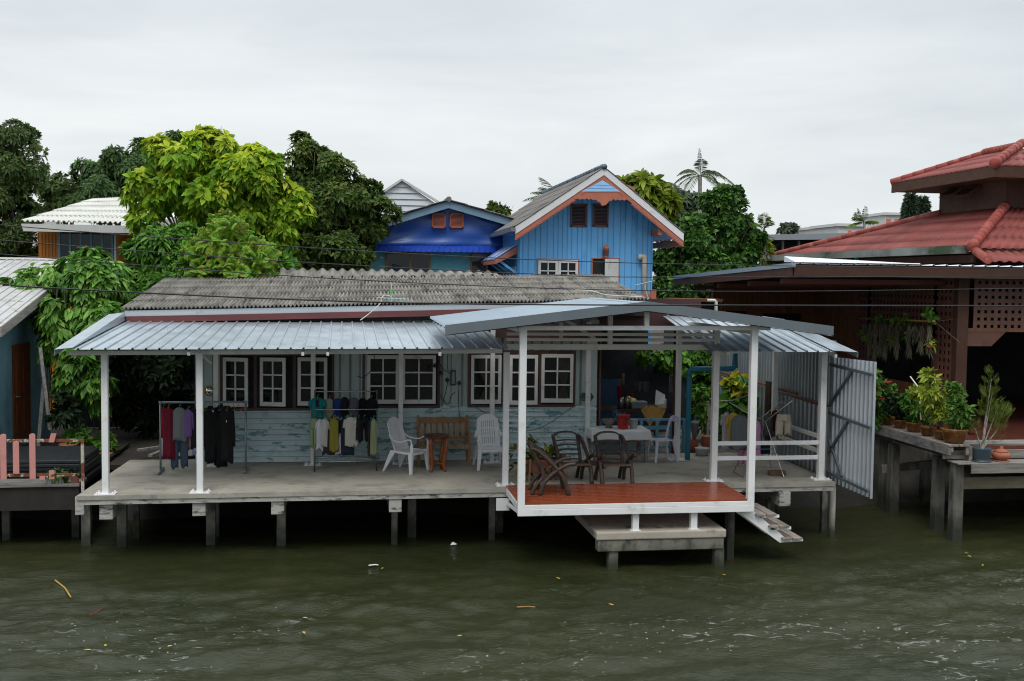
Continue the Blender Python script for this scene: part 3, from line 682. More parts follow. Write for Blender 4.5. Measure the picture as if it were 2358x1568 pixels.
# ---- windows
def sash(win, x0, x1, z0, z1, ang=0, hinge='l', y=None, cols=2, rows=3, fr=.065, mt=.03, nm='sash'):
    y = WY-.045 if y is None else y
    W_, H_ = x1-x0, z1-z0; c, s = math.cos(ang), math.sin(ang)
    def T(x, yy, z):   # local x from the hinge
        if hinge == 'l': return Vector((x0+x*c+yy*s, y-x*s+yy*c, z0+z))
        xx = W_-x
        return Vector((x1-xx*c-yy*s, y-xx*s+yy*c, z0+z))
    fb = MB(); d = .03
    def bx(a0, a1, c0, c1, dd=d): fb.hexa([T(a0, 0, c0), T(a1, 0, c0), T(a1, dd, c0), T(a0, dd, c0), T(a0, 0, c1), T(a1, 0, c1), T(a1, dd, c1), T(a0, dd, c1)])
    bx(0, fr, 0, H_); bx(W_-fr, W_, 0, H_); bx(fr, W_-fr, 0, fr*1.3); bx(fr, W_-fr, H_-fr*1.15, H_)
    gw = W_-2*fr
    for i in range(1, cols): a = fr+gw*i/cols; bx(a-mt/2, a+mt/2, fr, H_-fr, .026)
    for j in range(1, rows): a = fr*1.3+(H_-fr*2.45)*j/rows; bx(fr, W_-fr, a-mt/2, a+mt/2, .024)
    fb.build(nm, M['sash'], win, bevel=.003)
    gb = MB(); gb.hexa([T(fr, .012, fr), T(W_-fr, .012, fr), T(W_-fr, .016, fr), T(fr, .016, fr), T(fr, .012, H_-fr), T(W_-fr, .012, H_-fr), T(W_-fr, .016, H_-fr), T(fr, .016, H_-fr)])
    gb.build('pane', M['glass'], win)
def window(u0, u1, v0, v1, sashes, posts=(), label=None):
    a = gy(u0, v1, WY); c = gy(u1, v0, WY); x0, x1, z0, z1 = a.x, c.x, a.z, c.z
    f = .05; b = MB()
    b.box((x0-.0, WY-.04, z0-.05), (x1, WY-.005, z0)); b.box((x0-.0, WY-.04, z1), (x1, WY-.005, z1+.06))
    b.box((x0-.05, WY-.04, z0-.05), (x0, WY-.005, z1+.06)); b.box((x1, WY-.04, z0-.05), (x1+.05, WY-.005, z1+.06))
    for u in posts: x = gy(u, 880, WY).x; b.box((x-.03, WY-.04, z0), (x+.03, WY-.005, z1))
    win = b.build('window', M['brownframe'], H)
    ob = MB(); ob.box((x0, WY-.013, z0), (x1, WY-.0115, z1)); ob.build('opening', M['dark'], win)
    for s in sashes:
        ua, ub, va, vb, ang = s[:5]
        pa = gy(ua, vb, WY-.05); pb = gy(ub, va, WY-.05)
        sash(win, pa.x, pb.x, pa.z, pb.z, rad(ang))
    return win
w1 = window(513, 764, 819, 940, [(513, 574, 823, 936, 16), (598, 660, 823, 935, 14), (685, 754, 823, 934, 6)], (588, 678))
w2 = window(840, 1008, 816, 934, [(845, 919, 818, 930, 1), (925, 1004, 818, 930, 1)], (922,))
w3 = window(1082, 1320, 814, 932, [(1084, 1155, 817, 930, 2), (1172, 1239, 817, 932, 3), (1246, 1320, 815, 927, 5)], (1164, 1243))
def curtain(win, ua, ub, v0, v1, tie):
    a = gy(ua, v1, WY-.03); c = gy(ub, v0, WY-.03); b = MB()
    b.grid(lambda u, v: (lerp(a.x, c.x, .5+(u-.5)*(1-(.62*math.exp(-((v-.35)/.22)**2) if tie else 0))), WY-.026+.007*math.sin(u*30), lerp(a.z, c.z, v)), 30, 16)
    b.build('curtain', M['curtain'], win, smooth=True)
curtain(w3, 1102, 1150, 822, 922, 1); curtain(w3, 1283, 1312, 822, 922, 1)
b = MB(); a = gy(930, 928, WY-.03); c = gy(1000, 822, WY-.03)
b.grid(lambda u, v: (lerp(a.x, c.x, u), WY-.026+.005*math.sin(u*40), lerp(a.z+.03, c.z, v)), 40, 2); b.build('curtain', M['curtain2'], w2, smooth=True)
# carport side of the house: dark service area
b = MB(); b.box((9.58, 7.0, -.1), (11.75, 7.1, 3.2)); b.box((11.75, 7.0, -.1), (12.3, 7.1, 1.75)); b.box((9.575, 3.9, 0), (9.6, 7.0, 3.1)); b.build('service_wall_and_shade', M['void'], H)  # low right box added as dark fill below the creepers
b = MB(); b.box((9.60, 3.02, 2.74), (11.75, 3.06, 3.33)); b.box((6.9, 2.86, 2.52), (9.60, 2.90, 2.80)); b.build('shade_fascia', M['redboardshade'], H)  # dark boards added to paint the shade under the roofs
b = MB(); b.box((9.58, 3.15, 2.95), (11.6, 7.1, 3.02)); b.build('service_ceiling', M['dark'], H)
b = MB(); b.box((11.37, 3.55, -.1), (11.47, 3.65, 2.9)); b.build('service_post', M['brownfascia'], H)
b = MB(); b.box((9.95, 4.5, 0), (9.99, 4.54, 2.6)); b.build('service_post', M['bench'], H)
b = MB(); b.box((9.4, 3.62, -.15), (14, 9, -.02)); tag(b.build('yard_floor', M['conc_dark']), kind='structure')
b = MB(); b.box((-8, 3.62, -.2), (1.5, 9, -.10)); tag(b.build('yard_ground', M['soil']), kind='structure')
# ================================================================== bright blue gabled house behind
B = thing('blue_timber_house', 'bright blue timber house with terracotta trimmed gable behind the grey roof', 'house', (10.7, 11, 0))
bx0, bx1, by0, by1 = 8.93, 12.53, 9.5, 13.7
ap = gy(1390, 388, 8.7); el = gy(1186, 524, 8.7); er = gy(1573, 540, 8.7)
mid = (bx0+bx1)/2
def gabz(x): return lerp(el.z, ap.z, (x-el.x)/(ap.x-el.x)) if x < ap.x else lerp(ap.z, er.z, (x-ap.x)/(er.x-ap.x))
b = MB(); zt = 4.8
b.prism([(bx0, by0, -.1), (bx1, by0, -.1), (bx1, by0, gabz(bx1)-.12), (ap.x, by0, ap.z-.12), (bx0, by0, gabz(bx0)-.12)], (0, by1-by0, 0)); b.build('wall', M['houseblue'], B)
b = MB(); x = bx0+.06
while x < bx1-.03:
    b.box((x, by0-.012, 0), (x+.012, by0-.002, gabz(x)-.14)); x += random.uniform(.10, .19)
y = by0+.1
while y < by1: b.box((bx0-.012, y, 0), (bx0-.002, y+.012, 4.9)); y += .15
b.build('board_joints', M['houseblue2'], B)
# roof planes: left visible
back = gx(1098, 548, el.x).y
EB = Vector((el.x, back, el.z)); RBk = Vector((ap.x, back, ap.z))
b = MB(); corrugated(b, (el.x, 8.62, el.z+.03), (el.x, back, el.z+.03), (ap.x, 8.62, ap.z+.03), (ap.x, back, ap.z+.03), .075, .012, rows=5, lap=.02); 
corrugated(b, (er.x, 8.62, er.z+.03), (er.x, back, er.z+.03), (ap.x, 8.62, ap.z+.03), (ap.x, back, ap.z+.03), .075, .012, rows=5, lap=.02)
b.build('roof', M['asb2'], B, solid=.01)
b = MB(); 
for s in np.linspace(8.6, back, 24): b.tube([(ap.x, s, ap.z+.04), (ap.x, s+.26, ap.z+.055)], .075, 10)
b.build('ridge_tiles', M['ridgeblue'], B, smooth=True)
def rake(b, y, w0, w1, d, off=.0):
    # board along both rakes between vertical offsets w0..w1 below the roof plane
    for p, q in ((el, ap), (ap, er)):
        P = []
        for dz in (w1, w0):
            P += [Vector((p.x, y, p.z+dz)), Vector((q.x, y, q.z+dz)), Vector((q.x, y+d, q.z+dz)), Vector((p.x, y+d, p.z+dz))]
        b.hexa(P)
b = MB(); rake(b, 8.64, .02, -.17, .03); b.build('barge_board', M['soffit2'], B)
b = MB(); rake(b, 8.66, -.172, -.30, .025)
for p, q in ((el, ap), (ap, er)):
    n = 46
    for i in range(n):
        t = (i+.5)/n; c = lerp(p, q, t)
        if abs(c.x-ap.x) < .75: continue
        b.lathe((c.x, 8.672, c.z-.325), [(.0, -.02), (.036, 0), (.036, .02), (.0, .04)], 6, 1, .3)
b.build('fretwork_board', M['salmon'], B)
# gable triangle filling
zl = gy(1330, 450, 8.68).z; xa, xb = ap.x-.78, ap.x+.80
b = MB(); b.prism([(ap.x-.80, 8.67, zl-.03), (ap.x+.82, 8.67, zl-.03), (ap.x+.82, 8.67, zl+.24), (ap.x, 8.67, ap.z-.2), (ap.x-.80, 8.67, zl+.24)], (0, .03, 0)); b.build('gable_panel', M['salmon'], B)
b = MB(); ta = gy(1338, 441, 8.66); tb = gy(1428, 441, 8.66); tt = gy(1388, 415, 8.66)
b.prism([(ta.x, 8.655, ta.z), (tb.x, 8.655, tb.z), (tt.x, 8.655, tt.z)], (0, .02, 0)); b.build('gable_boards', M['skyblue'], B)
b = MB()
for k in (.3, .58): b.box((lerp(ta.x, tt.x, k), 8.648, lerp(ta.z, tt.z, k)), (lerp(tb.x, tt.x, k), 8.654, lerp(ta.z, tt.z, k)+.014))
b.build('gable_joints', M['houseblue'], B)
b = MB(); ptsx = np.linspace(ap.x-.80, ap.x+.82, 33)
low = [zl-.06-.05*abs(math.sin(i*1.35))-(.16*math.exp(-((x-ap.x)/.13)**2)) for i, x in enumerate(ptsx)]
b.prism([(x, 8.655, z) for x, z in zip(ptsx, low)]+[(ptsx[-1], 8.655, zl), (ptsx[0], 8.655, zl)], (0, .02, 0)); b.build('fretwork_valance', M['salmon'], B)
b = MB()
for p, q in ((el, ap), (ap, er)):
    b.hexa([Vector((c.x, yy, c.z+dz)) for dz in (-.10, -.07) for c, yy in ((p, 8.70), (q, 8.70), (q, back-.1), (p, back-.1))])
b.build('soffit', M['soffit'], B)
for p, q in (((bx1-.02, 8.75, 4.98), (bx1-.02, 9.49, 4.98)), ((el.x+.25, 8.75, 5.06), (el.x+.25, 13, 5.06)), ((er.x-.05, 8.75, er.z-.22), (er.x-.05, 12, er.z-.22))):
    b = MB(); b.bar(p, q, .10, .16); b.build('eave_beam', M['salmon'], B)
b = MB(); b.bar((el.x-.06, 8.6, el.z-.05), (el.x-.06, back, el.z-.05), .12, .10); b.build('gutter', M['greytrim'], B)
p = Vector((el.x-.06, back-.1, el.z-.1)); b = MB(); q = gx(1122, 620, 8.75); b.tube([p, p+Vector((0, -.05, -.35)), Vector((8.80, q.y, 3.95)), Vector((8.80, q.y, 3.2))], .05, 10); b.build('downpipe', M['fasciablue'], B, smooth=True)
# vents
for u0, u1 in ((1313, 1351), (1364, 1401)):
    a = gy(u0, 522, by0); c = gy(u1, 470, by0); b = MB()
    for (x0, x1, z0, z1) in ((a.x, a.x+.04, a.z, c.z), (c.x-.04, c.x, a.z, c.z), (a.x, c.x, a.z, a.z+.045), (a.x, c.x, c.z-.045, c.z)): b.box((x0, by0-.05, z0), (x1, by0-.014, z1))
    wv = b.build('louvre_window', M['salmondark'], B)
    b = MB(); z = a.z+.05
    while z < c.z-.05: b.hexa([(a.x+.04, by0-.035, z), (c.x-.04, by0-.035, z), (c.x-.04, by0-.013, z+.025), (a.x+.04, by0-.013, z+.025), (a.x+.04, by0-.035, z+.008), (c.x-.04, by0-.035, z+.008), (c.x-.04, by0-.013, z+.033), (a.x+.04, by0-.013, z+.033)]); z += .037
    b.build('louvre_slats', M['brownframe'], wv)
def smallwin(parent, u0, u1, v0, v1, y, mat, cols=2, leaf=2):
    a = gy(u0, v1, y); c = gy(u1, v0, y); b = MB()
    b.box((a.x-.03, y-.04, a.z), (a.x, y-.014, c.z+.03)); b.box((c.x, y-.04, a.z), (c.x+.03, y-.014, c.z+.03)); b.box((a.x, y-.04, c.z), (c.x, y-.014, c.z+.03))
    w_ = b.build('window', mat, parent)
    for k in range(leaf):
        x0 = lerp(a.x, c.x, k/leaf)+.004; x1 = lerp(a.x, c.x, (k+1)/leaf)-.004
        sash(w_, x0, x1, a.z, c.z, 0, 'l', y=y-.05, cols=cols, rows=2, fr=.07)
    b = MB(); b.box((a.x, y-.012, a.z), (c.x, y-.010, c.z)); b.build('opening', M['dark'], w_)
    return w_
smallwin(B, 1238, 1331, 599, 650, by0, M['salmon'])
a = gy(1364, 650, by0); c = gy(1424, 597, by0); b = MB()
b.box((a.x-.03, by0-.04, a.z), (a.x, by0-.014, c.z+.03)); b.box((c.x, by0-.04, a.z), (c.x+.03, by0-.014, c.z+.03)); b.box((a.x, by0-.04, c.z), (c.x, by0-.014, c.z+.03))
w_ = b.build('window', M['salmon'], B)
b = MB(); b.box((a.x, by0-.013, a.z), (c.x, by0-.011, c.z)); b.build('opening', M['dark'], w_)
b = MB(); m_ = lerp(a.x, c.x, .40); b.hexa([(m_, by0-.25, a.z-.05), (c.x, by0-.05, a.z-.05), (c.x, by0-.02, a.z-.05), (m_, by0-.22, a.z-.05), (m_, by0-.25, c.z), (c.x, by0-.05, c.z), (c.x, by0-.02, c.z), (m_, by0-.22, c.z)]); sh = b.build('shutter', M['sash'], w_, bevel=.005)
# left side: awning + windows
b = MB(); b.hexa([(bx0-.62, 9.9, 4.22), (bx0-.62, 12.6, 4.22), (bx0, 12.6, 4.62), (bx0, 9.9, 4.62), (bx0-.62, 9.9, 4.25), (bx0-.62, 12.6, 4.25), (bx0, 12.6, 4.65), (bx0, 9.9, 4.65)]); o = b.build('window_awning', M['bluemetal2'], B)
b = MB(); b.prism([(bx0-.6, 9.88, 4.10), (bx0, 9.88, 4.40), (bx0, 9.88, 4.60), (bx0-.62, 9.88, 4.21)], (0, .02, 0)); b.bar((bx0-.6, 9.9, 4.16), (bx0-.6, 12.6, 4.16), .02, .12); b.build('valance', M['salmon'], o)
for y in (10.0, 11.2, 12.4):
    b = MB(); b.bar((bx0-.5, y, 4.2), (bx0, y, 3.85), .05, .06); b.build('bracket', M['houseblue'], o)
for y in (10.2, 11.5):
    b = MB(); b.box((bx0-.03, y, 3.0), (bx0-.012, y+.8, 4.05)); o2 = b.build('side_window', M['sash'], B)
    b = MB()
    for k in range(6): b.box((bx0-.035, y+.06+k*.12, 3.1), (bx0-.031, y+.10+k*.12, 3.95))
    b.build('slot_panes', M['dark'], o2)
# lantern, vent pipe, rail stub
Ln = thing('wall_lantern', 'terracotta coloured carriage lantern on the blue gable wall', 'lantern', gy(1395, 580, by0-.1))
p = gy(1395, 582, by0-.14); b = MB(); b.lathe((p.x, p.y, p.z), [(.02, -.20), (.05, -.15), (.07, -.12), (.085, .10), (.11, .11), (.06, .16), (.02, .22), (.01, .26)], 6); b.build('lamp_body', M['salmon'], Ln)
b = MB(); b.lathe((p.x, p.y, p.z), [(.072, -.09), (.086, .07)], 6); b.build('lamp_glass', M['glass'], Ln)
b = MB(); b.bar((p.x, p.y+.04, p.z-.16), (p.x, by0-.012, p.z-.10), .04, .05); b.box((p.x-.05, by0-.03, p.z-.2), (p.x+.05, by0-.013, p.z+.05)); b.build('bracket', M['salmon'], Ln)
p0 = gy(1486, 690, 9.38); p1 = gy(1484, 588, 9.38)
b = MB(); b.tube([(p0.x, 9.38, 2.6), (p1.x, 9.38, p1.z-.04), (p1.x, 9.38, p1.z)], .07, 12); b.tube([(p1.x, 9.38, p1.z-.03), (p1.x-.12, 9.38, p1.z-.03), (p1.x-.12, 9.38, p1.z-.12)], .07, 12)
b.build('vent_pipe', M['pvcwhite'], None, smooth=True, label='cream plastic vent pipe with hooked top against the blue wall', cat='pipe')
p = gy(1508, 690, 8.2); b = MB(); b.box((p.x-.12, 8.15, 3.0), (p.x+.02, 8.28, 3.48)); b.box((p.x-.5, 8.18, 3.28), (p.x-.12, 8.25, 3.38)); b.build('balcony_rail', M['salmon'], None, label='stub of terracotta balcony rail beside the blue wall corner', cat='railing')
# ================================================================== navy tarpaulin house
Nv = thing('navy_gable_house', 'house with navy tarpaulin gable, blue lean-to roof and turquoise wall', 'house', (7.4, 14, 0))
ny = 13.0; nl = gy(845, 520, ny-.4); nap = gy(1033, 463, ny-.4); nr = gy(1200, 512, ny-.4); nx0 = gy(846, 600, ny).x; nx1 = 9.4
b = MB(); b.box((nx0, ny, -.1), (nx1, ny+4, 4.62)); b.build('wall', M['turq'], Nv)
gzv = lambda x: lerp(nl.z, nap.z, (x-nl.x)/(nap.x-nl.x)) if x < nap.x else lerp(nap.z, nr.z, (x-nap.x)/(nr.x-nap.x))
b = MB(); xs = np.linspace(nx0, nx1, 30)
base = gy(900, 566, ny).z
b.grid(lambda u, v: (lerp(nx0, nx1, u), ny-.12-.05*math.exp(-((v-.08)/.08)**2)+.035*math.sin(9*u+6*v)*math.sin(3+4*u*v+2*v)+.02*math.sin(21*u-8*v), lerp(base, gzv(lerp(nx0, nx1, u))-.08, v)), 44, 16); b.build('gable_tarpaulin', M['navytarp'], Nv, smooth=True, solid=.01)
b = MB(); b.box((nx0, ny-.02, base-.1), (nx1, ny, base+.3)); b.prism([(nx0, ny, 4.5), (nx1, ny, 4.5), (nx1, ny, gzv(nx1)-.1), (nap.x, ny, nap.z-.1), (nx0, ny, gzv(nx0)-.1)], (0, 3.9, 0)); b.build('gable_wall', M['navytarp'], Nv)
b = MB()
for p, q in ((nl, nap), (nap, nr)):
    P = []
    for dz in (-.20, .0): P += [Vector((p.x, ny-.42, p.z+dz)), Vector((q.x, ny-.42, q.z+dz)), Vector((q.x, ny-.38, q.z+dz)), Vector((p.x, ny-.38, p.z+dz))]
    b.hexa(P)
b.build('barge_board', M['fasciablue'], Nv)
b = MB()
for p, q in ((nl, nap), (nr, nap)):
    d = (p-q); d.normalize(); p2 = p+d*.05
    corrugated(b, (p2.x, ny-.5, p2.z+.03), (p2.x, ny+5, p2.z+.03), (q.x, ny-.5, q.z+.03), (q.x, ny+5, q.z+.03), .09, .014, rows=4, lap=.02)
b.build('roof', M['asb2'], Nv, solid=.02)
b = MB(); b.tube([(nap.x, ny-.5, nap.z+.05), (nap.x, ny+5, nap.z+.05)], .08, 10); b.build('ridge_cap', M['asb2'], Nv)
ea = gy(838, 579, ny-.5); eb = gy(1175, 582, ny-.5); ba = gy(848, 565, ny-.15); bb_ = gy(1175, 566, ny-.15)
b = MB(); corrugated(b, ea, eb, ba, bb_, .17, .022, prof='trap'); b.build('lean_to_roof', M['bluemetal'], Nv, solid=.006)
for u0, u1 in ((892, 988), (1086, 1150)):
    a = gy(u0, 640, ny); c = gy(u1, 584, ny); b = MB()
    b.box((a.x-.05, ny-.05, a.z), (a.x, ny-.002, c.z)); b.box((c.x, ny-.05, a.z), (c.x+.05, ny-.002, c.z)); b.box((a.x, ny-.05, c.z-.03), (c.x, ny-.002, c.z+.03)); m_ = lerp(a.x, c.x, .55); b.box((m_-.025, ny-.045, a.z), (m_+.025, ny-.002, c.z))
    w_ = b.build('window', M['bench'], Nv)
    b = MB(); b.box((a.x, ny-.03, a.z), (c.x, ny-.02, c.z)); b.build('pane', M['glassd'], w_)
a = gy(903, 632, ny-.1); b = MB(); b.grid(lambda u, v: (a.x+u*.32, ny-.1+.03*math.sin(u*14), a.z-.3+v*.62-.1*u*v), 12, 6)
b.build('hung_cloth', cloth((.05, .06, .08)), None, smooth=True, solid=.01, label='grey cloth hanging at the window under the navy gable', cat='cloth')
for u0, u1 in ((994, 1026), (1035, 1067)):
    a = gy(u0, 525, ny-.16); c = gy(u1, 491, ny-.16); b = MB(); y = ny-.20
    for (x0, x1, z0, z1) in ((a.x, a.x+.035, a.z, c.z), (c.x-.035, c.x, a.z, c.z), (a.x, c.x, a.z, a.z+.035), (a.x, c.x, c.z-.035, c.z)): b.box((x0, y-.03, z0), (x1, y+.03, z1))
    wv = b.build('louvre_window', M['salmonmid'], Nv)
    b = MB(); z = a.z+.035
    while z < c.z-.045: b.box((a.x+.03, y-.015, z), (c.x-.03, y+.015, z+.022)); z += .034
    b.build('louvre_slats', M['salmonmid'], wv)
p = gy(1021, 605, ny-.03); 
p = gy(1520/1.96*.5757+575.7, 605, ny-.03)
p = gy(877+298-298, 593, ny-.03)
b = MB(); b.lathe((p.x, p.y, p.z), [(.0, -.03), (.06, -.02), (.06, .02), (0, .03)], 12); b.build('vent_cap', M['sash'], Nv)
# lean-to eave reaching left of the navy house (dark roof piece + strut)
a = gy(790, 560, 13.5); c = gy(846, 535, 13.5)
b = MB(); b.hexa([(a.x-.4, 13.2, a.z-.1), (nx0, 13.2, c.z-.55), (nx0, 16, c.z-.4), (a.x-.4, 16, a.z), (a.x-.4, 13.2, a.z-.02), (nx0, 13.2, c.z+.02), (nx0, 16, c.z+.05), (a.x-.4, 16, a.z+.1)]); b.build('side_roof', M['fasciadark'], Nv)
# ================================================================== white pyramid roof far behind
Wh = thing('white_roofed_house', 'far house of which a pale lapped gable roof shows above the navy gable', 'house', (7, 29, 0))
a, t_, c = gy(872, 452, 28), gy(925, 416, 28), gy(1003, 468, 28)
b = MB(); b.prism([(a.x-1.2, 28.3, 0), (c.x+1.2, 28.3, 0), (c.x+1.2, 28.3, 5), (a.x-1.2, 28.3, 5)], (0, 3, 0)); b.build('wall', M['farwhite'], Wh)
b = MB(); nrow = 11
for i in range(nrow):
    z0 = lerp(5.0, t_.z, i/nrow); z1 = lerp(5.0, t_.z, (i+1)/nrow)
    L_ = lambda z: lerp(a.x, t_.x, (z-a.z)/(t_.z-a.z)); R_ = lambda z: lerp(c.x, t_.x, (z-c.z)/(t_.z-c.z))
    b.hexa([(L_(z0), 28-.02, z0), (R_(z0), 28-.02, z0), (R_(z0), 28.1, z0), (L_(z0), 28.1, z0), (L_(z1), 28.04, z1), (R_(z1), 28.04, z1), (R_(z1), 28.1, z1), (L_(z1), 28.1, z1)])
b.build('lapped_gable', M['farroof'], Wh)
b = MB(); b.bar((a.x, 27.95, a.z+.06), (t_.x, 27.95, t_.z+.04), .2, .09); b.bar((t_.x, 27.95, t_.z+.04), (c.x+.2, 27.95, c.z), .2, .09); b.build('barge_board', M['farwhite'], Wh)
b = MB(); b.bar((a.x-1, 27.9, 5.0), (c.x+1.2, 27.9, 5.0), .1, .15); b.build('eave_board', M['farwhite'], Wh)
# ================================================================== orange house on the left
O = thing('orange_house', 'orange boarded house with white corrugated roof behind the lime green tree', 'house', (-2.8, 14, 0))
oy = 12.0
e1, e2 = gy(48, 510, oy), gy(333, 514, oy); e2.z = e1.z = 5.08
t1, t2 = gy(215, 459, 16.5), gy(345, 452, 16.5)
b = MB(); corrugated(b, e1, e2, t1, t2, .135, .03, rows=5, lap=.03, seg=8); b.build('roof', M['whiteroof'], O, smooth=True, solid=.012)
rr = gy(420, 480, 14.6); 
b = MB(); b.hexa([(e1.x+.05, oy+.05, 4.83), (e2.x, oy+.05, 4.83), (e2.x, oy+.10, 4.83), (e1.x+.05, oy+.10, 4.83), (e1.x, oy+.02, 5.03), (e2.x+.02, oy+.02, 5.03), (e2.x+.02, oy+.10, 5.03), (e1.x, oy+.10, 5.03)]); b.build('fascia', M['cream'], O)
b = MB(); b.add([(e2.x, oy+.02, 4.83), (e2.x+.75, oy+4.5, 5.30), (e2.x+.75, oy+4.5, 5.60), (e2.x+.02, oy+.02, 5.08)], [(0, 1, 2, 3)]); b.add([(e2.x+.02, oy, 5.10), (e2.x+.75, oy+4.5, 5.62), t2, (e2.x-.1, oy+.01, 5.12)], [(0, 1, 2, 3)]); b.build('rake_board', M['cream'], O, solid=.03)
ow0, ow1, owy = gy(88, 560, 12.8).x, -.35, 12.8
b = MB(); b.box((ow0, owy, -.1), (ow1-1.55, owy+4, 4.9)); b.box((ow1-1.55, owy+.9, -.1), (ow1, owy+4, 4.9)); b.build('wall', M['orange'], O)
b = MB(); x = ow0
while x < ow1-1.6: b.box((x, owy-.01, 0), (x+.015, owy-.002, 4.8)); x += .09
b.build('board_joints', M['orange2'], O)
a = gy(136, 645, owy-.03); c = gy(261, 522, owy-.03); b = MB()
for k in range(6): x = lerp(a.x, c.x-.05, k/5); b.box((x, owy-.06, a.z), (x+.05, owy-.012, c.z))
for z in (a.z, lerp(a.z, c.z, .33), c.z-.05): b.box((a.x, owy-.055, z), (c.x, owy-.013, z+.05))
w_ = b.build('window', M['frameblue'], O); b = MB(); b.box((a.x, owy-.03, a.z), (c.x, owy-.02, c.z)); b.build('pane', M['glassd'], w_)
b = MB(); x = gy(265, 600, owy-.05).x; b.box((x-.02, owy-.05, 2), (x+.03, owy-.013, 4.8)); b.build('trim_post', M['cream'], O)
# ================================================================== left neighbour
Lh = thing('left_house', 'blue plastered house with brown door and grey sheet roof at the picture edge', 'house', (-4, 5, 0))
b = MB(); b.box((-9, 1.2, -.1), (-2.5, 8, 2.95)); b.build('wall', M['leftwall'], Lh)
y0 = gx(28, 900, -2.5).y; y1 = gx(66, 900, -2.5).y
b = MB(); b.box((-2.497, y0, .15), (-2.46, y1, 2.2))
dr = b.build('door', M['browndoor'], Lh)
b = MB()
for z0, z1 in ((.3, .95), (1.1, 2.0)):
    for k in (0, 1): ya = lerp(y0, y1, .12+.42*k); yb_ = lerp(y0, y1, .46+.42*k); b.box((-2.462, ya, z0), (-2.445, yb_, z1))
b.build('panel', M['browndoor'], dr)
b = MB(); yk = gx(37, 915, -2.45).y; b.tube([(-2.45, yk, 1.1), (-2.38, yk, 1.1), (-2.38, yk+.12, 1.1)], .014, 8); b.build('handle', M['steel'], dr)
rz0, rz1 = 2.66, 4.05; ry0, ry1 = 3.0-.6, 9.0
pA = gx(2, 752, -2.05); pB = gx(104, 671, -2.05)
sl_ = (pB.z-pA.z)/(pB.y-pA.y)
b = MB(); corrugated(b, (-9, pA.y, pA.z), (-2.05, pA.y, pA.z), (-9, 9.5, pA.z+sl_*(9.5-pA.y)), (-2.05, 9.5, pA.z+sl_*(9.5-pA.y)), .19, .022, prof='trap', rows=1, nv=2); b.build('roof', M['oldroof'], Lh, solid=.006)
b = MB(); b.hexa([(-2.10, pA.y, pA.z-.2), (-2.04, pA.y, pA.z-.2), (-2.04, 9.5, pA.z-.2+sl_*(9.5-pA.y)), (-2.10, 9.5, pA.z-.2+sl_*(9.5-pA.y)), (-2.10, pA.y, pA.z-.005), (-2.04, pA.y, pA.z-.005), (-2.04, 9.5, pA.z-.005+sl_*(9.5-pA.y)), (-2.10, 9.5, pA.z-.005+sl_*(9.5-pA.y))])
b.box((-9, pA.y, pA.z-.2), (-2.11, pA.y+.05, pA.z-.01)); b.build('barge_board', M['greywood2'], Lh)
b = MB(); a = gx(-5, 615, -2.6); b.bar((-9, 9.55, pA.z+sl_*(9.5-pA.y)+.03), (-2.2, 9.55, pA.z+sl_*(9.5-pA.y)+.03), .25, .05); b.build('ridge_cap', M['whiteroof'], Lh)
D = thing('left_deck', 'dark timber deck of the left house with plank edge', 'deck', (-3, 2, -.2))
pz = gy(60, 1118, .95)
b = MB(); b.box((-9, .95, pz.z-.03), (-.18, 1.5, pz.z+.02)); b.build('edge_plank', M['greywoodx'], D)
b = MB(); b.box((-9, 1.5, pz.z-.06), (-.3, 6, pz.z-.02)); b.box((-9, 1.0, pz.z-.45), (-.2, 1.12, pz.z-.035)); b.build('deck_boards', M['blackwood'], D)
for x in (-1.7, -.5, -3.2):
    b = MB(); b.box((x, 1.7, -2), (x+.13, 1.83, pz.z-.07)); b.build('pile', M['conc_dark'], D)
F = thing('pink_fence', 'rusty railing with a few broken pink planks left on it', 'fence', (-1, .9, 0))
fy = .95
P = lambda u, v, dy=0: gy(u, v, fy+dy)
b = MB(); b.bar(P(-80, 1015), P(189, 1014), .035, .05); b.bar(P(-80, 1095), P(183, 1093), .035, .045); b.bar(P(190, 1011), P(191, 1132), .05, .05, (0, 1, 0)); b.build('rail', M['rust'], F)
for u, v0, v1 in ((9, 999, 1103), (38, 1015, 1090), (76, 998, 1102), (-30, 1000, 1100)):
    a = P(u, v1, -.03); c = P(u, v0, -.03); w = .05; k = 8
    b = MB(); tip = [(a.x+w*math.cos(math.pi*t/k), a.y, c.z-w*.6+w*.6*math.sin(math.pi*t/k)) for t in range(k+1)]
    b.prism([(a.x-w, a.y, a.z), (a.x+w, a.y, a.z)]+tip, (0, -.02, 0)); b.build('plank', M['pink'], F)
for u, v0, v1, tl in ((98, 1096, 1104, 0), (120, 1083, 1103, 0), (121, 998, 1018, .2)):
    a = P(u, v1, -.03); c = P(u, v0, -.03); w = .045; d = c.x-a.x
    b = MB(); b.prism([(a.x-w-tl*.08, a.y, a.z), (a.x+w-tl*.08, a.y, a.z-.0), (a.x+w+tl*.12, a.y, c.z), (a.x-w+tl*.12, a.y, c.z)], (0, -.02, 0)); b.build('plank', M['pink'], F)
# stack of black sheets
St = thing('sheet_stack', 'stack of black corrugated plastic sheets behind the pink fence', 'stack', (-2, 2.3, 0))
for k in range(5):
    b = MB(); z = .02+k*.065
    corrugated(b, (-5, 1.75+k*.02, z), (-.32-.03*k, 1.75+k*.02, z), (-5, 3.3, z+.06), (-.32-.03*k, 3.3, z+.06), 9, .0, prof='sin'); 
    b.box((-5, 1.7+random.uniform(0, .06), z-.02), (-.28-random.uniform(0, .12), 3.3, z+.035)); b.build('sheet', M['blackplastic'], St, bevel=.008)
b = MB(); b.box((-1.9, 1.45, -.14), (-.25, 3.4, .0)); b.build('tray', M['blackplastic'], St, bevel=.02)
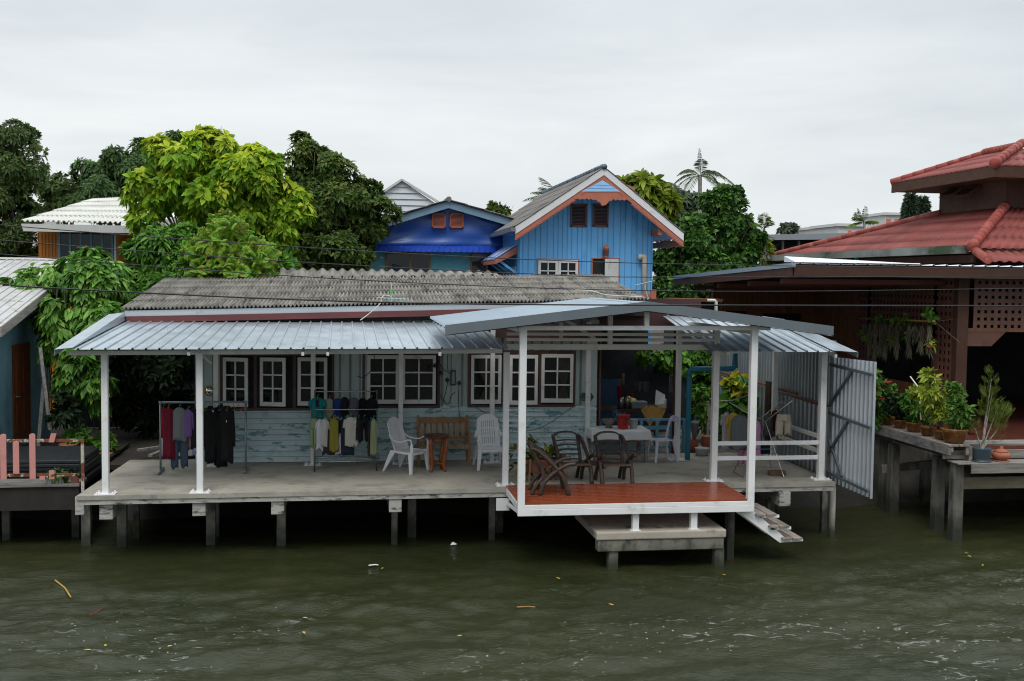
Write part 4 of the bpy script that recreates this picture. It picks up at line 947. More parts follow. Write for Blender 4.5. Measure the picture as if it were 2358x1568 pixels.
# ================================================================== restaurant on the right
Q = thing('red_roof_pavilion', 'brown timber pavilion under a two tier red tiled hip roof', 'building', (20, 8, 0))
xw = 17.85; yc = 3.4
# lattice walls
def lattice(b, plane, c, a0, a1, z0, z1, pitch, bar, th=.014):
    n = max(1, round((a1-a0)/pitch))
    for i in range(n+1):
        a = lerp(a0, a1, i/n)
        if plane == 'x': b.box((c, a-bar/2, z0), (c+th, a+bar/2, z1))
        else: b.box((a-bar/2, c, z0), (a+bar/2, c+th, z1))
    m = max(1, round((z1-z0)/pitch))
    for j in range(m+1):
        z = lerp(z0, z1, j/m)
        if plane == 'x': b.box((c+.003, a0, z-bar/2), (c+th-.003, a1, z+bar/2))
        else: b.box((a0, c+.003, z-bar/2), (a1, c+th-.003, z+bar/2))
yl0 = gx(2205, 800, xw).y; yl1 = gx(1970, 800, xw).y; yo0 = gx(2150, 800, xw).y; yo1 = gx(1998, 800, xw).y
zop = gx(2080, 770, xw).z; zlo = gx(2080, 878, xw).z
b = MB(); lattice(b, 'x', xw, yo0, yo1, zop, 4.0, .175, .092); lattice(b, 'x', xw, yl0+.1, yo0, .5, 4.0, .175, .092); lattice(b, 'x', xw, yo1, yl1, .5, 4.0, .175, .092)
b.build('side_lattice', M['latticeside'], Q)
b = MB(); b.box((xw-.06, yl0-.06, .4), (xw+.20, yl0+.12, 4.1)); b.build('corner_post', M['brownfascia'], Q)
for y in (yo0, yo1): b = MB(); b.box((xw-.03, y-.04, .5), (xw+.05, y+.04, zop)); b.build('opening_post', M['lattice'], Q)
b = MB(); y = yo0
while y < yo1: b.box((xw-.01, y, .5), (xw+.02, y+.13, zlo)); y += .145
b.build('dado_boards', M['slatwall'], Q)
xf0 = xw+.1; xr1 = 24; zf = gy(2300, 762, yl0).z
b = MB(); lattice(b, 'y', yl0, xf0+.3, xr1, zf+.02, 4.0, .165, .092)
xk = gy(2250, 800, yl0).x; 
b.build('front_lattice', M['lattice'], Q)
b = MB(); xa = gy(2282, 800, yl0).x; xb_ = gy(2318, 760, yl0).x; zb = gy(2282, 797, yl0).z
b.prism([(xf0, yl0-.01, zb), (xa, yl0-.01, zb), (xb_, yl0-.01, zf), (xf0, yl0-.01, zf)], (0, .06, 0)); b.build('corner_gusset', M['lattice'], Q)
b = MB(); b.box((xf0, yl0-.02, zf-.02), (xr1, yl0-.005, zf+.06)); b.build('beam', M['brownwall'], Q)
# interior
b = MB(); b.box((xw+.3, 3.0, .30), (26, 18, .42)); b.box((xw-1.2, .95, .385), (26, 3.0, .43)); b.build('floor', M['floorred'], Q)
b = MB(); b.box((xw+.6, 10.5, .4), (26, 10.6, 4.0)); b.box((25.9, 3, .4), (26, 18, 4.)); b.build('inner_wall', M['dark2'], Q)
b = MB(); b.box((xw+.05, 3.2, 4.0), (26, 18, 4.05)); b.build('ceiling', M['dark'], Q)
# slat walls
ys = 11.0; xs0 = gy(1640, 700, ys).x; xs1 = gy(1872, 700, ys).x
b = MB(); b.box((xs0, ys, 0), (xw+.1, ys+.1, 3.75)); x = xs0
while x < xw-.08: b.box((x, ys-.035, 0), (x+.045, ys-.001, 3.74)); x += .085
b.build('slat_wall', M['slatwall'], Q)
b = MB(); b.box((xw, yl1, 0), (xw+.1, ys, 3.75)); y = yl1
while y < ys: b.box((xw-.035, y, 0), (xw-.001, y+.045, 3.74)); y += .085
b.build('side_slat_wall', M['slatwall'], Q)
for u0, u1, v0, v1 in ((1666, 1717, 716, 760), (1757, 1844, 722, 790)):
    a = gy(u0, v1, ys-.05); c = gy(u1, v0, ys-.05); b = MB(); b.box((a.x, ys-.06, a.z), (c.x, ys-.04, c.z)); b.build('window', M['dark2'], Q)
# low zinc roof
f0, f1 = gy(1825, 607, 3.0), gy(2400, 612, 3.0); bk = gy(1562, 636, 11.2)
X1 = 27
b = MB(); corrugated(b, (f0.x, 2.95, f0.z), (X1, 2.95, f0.z+.0), (f0.x, 11.4, bk.z), (X1, 11.4, bk.z), .30, .03, prof='trap'); b.build('low_roof', M['zincw'], Q, solid=.006)
fe = gy(2115, 606, 3.0).x
b = MB(); b.hexa([(f0.x+.02, 2.93, f0.z+.035), (fe, 2.93, f0.z+.035), (fe, 3.5, f0.z+.04), (f0.x+.02, 3.5, f0.z+.04), (f0.x+.02, 2.94, f0.z+.045), (fe, 2.94, f0.z+.045), (fe, 3.5, f0.z+.06), (f0.x+.02, 3.5, f0.z+.165)]); b.build('loose_zinc_sheet', M['zincw'], Q)
b = MB(); b.box((f0.x, 2.97, f0.z-.26), (X1, 3.02, f0.z-.02)); b.hexa([(f0.x-.03, 2.97, f0.z-.26), (f0.x+.02, 2.97, f0.z-.26), (f0.x+.02, 11.4, bk.z-.27), (f0.x-.03, 11.4, bk.z-.27), (f0.x-.03, 2.97, f0.z-.08), (f0.x+.02, 2.97, f0.z-.08), (f0.x+.02, 11.4, bk.z-.09), (f0.x-.03, 11.4, bk.z-.09)]); b.build('low_fascia', M['brownfascia'], Q)
b = MB(); b.hexa([(f0.x-.05, 2.9, f0.z-.075), (f0.x+.03, 2.9, f0.z-.075), (f0.x+.03, 11.4, bk.z-.085), (f0.x-.05, 11.4, bk.z-.085), (f0.x-.05, 2.9, f0.z+.02), (f0.x+.03, 2.9, f0.z+.02), (f0.x+.03, 11.4, bk.z+.01), (f0.x-.05, 11.4, bk.z+.01)]); b.build('roof_flashing', M['gutterblue'], Q)
b = MB(); b.hexa([(f0.x+.1, 3.05, f0.z-.20), (X1, 3.05, f0.z-.20), (X1, 11.3, bk.z-.20), (f0.x+.1, 11.3, bk.z-.20), (f0.x+.1, 3.05, f0.z-.17), (X1, 3.05, f0.z-.17), (X1, 11.3, bk.z-.17), (f0.x+.1, 11.3, bk.z-.17)]); b.build('soffit', M['brownfascia'], Q)
b = MB()
for y in (4.2, 6.2, 8.4, 10.4): z = lerp(f0.z, bk.z, (y-3)/8.4)-.33; b.bar((f0.x+.25, y, z), (xw, y, z), .10, .11)
b.build('purlins', M['salmondark'], Q)
# main hip roof
Bc = gy(2240, 572, 5.0); xA = Bc.x; yA = gx(1764, 594, xA).y; zE = Bc.z
def corner_hit(u, v, s=1):
    d = ray(u, v)   # point (Bc.x+k, Bc.y+k)
    # CAM.x+dx t = Bc.x+k ; CAM.y+dy t = Bc.y+k
    t = (Bc.x-Bc.y-CAM[0]+CAM[1])/(d[0]-d[1]); return Vector((CAM[0]+d[0]*t, CAM[1]+d[1]*t, CAM[2]+d[2]*t))
Cc = corner_hit(2315, 478); kk = Cc.x-Bc.x; yD = gx(2163, 470, Cc.x).y; XE = 34
def tiled(name, p00, p10, p01, p11, pitch=.30, rows=4):
    b = MB(); corrugated(b, p00, p10, p01, p11, pitch*.8, .017, rows=rows, lap=.006, seg=6); return b.build(name, M['redtile'], Q, smooth=True, solid=.012)
tiled('tiled_roof', (xA, 5.0, zE), (xA, yA, zE), (Cc.x, Cc.y, Cc.z), (Cc.x, yD, Cc.z), .30)
tiled('tiled_roof', (xA, 5.0, zE), (XE, 5.0, zE), (Cc.x, Cc.y, Cc.z), (XE-kk, Cc.y, Cc.z), .30)
def ridge(p, q, r=.13, n=10, nm='hip_tiles'):
    p, q = V(p), V(q); b = MB()
    for i in range(n):
        a = lerp(p, q, i/n); c = lerp(p, q, (i+1.12)/n); b.tube([a, c], [r*1.03, r*.96], 12)
    b.build(nm, M['redridge'], Q, smooth=True)
ridge((xA-.05, 4.95, zE+.04), Cc+Vector((0, 0, .05)), .125, 12); ridge((xA, yA, zE+.03), (Cc.x, yD, Cc.z+.03), .11, 12)
b = MB(); b.bar((xA-.14, 5.1, zE-.02), (xA-.14, yA, zE-.02), .22, .20); b.build('gutter', M['gutter'], Q)
b = MB(); b.bar((xA+.05, 5.0, zE-.24), (xA+.05, yA, zE-.24), .06, .18); b.bar((xA+.05, 5.05, zE-.11), (XE, 5.05, zE-.11), .06, .27); b.build('eave_board', M['brownfascia'], Q)
b = MB(); b.box((xA+.35, 5.4, 4.05), (XE, yA-.3, zE-.05)); b.build('upper_wall', M['brownfascia'], Q)
p = gx(1976, 590, xA-.1); b = MB(); b.tube([(xA-.14, p.y, zE-.1), (xA-.14, p.y, 3.9)], .06, 10); b.build('downpipe', M['bluepipe'], Q, smooth=True)
a = gx(2235, 590, xA+.1); b = MB(); corrugated(b, (xA-.3, 3.9, 4.24), (XE, 3.9, 4.24), (xA+.1, 4.98, 4.50), (XE, 4.98, 4.50), .24, .02, rows=1); b.build('skirt_roof', M['redtile'], Q, smooth=True, solid=.012)
b = MB(); b.tube([(xA-.32, 3.85, 4.27), (xA+.05, 5.0, 4.52)], .10, 10); b.build('hip_tiles', M['redridge'], Q, smooth=True)
b = MB(); b.hexa([(Cc.x, Cc.y, Cc.z-.1), (XE, Cc.y, Cc.z-.1), (XE, yD, Cc.z-.1), (Cc.x, yD, Cc.z-.1), (Cc.x, Cc.y, Cc.z+1.25), (XE, Cc.y, Cc.z+1.25), (XE, yD, Cc.z+1.25), (Cc.x, yD, Cc.z+1.25)]); b.build('cupola_wall', M['brownfascia'], Q)
for k, (ua, ub) in enumerate(((2195, 2225), (2228, 2262))):
    y0_ = gx(ub, 440, Cc.x).y; y1_ = gx(ua, 440, Cc.x).y; z0_ = gx(ub, 462, Cc.x).z; z1_ = gx(ub, 425, Cc.x).z
    b = MB(); b.hexa([(Cc.x-.45, y0_, z0_+.12), (Cc.x-.41, y0_, z0_+.12), (Cc.x-.41, y1_, z0_+.12), (Cc.x-.45, y1_, z0_+.12), (Cc.x-.05, y0_, z1_), (Cc.x-.01, y0_, z1_), (Cc.x-.01, y1_, z1_), (Cc.x-.05, y1_, z1_)]); w_ = b.build('hopper_window', M['brownwall'], Q)
    b = MB(); b.hexa([(Cc.x-.46, y0_+.08, z0_+.20), (Cc.x-.44, y0_+.08, z0_+.20), (Cc.x-.44, y1_-.08, z0_+.20), (Cc.x-.46, y1_-.08, z0_+.20), (Cc.x-.10, y0_+.08, z1_-.05), (Cc.x-.08, y0_+.08, z1_-.05), (Cc.x-.08, y1_-.08, z1_-.05), (Cc.x-.10, y1_-.08, z1_-.05)]); b.build('pane', M['glassd'], w_)
Ec = corner_hit(2290, 381); Gc = corner_hit(2345, 341); ke = Gc.x-Ec.x; yF = gx(2052, 431, Ec.x).y
tiled('upper_tiled_roof', (Ec.x, Ec.y, Ec.z), (Ec.x, yF, Ec.z), Gc, (Gc.x, yF-ke, Gc.z), .30, 3)
tiled('upper_tiled_roof', (Ec.x, Ec.y, Ec.z), (XE, Ec.y, Ec.z), Gc, (XE, Gc.y, Gc.z), .30, 3)
ridge(Ec+Vector((-.03, -.03, .05)), Gc+Vector((.3, .3, .18)), .12, 8); ridge((Ec.x, yF, Ec.z+.03), (Gc.x, yF-ke, Gc.z+.03), .10, 8)
ridge((Gc.x, Gc.y, Gc.z+.05), (Gc.x, yF-ke, Gc.z+.05), .12, 9, 'ridge_tiles')
b = MB(); b.bar((Ec.x+.04, Ec.y, Ec.z-.13), (Ec.x+.04, yF, Ec.z-.13), .06, .30); b.bar((Ec.x, Ec.y+.04, Ec.z-.13), (XE, Ec.y+.04, Ec.z-.13), .06, .30)
b.hexa([(Ec.x+.1, Ec.y+.1, Ec.z-.26), (XE, Ec.y+.1, Ec.z-.26), (XE, yF, Ec.z-.26), (Ec.x+.1, yF, Ec.z-.26), (Ec.x+.1, Ec.y+.1, Ec.z-.22), (XE, Ec.y+.1, Ec.z-.22), (XE, yF, Ec.z-.22), (Ec.x+.1, yF, Ec.z-.22)]); b.build('upper_eave', M['brownfascia'], Q)
# restaurant terrace with plank shelves and piles
Tr = thing('restaurant_terrace', 'weathered timber terrace on tall piles in front of the lattice pavilion', 'terrace', (17, 1.5, .4))
xp = 15.62; ya_, yb2 = gx(2184, 1038, xp).y, gx(1990, 983, xp).y
b = MB(); b.box((xp, ya_, .50), (xp+.06, yb2+3, .66)); b.build('edge_board', M['greywoodedge'], Tr, bevel=.006)
b = MB()
for k in range(2): b.box((xp+.0+.22*k, ya_-.02, .662), (xp+.20+.22*k, yb2+3, .70))
b.build('shelf_plank', M['greywood'], Tr, bevel=.006)
b = MB(); b.box((xp+.44, ya_+.02, .35), (xp+.5, yb2+3, .66)); b.box((xp+.05, ya_+.0, .56), (xp+.1, ya_+.05, .66)); b.box((xp+.36, ya_-.0, .50), (xp+.42, ya_+.05, .66)); b.build('shelf_support', M['greywood'], Tr)
s0 = gy(2200, 1066, -.25); s1 = gy(2237, 1069, -.3)
b = MB(); b.box((s0.x+.05, -.28, .36), (25, .12, .385)); b.build('low_shelf', M['greywoodx'], Tr, bevel=.006)
b = MB(); b.box((s1.x, -.31, .20), (25, -.285, .384)); b.build('low_shelf_board', M['greywoodx'], Tr)
a = gy(2215, 1112, .1); b = MB(); b.box((a.x, .1, a.z-.12), (25, .16, a.z+.10)); b.build('cross_board', M['greywood3'], Tr)
b = MB(); b.box((s0.x, .14, .40), (25, .20, .56)); b.box((s0.x, .30, .62), (25, .80, .655)); b.build('rear_shelf_board', M['greywoodx'], Tr)
for u, y in ((2159, .85), (2201, .0), (2055, 2.4), (2035, 3.0), (2130, 3.4)):
    p = gy(u, 1150, y); r = .105
    b = MB(); b.hexa([(p.x-r, y-r, -2), (p.x+r, y-r, -2), (p.x+r, y+r, -2), (p.x-r, y+r, -2), (p.x-r*.9, y-r*.9, .34 if y else .36), (p.x+r*.9, y-r*.9, .34 if y else .36), (p.x+r*.9, y+r*.9, .34 if y else .36), (p.x-r*.9, y+r*.9, .34 if y else .36)]); b.build('pile', M['pile'], Tr, bevel=.015)
p0, p1 = gy(2030, 1080, 2.6), gy(2200, 1075, 1.2); b = MB(); b.bar(p0, (p1.x+1, 2.0, p1.z), .1, .16); b.build('cross_beam', M['pile'], Tr)
b = MB(); b.box((xp+.55, .9, .30), (25, 3.0, .38)); b.box((15.9, .95, .1), (25, 1.0, .298)); b.build('deck_frame', M['darkwood2'], Tr)
# ---- things on the right: far blocks
G2 = thing('grandstand_roof', 'long grey flat roofed stand with open sides beyond the palm', 'building', (24, 60, 0))
a, c = gy(1750, 545, 58), gy(1960, 538, 58)
b = MB(); b.hexa([(a.x, 58, a.z-.25), (c.x+8, 58, c.z-.2), (c.x+8, 66, c.z+.1), (a.x, 66, a.z+.1), (a.x, 58, a.z+.15), (c.x+8, 58, c.z+.35), (c.x+8, 66, c.z+.55), (a.x, 66, a.z+.4)]); b.build('roof', M['gridmetal'], G2)
b = MB(); b.box((a.x+1, 60, 4.4), (c.x+8, 60.2, a.z)); b.build('shaded_bay', M['dark2'], G2)
b = MB()
for k in range(9): x = lerp(a.x+1, c.x+4, k/8); b.box((x, 59.2, 4), (x+.12, 59.4, a.z-.2))
b.build('columns', M['gridmetal'], G2)
b = MB(); b.box((a.x-1, 58.6, -.2), (c.x+8, 58.9, 4.55)); b.build('block_wall', M['block'], G2)
def flats(nm, label, u0, u1, v0, v1, y, bays):
    f = thing(nm, label, 'building', gy((u0+u1)/2, 620, y)); a = gy(u0, v1, y); c = gy(u1, v0, y)
    b = MB(); b.box((a.x, y, 0), (c.x, y+8, c.z)); b.build('wall', M['farwhite'], f)
    for t0, t1 in bays: b = MB(); b.box((lerp(a.x, c.x, t0), y-.1, c.z-2.4), (lerp(a.x, c.x, t1), y-.01, c.z-.5)); b.build('orange_panel', M['farorange'], f)
    b = MB(); b.box((a.x-.3, y-.3, c.z), (c.x+.3, y+8, c.z+.35)); b.build('parapet', M['farwhite'], f)
flats('apartment_block', 'white block with a small orange panel just beyond the stand roof', 1930, 1990, 522, 548, 110, ((.38, .5), (.85, .97)))
flats('apartment_block', 'taller white block with orange panels behind the small palm', 2038, 2135, 497, 540, 120, ((.02, .12), (.22, .38), (.7, .8)))
flats('apartment_block', 'low plain white block at the left end of the far row', 1880, 1928, 528, 548, 125, ())
fb = thing('far_left_house', 'distant house with red edged roof glimpsed between the dark trees', 'house', gy(75, 500, 45))
a = gy(40, 500, 45); c = gy(86, 478, 45); b = MB(); b.box((a.x, 45, 0), (c.x, 50, c.z-.15)); b.build('wall', M['cream'], fb); b = MB(); b.box((a.x-.3, 44.7, c.z-.15), (c.x+.2, 50, c.z)); b.build('roof', M['redtile'], fb)
b = MB(); a = gy(1545, 690, 7.5); c = gy(1645, 683, 7.5); Sh = thing('shed', 'low shed with orange edged roof between blue wall and slatted wall', 'shed', (a.x, 7.6, 0)); b.box((a.x, 7.4, a.z-.04), (c.x+.2, 8.2, a.z+.03)); b.build('roof', M['shedorange'], Sh); b = MB(); b.box((a.x-.05, 7.8, -.1), (c.x+.3, 7.9, a.z-.05)); b.build('wall', M['void'], Sh)
# ================================================================== vegetation
UP = np.array([0, 0, 1.])
def nrm(a): return a/np.maximum(np.linalg.norm(a, axis=-1, keepdims=True), 1e-9)
def leaf_quads(P, D, Nn, L, W, droop=.2, fold=.25):
    n = len(P); L = np.broadcast_to(L, (n,))[:, None]; W = np.broadcast_to(W, (n,))[:, None]
    D = nrm(D); S = nrm(np.cross(D, Nn)); U = nrm(np.cross(S, D))
    def at(t, s):
        return P+D*L*t+S*W*.5*s+U*(W*.5*fold*abs(s))-UP*(droop*L*t*t)
    vs = np.stack([at(0, 0), at(.32, 1), at(.68, .78), at(1, 0), at(.68, -.78), at(.32, -1)], 1)
    i = np.arange(n)[:, None]*6
    f = np.concatenate([i+np.array([0, 1, 2, 3]), i+np.array([0, 3, 4, 5])], 1).reshape(-1, 4)
    return vs.reshape(-1, 3), f
def bl(u, v, ru, rv, y, dep=None):
    m = mpp(y); c = gy(u, v, y); return (np.array(c), np.array([ru*m, dep if dep else .8*max(ru, rv)*m, rv*m]))
def crown_points(blobs, n, lump=.38, fill=.2, seed=1, flat=0):
    r = np.random.default_rng(seed); P = []; Nn = []
    area = np.array([(b[1][0]*b[1][2]+b[1][0]*b[1][1]+b[1][1]*b[1][2]) for b in blobs]); area /= area.sum()
    for (c, R), a in zip(blobs, area):
        m = max(8, int(n*a)); k = max(5, int(9+8*a))
        sd = nrm(r.normal(size=(k, 3))); sc = sd*R*r.uniform(.62, .86, (k, 1)); sr = R.mean()*lump*r.uniform(.7, 1.35, k)
        k = int(k*(.38/lump)**1.5); sd = nrm(r.normal(size=(k, 3))); sc = sd*R*r.uniform(.62, .86, (k, 1)); sr = R.mean()*lump*r.uniform(.7, 1.35, k); w = r.integers(0, k, m); d = nrm(r.normal(size=(m, 3))); d = nrm(d+sd[w]*.6)
        rr = r.uniform(.7, 1.04, (m, 1))
        p = c+sc[w]+d*sr[w][:, None]*rr*np.array([1, 1, .8]); nn = nrm(d*.7+sd[w]*.5)
        q = int(m*fill)
        di = nrm(r.normal(size=(q, 3))); p[:q] = c+di*R*r.uniform(.15, .8, (q, 1)); nn[:q] = di
        P.append(p); Nn.append(nn)
    return np.concatenate(P), np.concatenate(Nn)
def foliage(name, parent, mat, P, Nn, k, L, W, droop=.25, down=.25, out=.55, seed=1, smooth=False, fold=.25, side=.85):
    r = np.random.default_rng(seed); n = len(P)
    P2 = np.repeat(P, k, 0); N2 = np.repeat(Nn, k, 0)
    t = nrm(np.cross(N2, r.normal(size=(n*k, 3))))
    D = nrm(t*side+N2*out-UP*down*r.uniform(.3, 1.4, (n*k, 1)))
    LL = L*r.uniform(.5, 1.4, n*k); v, f = leaf_quads(P2+D*LL[:, None]*.08, D, nrm(N2+UP*.5), LL, LL*(W/L)*r.uniform(.8, 1.2, n*k), droop, fold)
    return np_mesh(name, v, f, mat, parent)
def limbs(parent, base, blobs, r0, name='trunk', seed=3, mat=None):
    r = random.Random(seed); b = MB(); base = V(base)
    cs = [V(c) for c, _ in blobs]; top = sum(cs, Vector())/len(cs)
    fork = lerp(base, top, .55)+Vector((r.uniform(-.1, .1), 0, 0))
    b.tube([base, lerp(base, fork, .5)+Vector((r.uniform(-.08, .08), r.uniform(-.08, .08), 0)), fork], [r0, r0*.85, r0*.7], 9)
    for c in cs:
        m = lerp(fork, c, .5)+Vector((r.uniform(-.15, .15), r.uniform(-.15, .15), r.uniform(-.05, .2)))
        b.tube([fork, m, c], [r0*.5, r0*.32, r0*.12], 6)
        for _ in range(3):
            d = Vector((r.uniform(-1, 1), r.uniform(-1, 1), r.uniform(-.2, 1))).normalized()
            b.tube([m, lerp(m, c, .5)+d*.25, c+d*.6], [r0*.18, r0*.12, r0*.04], 5)
    return b.build(name, mat or M['bark'], parent, smooth=True)
def tree(name, label, blobs, base, r0, mat, n, k, L, W, droop=.25, down=.25, out=.55, young=None, group=None, seed=1, fill=.2, cat='tree', lump=.38, fold=.25):
    t = thing(name, label, cat, base, group)
    limbs(t, base, blobs, r0, seed=seed)
    P, Nn = crown_points(blobs, n, lump, fill, seed)
    if young:
        zc = Nn[:, 2] + np.random.default_rng(seed+5).normal(0, .25, len(P))
        hi = zc > young[1]
        foliage('crown', t, mat, P[~hi], Nn[~hi], k, L, W, droop, down, out, seed, fold=fold)
        foliage('young_leaves', t, young[0], P[hi]+UP*.05, Nn[hi], k, L*1.05, W*1.05, droop, down*.8, out, seed+1, fold=fold)
    else: foliage('crown', t, mat, P, Nn, k, L, W, droop, down, out, seed, fold=fold)
    return t
LM = leaf_mat
M['l_dark'] = LM('dark_leaves', [(.028, .066, .020), (.055, .11, .028), (.09, .15, .035), (.135, .165, .045)], .22)
M['l_mango'] = LM('mango_leaves', [(.038, .092, .030), (.07, .14, .04), (.125, .21, .06)], .22)
M['l_lime'] = LM('lime_leaves', [(.085, .20, .012), (.155, .31, .016), (.24, .41, .02), (.34, .49, .035)], .35)
M['l_limey'] = LM('yellow_young_leaves', [(.34, .46, .025), (.48, .58, .04), (.60, .66, .08)], .4)
M['l_olive'] = LM('olive_leaves', [(.025, .070, .016), (.055, .115, .021), (.105, .165, .03), (.18, .21, .05)], .25)
M['l_vine'] = LM('vine_leaves', [(.036, .12, .018), (.08, .215, .028), (.14, .30, .04), (.24, .42, .08)], .3, .35)
M['l_shrub'] = LM('shrub_leaves', [(.028, .10, .014), (.06, .18, .022), (.11, .26, .03), (.17, .34, .05)], .3)
M['l_fern'] = LM('ferny_leaves', [(.09, .26, .025), (.15, .37, .03), (.25, .43, .04), (.42, .34, .06)], .35)
M['l_glossy'] = LM('glossy_leaves', [(.020, .065, .014), (.038, .108, .020), (.066, .155, .027), (.13, .25, .045)], .22, .4)
M['l_lime2'] = LM('far_lime_leaves', [(.10, .16, .012), (.18, .25, .018), (.26, .32, .03)], .35)
M['l_far'] = LM('far_grey_leaves', [(.055, .085, .055), (.085, .12, .07), (.12, .15, .09)], .2)
M['l_palm'] = LM('palm_leaflets', [(.05, .09, .035), (.08, .13, .05), (.12, .17, .07)], .25)
M['l_palmy'] = LM('yellow_palm_leaflets', [(.08, .15, .02), (.13, .21, .03), (.2, .28, .05)], .3)
M['l_under'] = LM('understorey_leaves', [(.008, .018, .008), (.014, .032, .011), (.025, .05, .016)], .2)
M['l_euph'] = LM('pot_plant_leaves', [(.04, .12, .02), (.08, .19, .03), (.14, .25, .045)], .3)
M['l_euphy'] = LM('yellow_pot_leaves', [(.16, .26, .025), (.28, .37, .04), (.42, .45, .07)], .3)
M['l_croton'] = LM('croton_leaves', [(.03, .055, .008), (.10, .12, .012), (.24, .22, .02), (.40, .34, .04)], .25)
M['l_moss'] = LM('grey_air_plant', [(.20, .19, .12), (.30, .28, .19), (.40, .38, .27)], .3)
M['l_cypress'] = LM('feathery_leaves', [(.12, .18, .03), (.19, .26, .04), (.27, .34, .06)], .3)
M['l_euphy2'] = LM('bright_yellow_leaves', [(.35, .34, .02), (.55, .50, .03), (.65, .60, .08)], .35)
M['flower'] = pm('red_petals', (.55, .04, .05), .2, 20, rough=.6)
y = 14
tree('evergreen_tree', 'tall dark evergreen tree with ragged crown cut by the left picture edge', [bl(22, 325, 60, 48, y), bl(62, 375, 42, 55, y), bl(-25, 400, 85, 95, y), bl(30, 450, 68, 60, y), bl(10, 530, 80, 70, y), bl(-40, 590, 90, 70, y), bl(55, 560, 36, 60, y), bl(62, 500, 30, 40, y)], gy(-20, 900, y), .22, M['l_dark'], 5200, 7, .135, .042, .2, .2, seed=11)
y = 24
tree('mango_tree', 'broad dark mango tree rising behind the white roofed orange house', [bl(385, 338, 58, 30, y), bl(310, 372, 70, 42, y), bl(225, 415, 62, 40, y), bl(250, 448, 100, 45, y), bl(345, 430, 80, 70, y)], gy(270, 900, y), .3, M['l_mango'], 4600, 9, .21, .058, .3, .45, seed=12)
tree('leafy_tree', 'small dark tree between the ragged evergreen and the mango tree', [bl(150, 425, 40, 22, y), bl(130, 452, 38, 26, y), bl(165, 460, 45, 30, y)], gy(150, 900, y), .15, M['l_dark'], 700, 8, .2, .06, .2, .1, seed=13, fill=.1)
y = 10.2
tree('lime_tree', 'bright lime green tree with large drooping leaves and yellow young growth', [bl(487, 338, 66, 34, y), bl(398, 370, 88, 46, y), bl(566, 385, 84, 52, y), bl(345, 435, 50, 55, y), bl(452, 432, 80, 44, y), bl(535, 450, 60, 40, y), bl(605, 468, 80, 55, y), bl(652, 510, 58, 50, y), bl(590, 525, 62, 45, y), bl(335, 500, 26, 34, y), bl(640, 585, 42, 45, y), bl(480, 490, 60, 34, y), bl(560, 500, 60, 50, y), bl(670, 470, 40, 40, y), bl(625, 555, 52, 48, y), bl(600, 600, 50, 26, y), bl(490, 415, 135, 72, y, 1.0), bl(560, 455, 110, 60, y, 1.0)], gy(480, 900, y), .13, M['l_lime'], 5000, 6, .215, .108, .30, .75, .5, young=(M['l_limey'], .50), seed=14, fill=.08, fold=.3, lump=.33)
y = 12.0
tree('olive_green_tree', 'dense dark olive tree beside the navy gable with large leaves at its top', [bl(692, 362, 40, 48, y), bl(755, 405, 72, 58, y), bl(800, 450, 78, 70, y), bl(850, 500, 58, 50, y), bl(725, 470, 70, 80, y), bl(790, 560, 75, 60, y), bl(690, 560, 60, 60, y), bl(745, 590, 90, 40, y)], gy(760, 900, y), .2, M['l_olive'], 7000, 7, .15, .065, .2, .25, seed=15)
y = 5.6
vine = thing('climbing_vine', 'thick green climbing vine spilling over the left house roof and hanging down', 'climber', gy(190, 1000, y))
vb = [bl(203, 612, 62, 50, 6.6), bl(125, 640, 80, 40, 6.8), bl(240, 660, 40, 70, 6.2), bl(55, 648, 46, 14, 6.6), bl(215, 670, 60, 70, 6.0), bl(165, 715, 72, 60, 5.8), bl(230, 740, 48, 60, 5.6), bl(140, 775, 44, 44, 5.6), bl(180, 830, 34, 55, 5.4), bl(215, 880, 34, 55, 5.4), bl(160, 870, 24, 50, 5.4)]
P, Nn = crown_points(vb, 7000, .30, .1, 16); fo = (Nn[:, 1] < .45); P, Nn = P[fo], Nn[fo]
foliage('leaves', vine, M['l_vine'], P, Nn, 3, .20, .10, .3, 1.4, .75, 16, fold=.2, side=.5)
b = MB(); rr = random.Random(5)
for i in range(16):
    x = rr.uniform(100, 235); p = gy(x, 990, 5.7); q = gy(x+rr.uniform(-25, 25), 640, 6.2); b.tube([p, lerp(p, q, .5)+Vector((rr.uniform(-.2, .2), 0, 0)), q], .012, 5)
b.build('stems', M['bark'], vine)
def bush(name, label, blobs, base, mat, n, k, L, W, droop=.2, down=.2, out=.6, seed=1, cat='shrub', group=None, stems=True, fill=.2, r0=.04):
    t = thing(name, label, cat, base, group)
    if stems: limbs(t, base, blobs, r0, 'stems', seed)
    P, Nn = crown_points(blobs, n, .4, fill, seed); foliage('leaves', t, mat, P, Nn, k, L, W, droop, down, out, seed)
    return t
y = 8.6
bush('leafy_shrub', 'dark green long leaved shrub between vine and grey roof', [bl(352, 578, 60, 48, y), bl(325, 632, 56, 44, y), bl(400, 610, 48, 40, y), bl(290, 655, 32, 36, y), bl(362, 545, 32, 22, y), bl(420, 630, 50, 30, y), bl(340, 680, 70, 50, y), bl(275, 700, 40, 50, y), bl(370, 640, 90, 50, y)], gy(340, 900, y), M['l_shrub'], 2600, 6, .20, .06, .3, .6, seed=17)
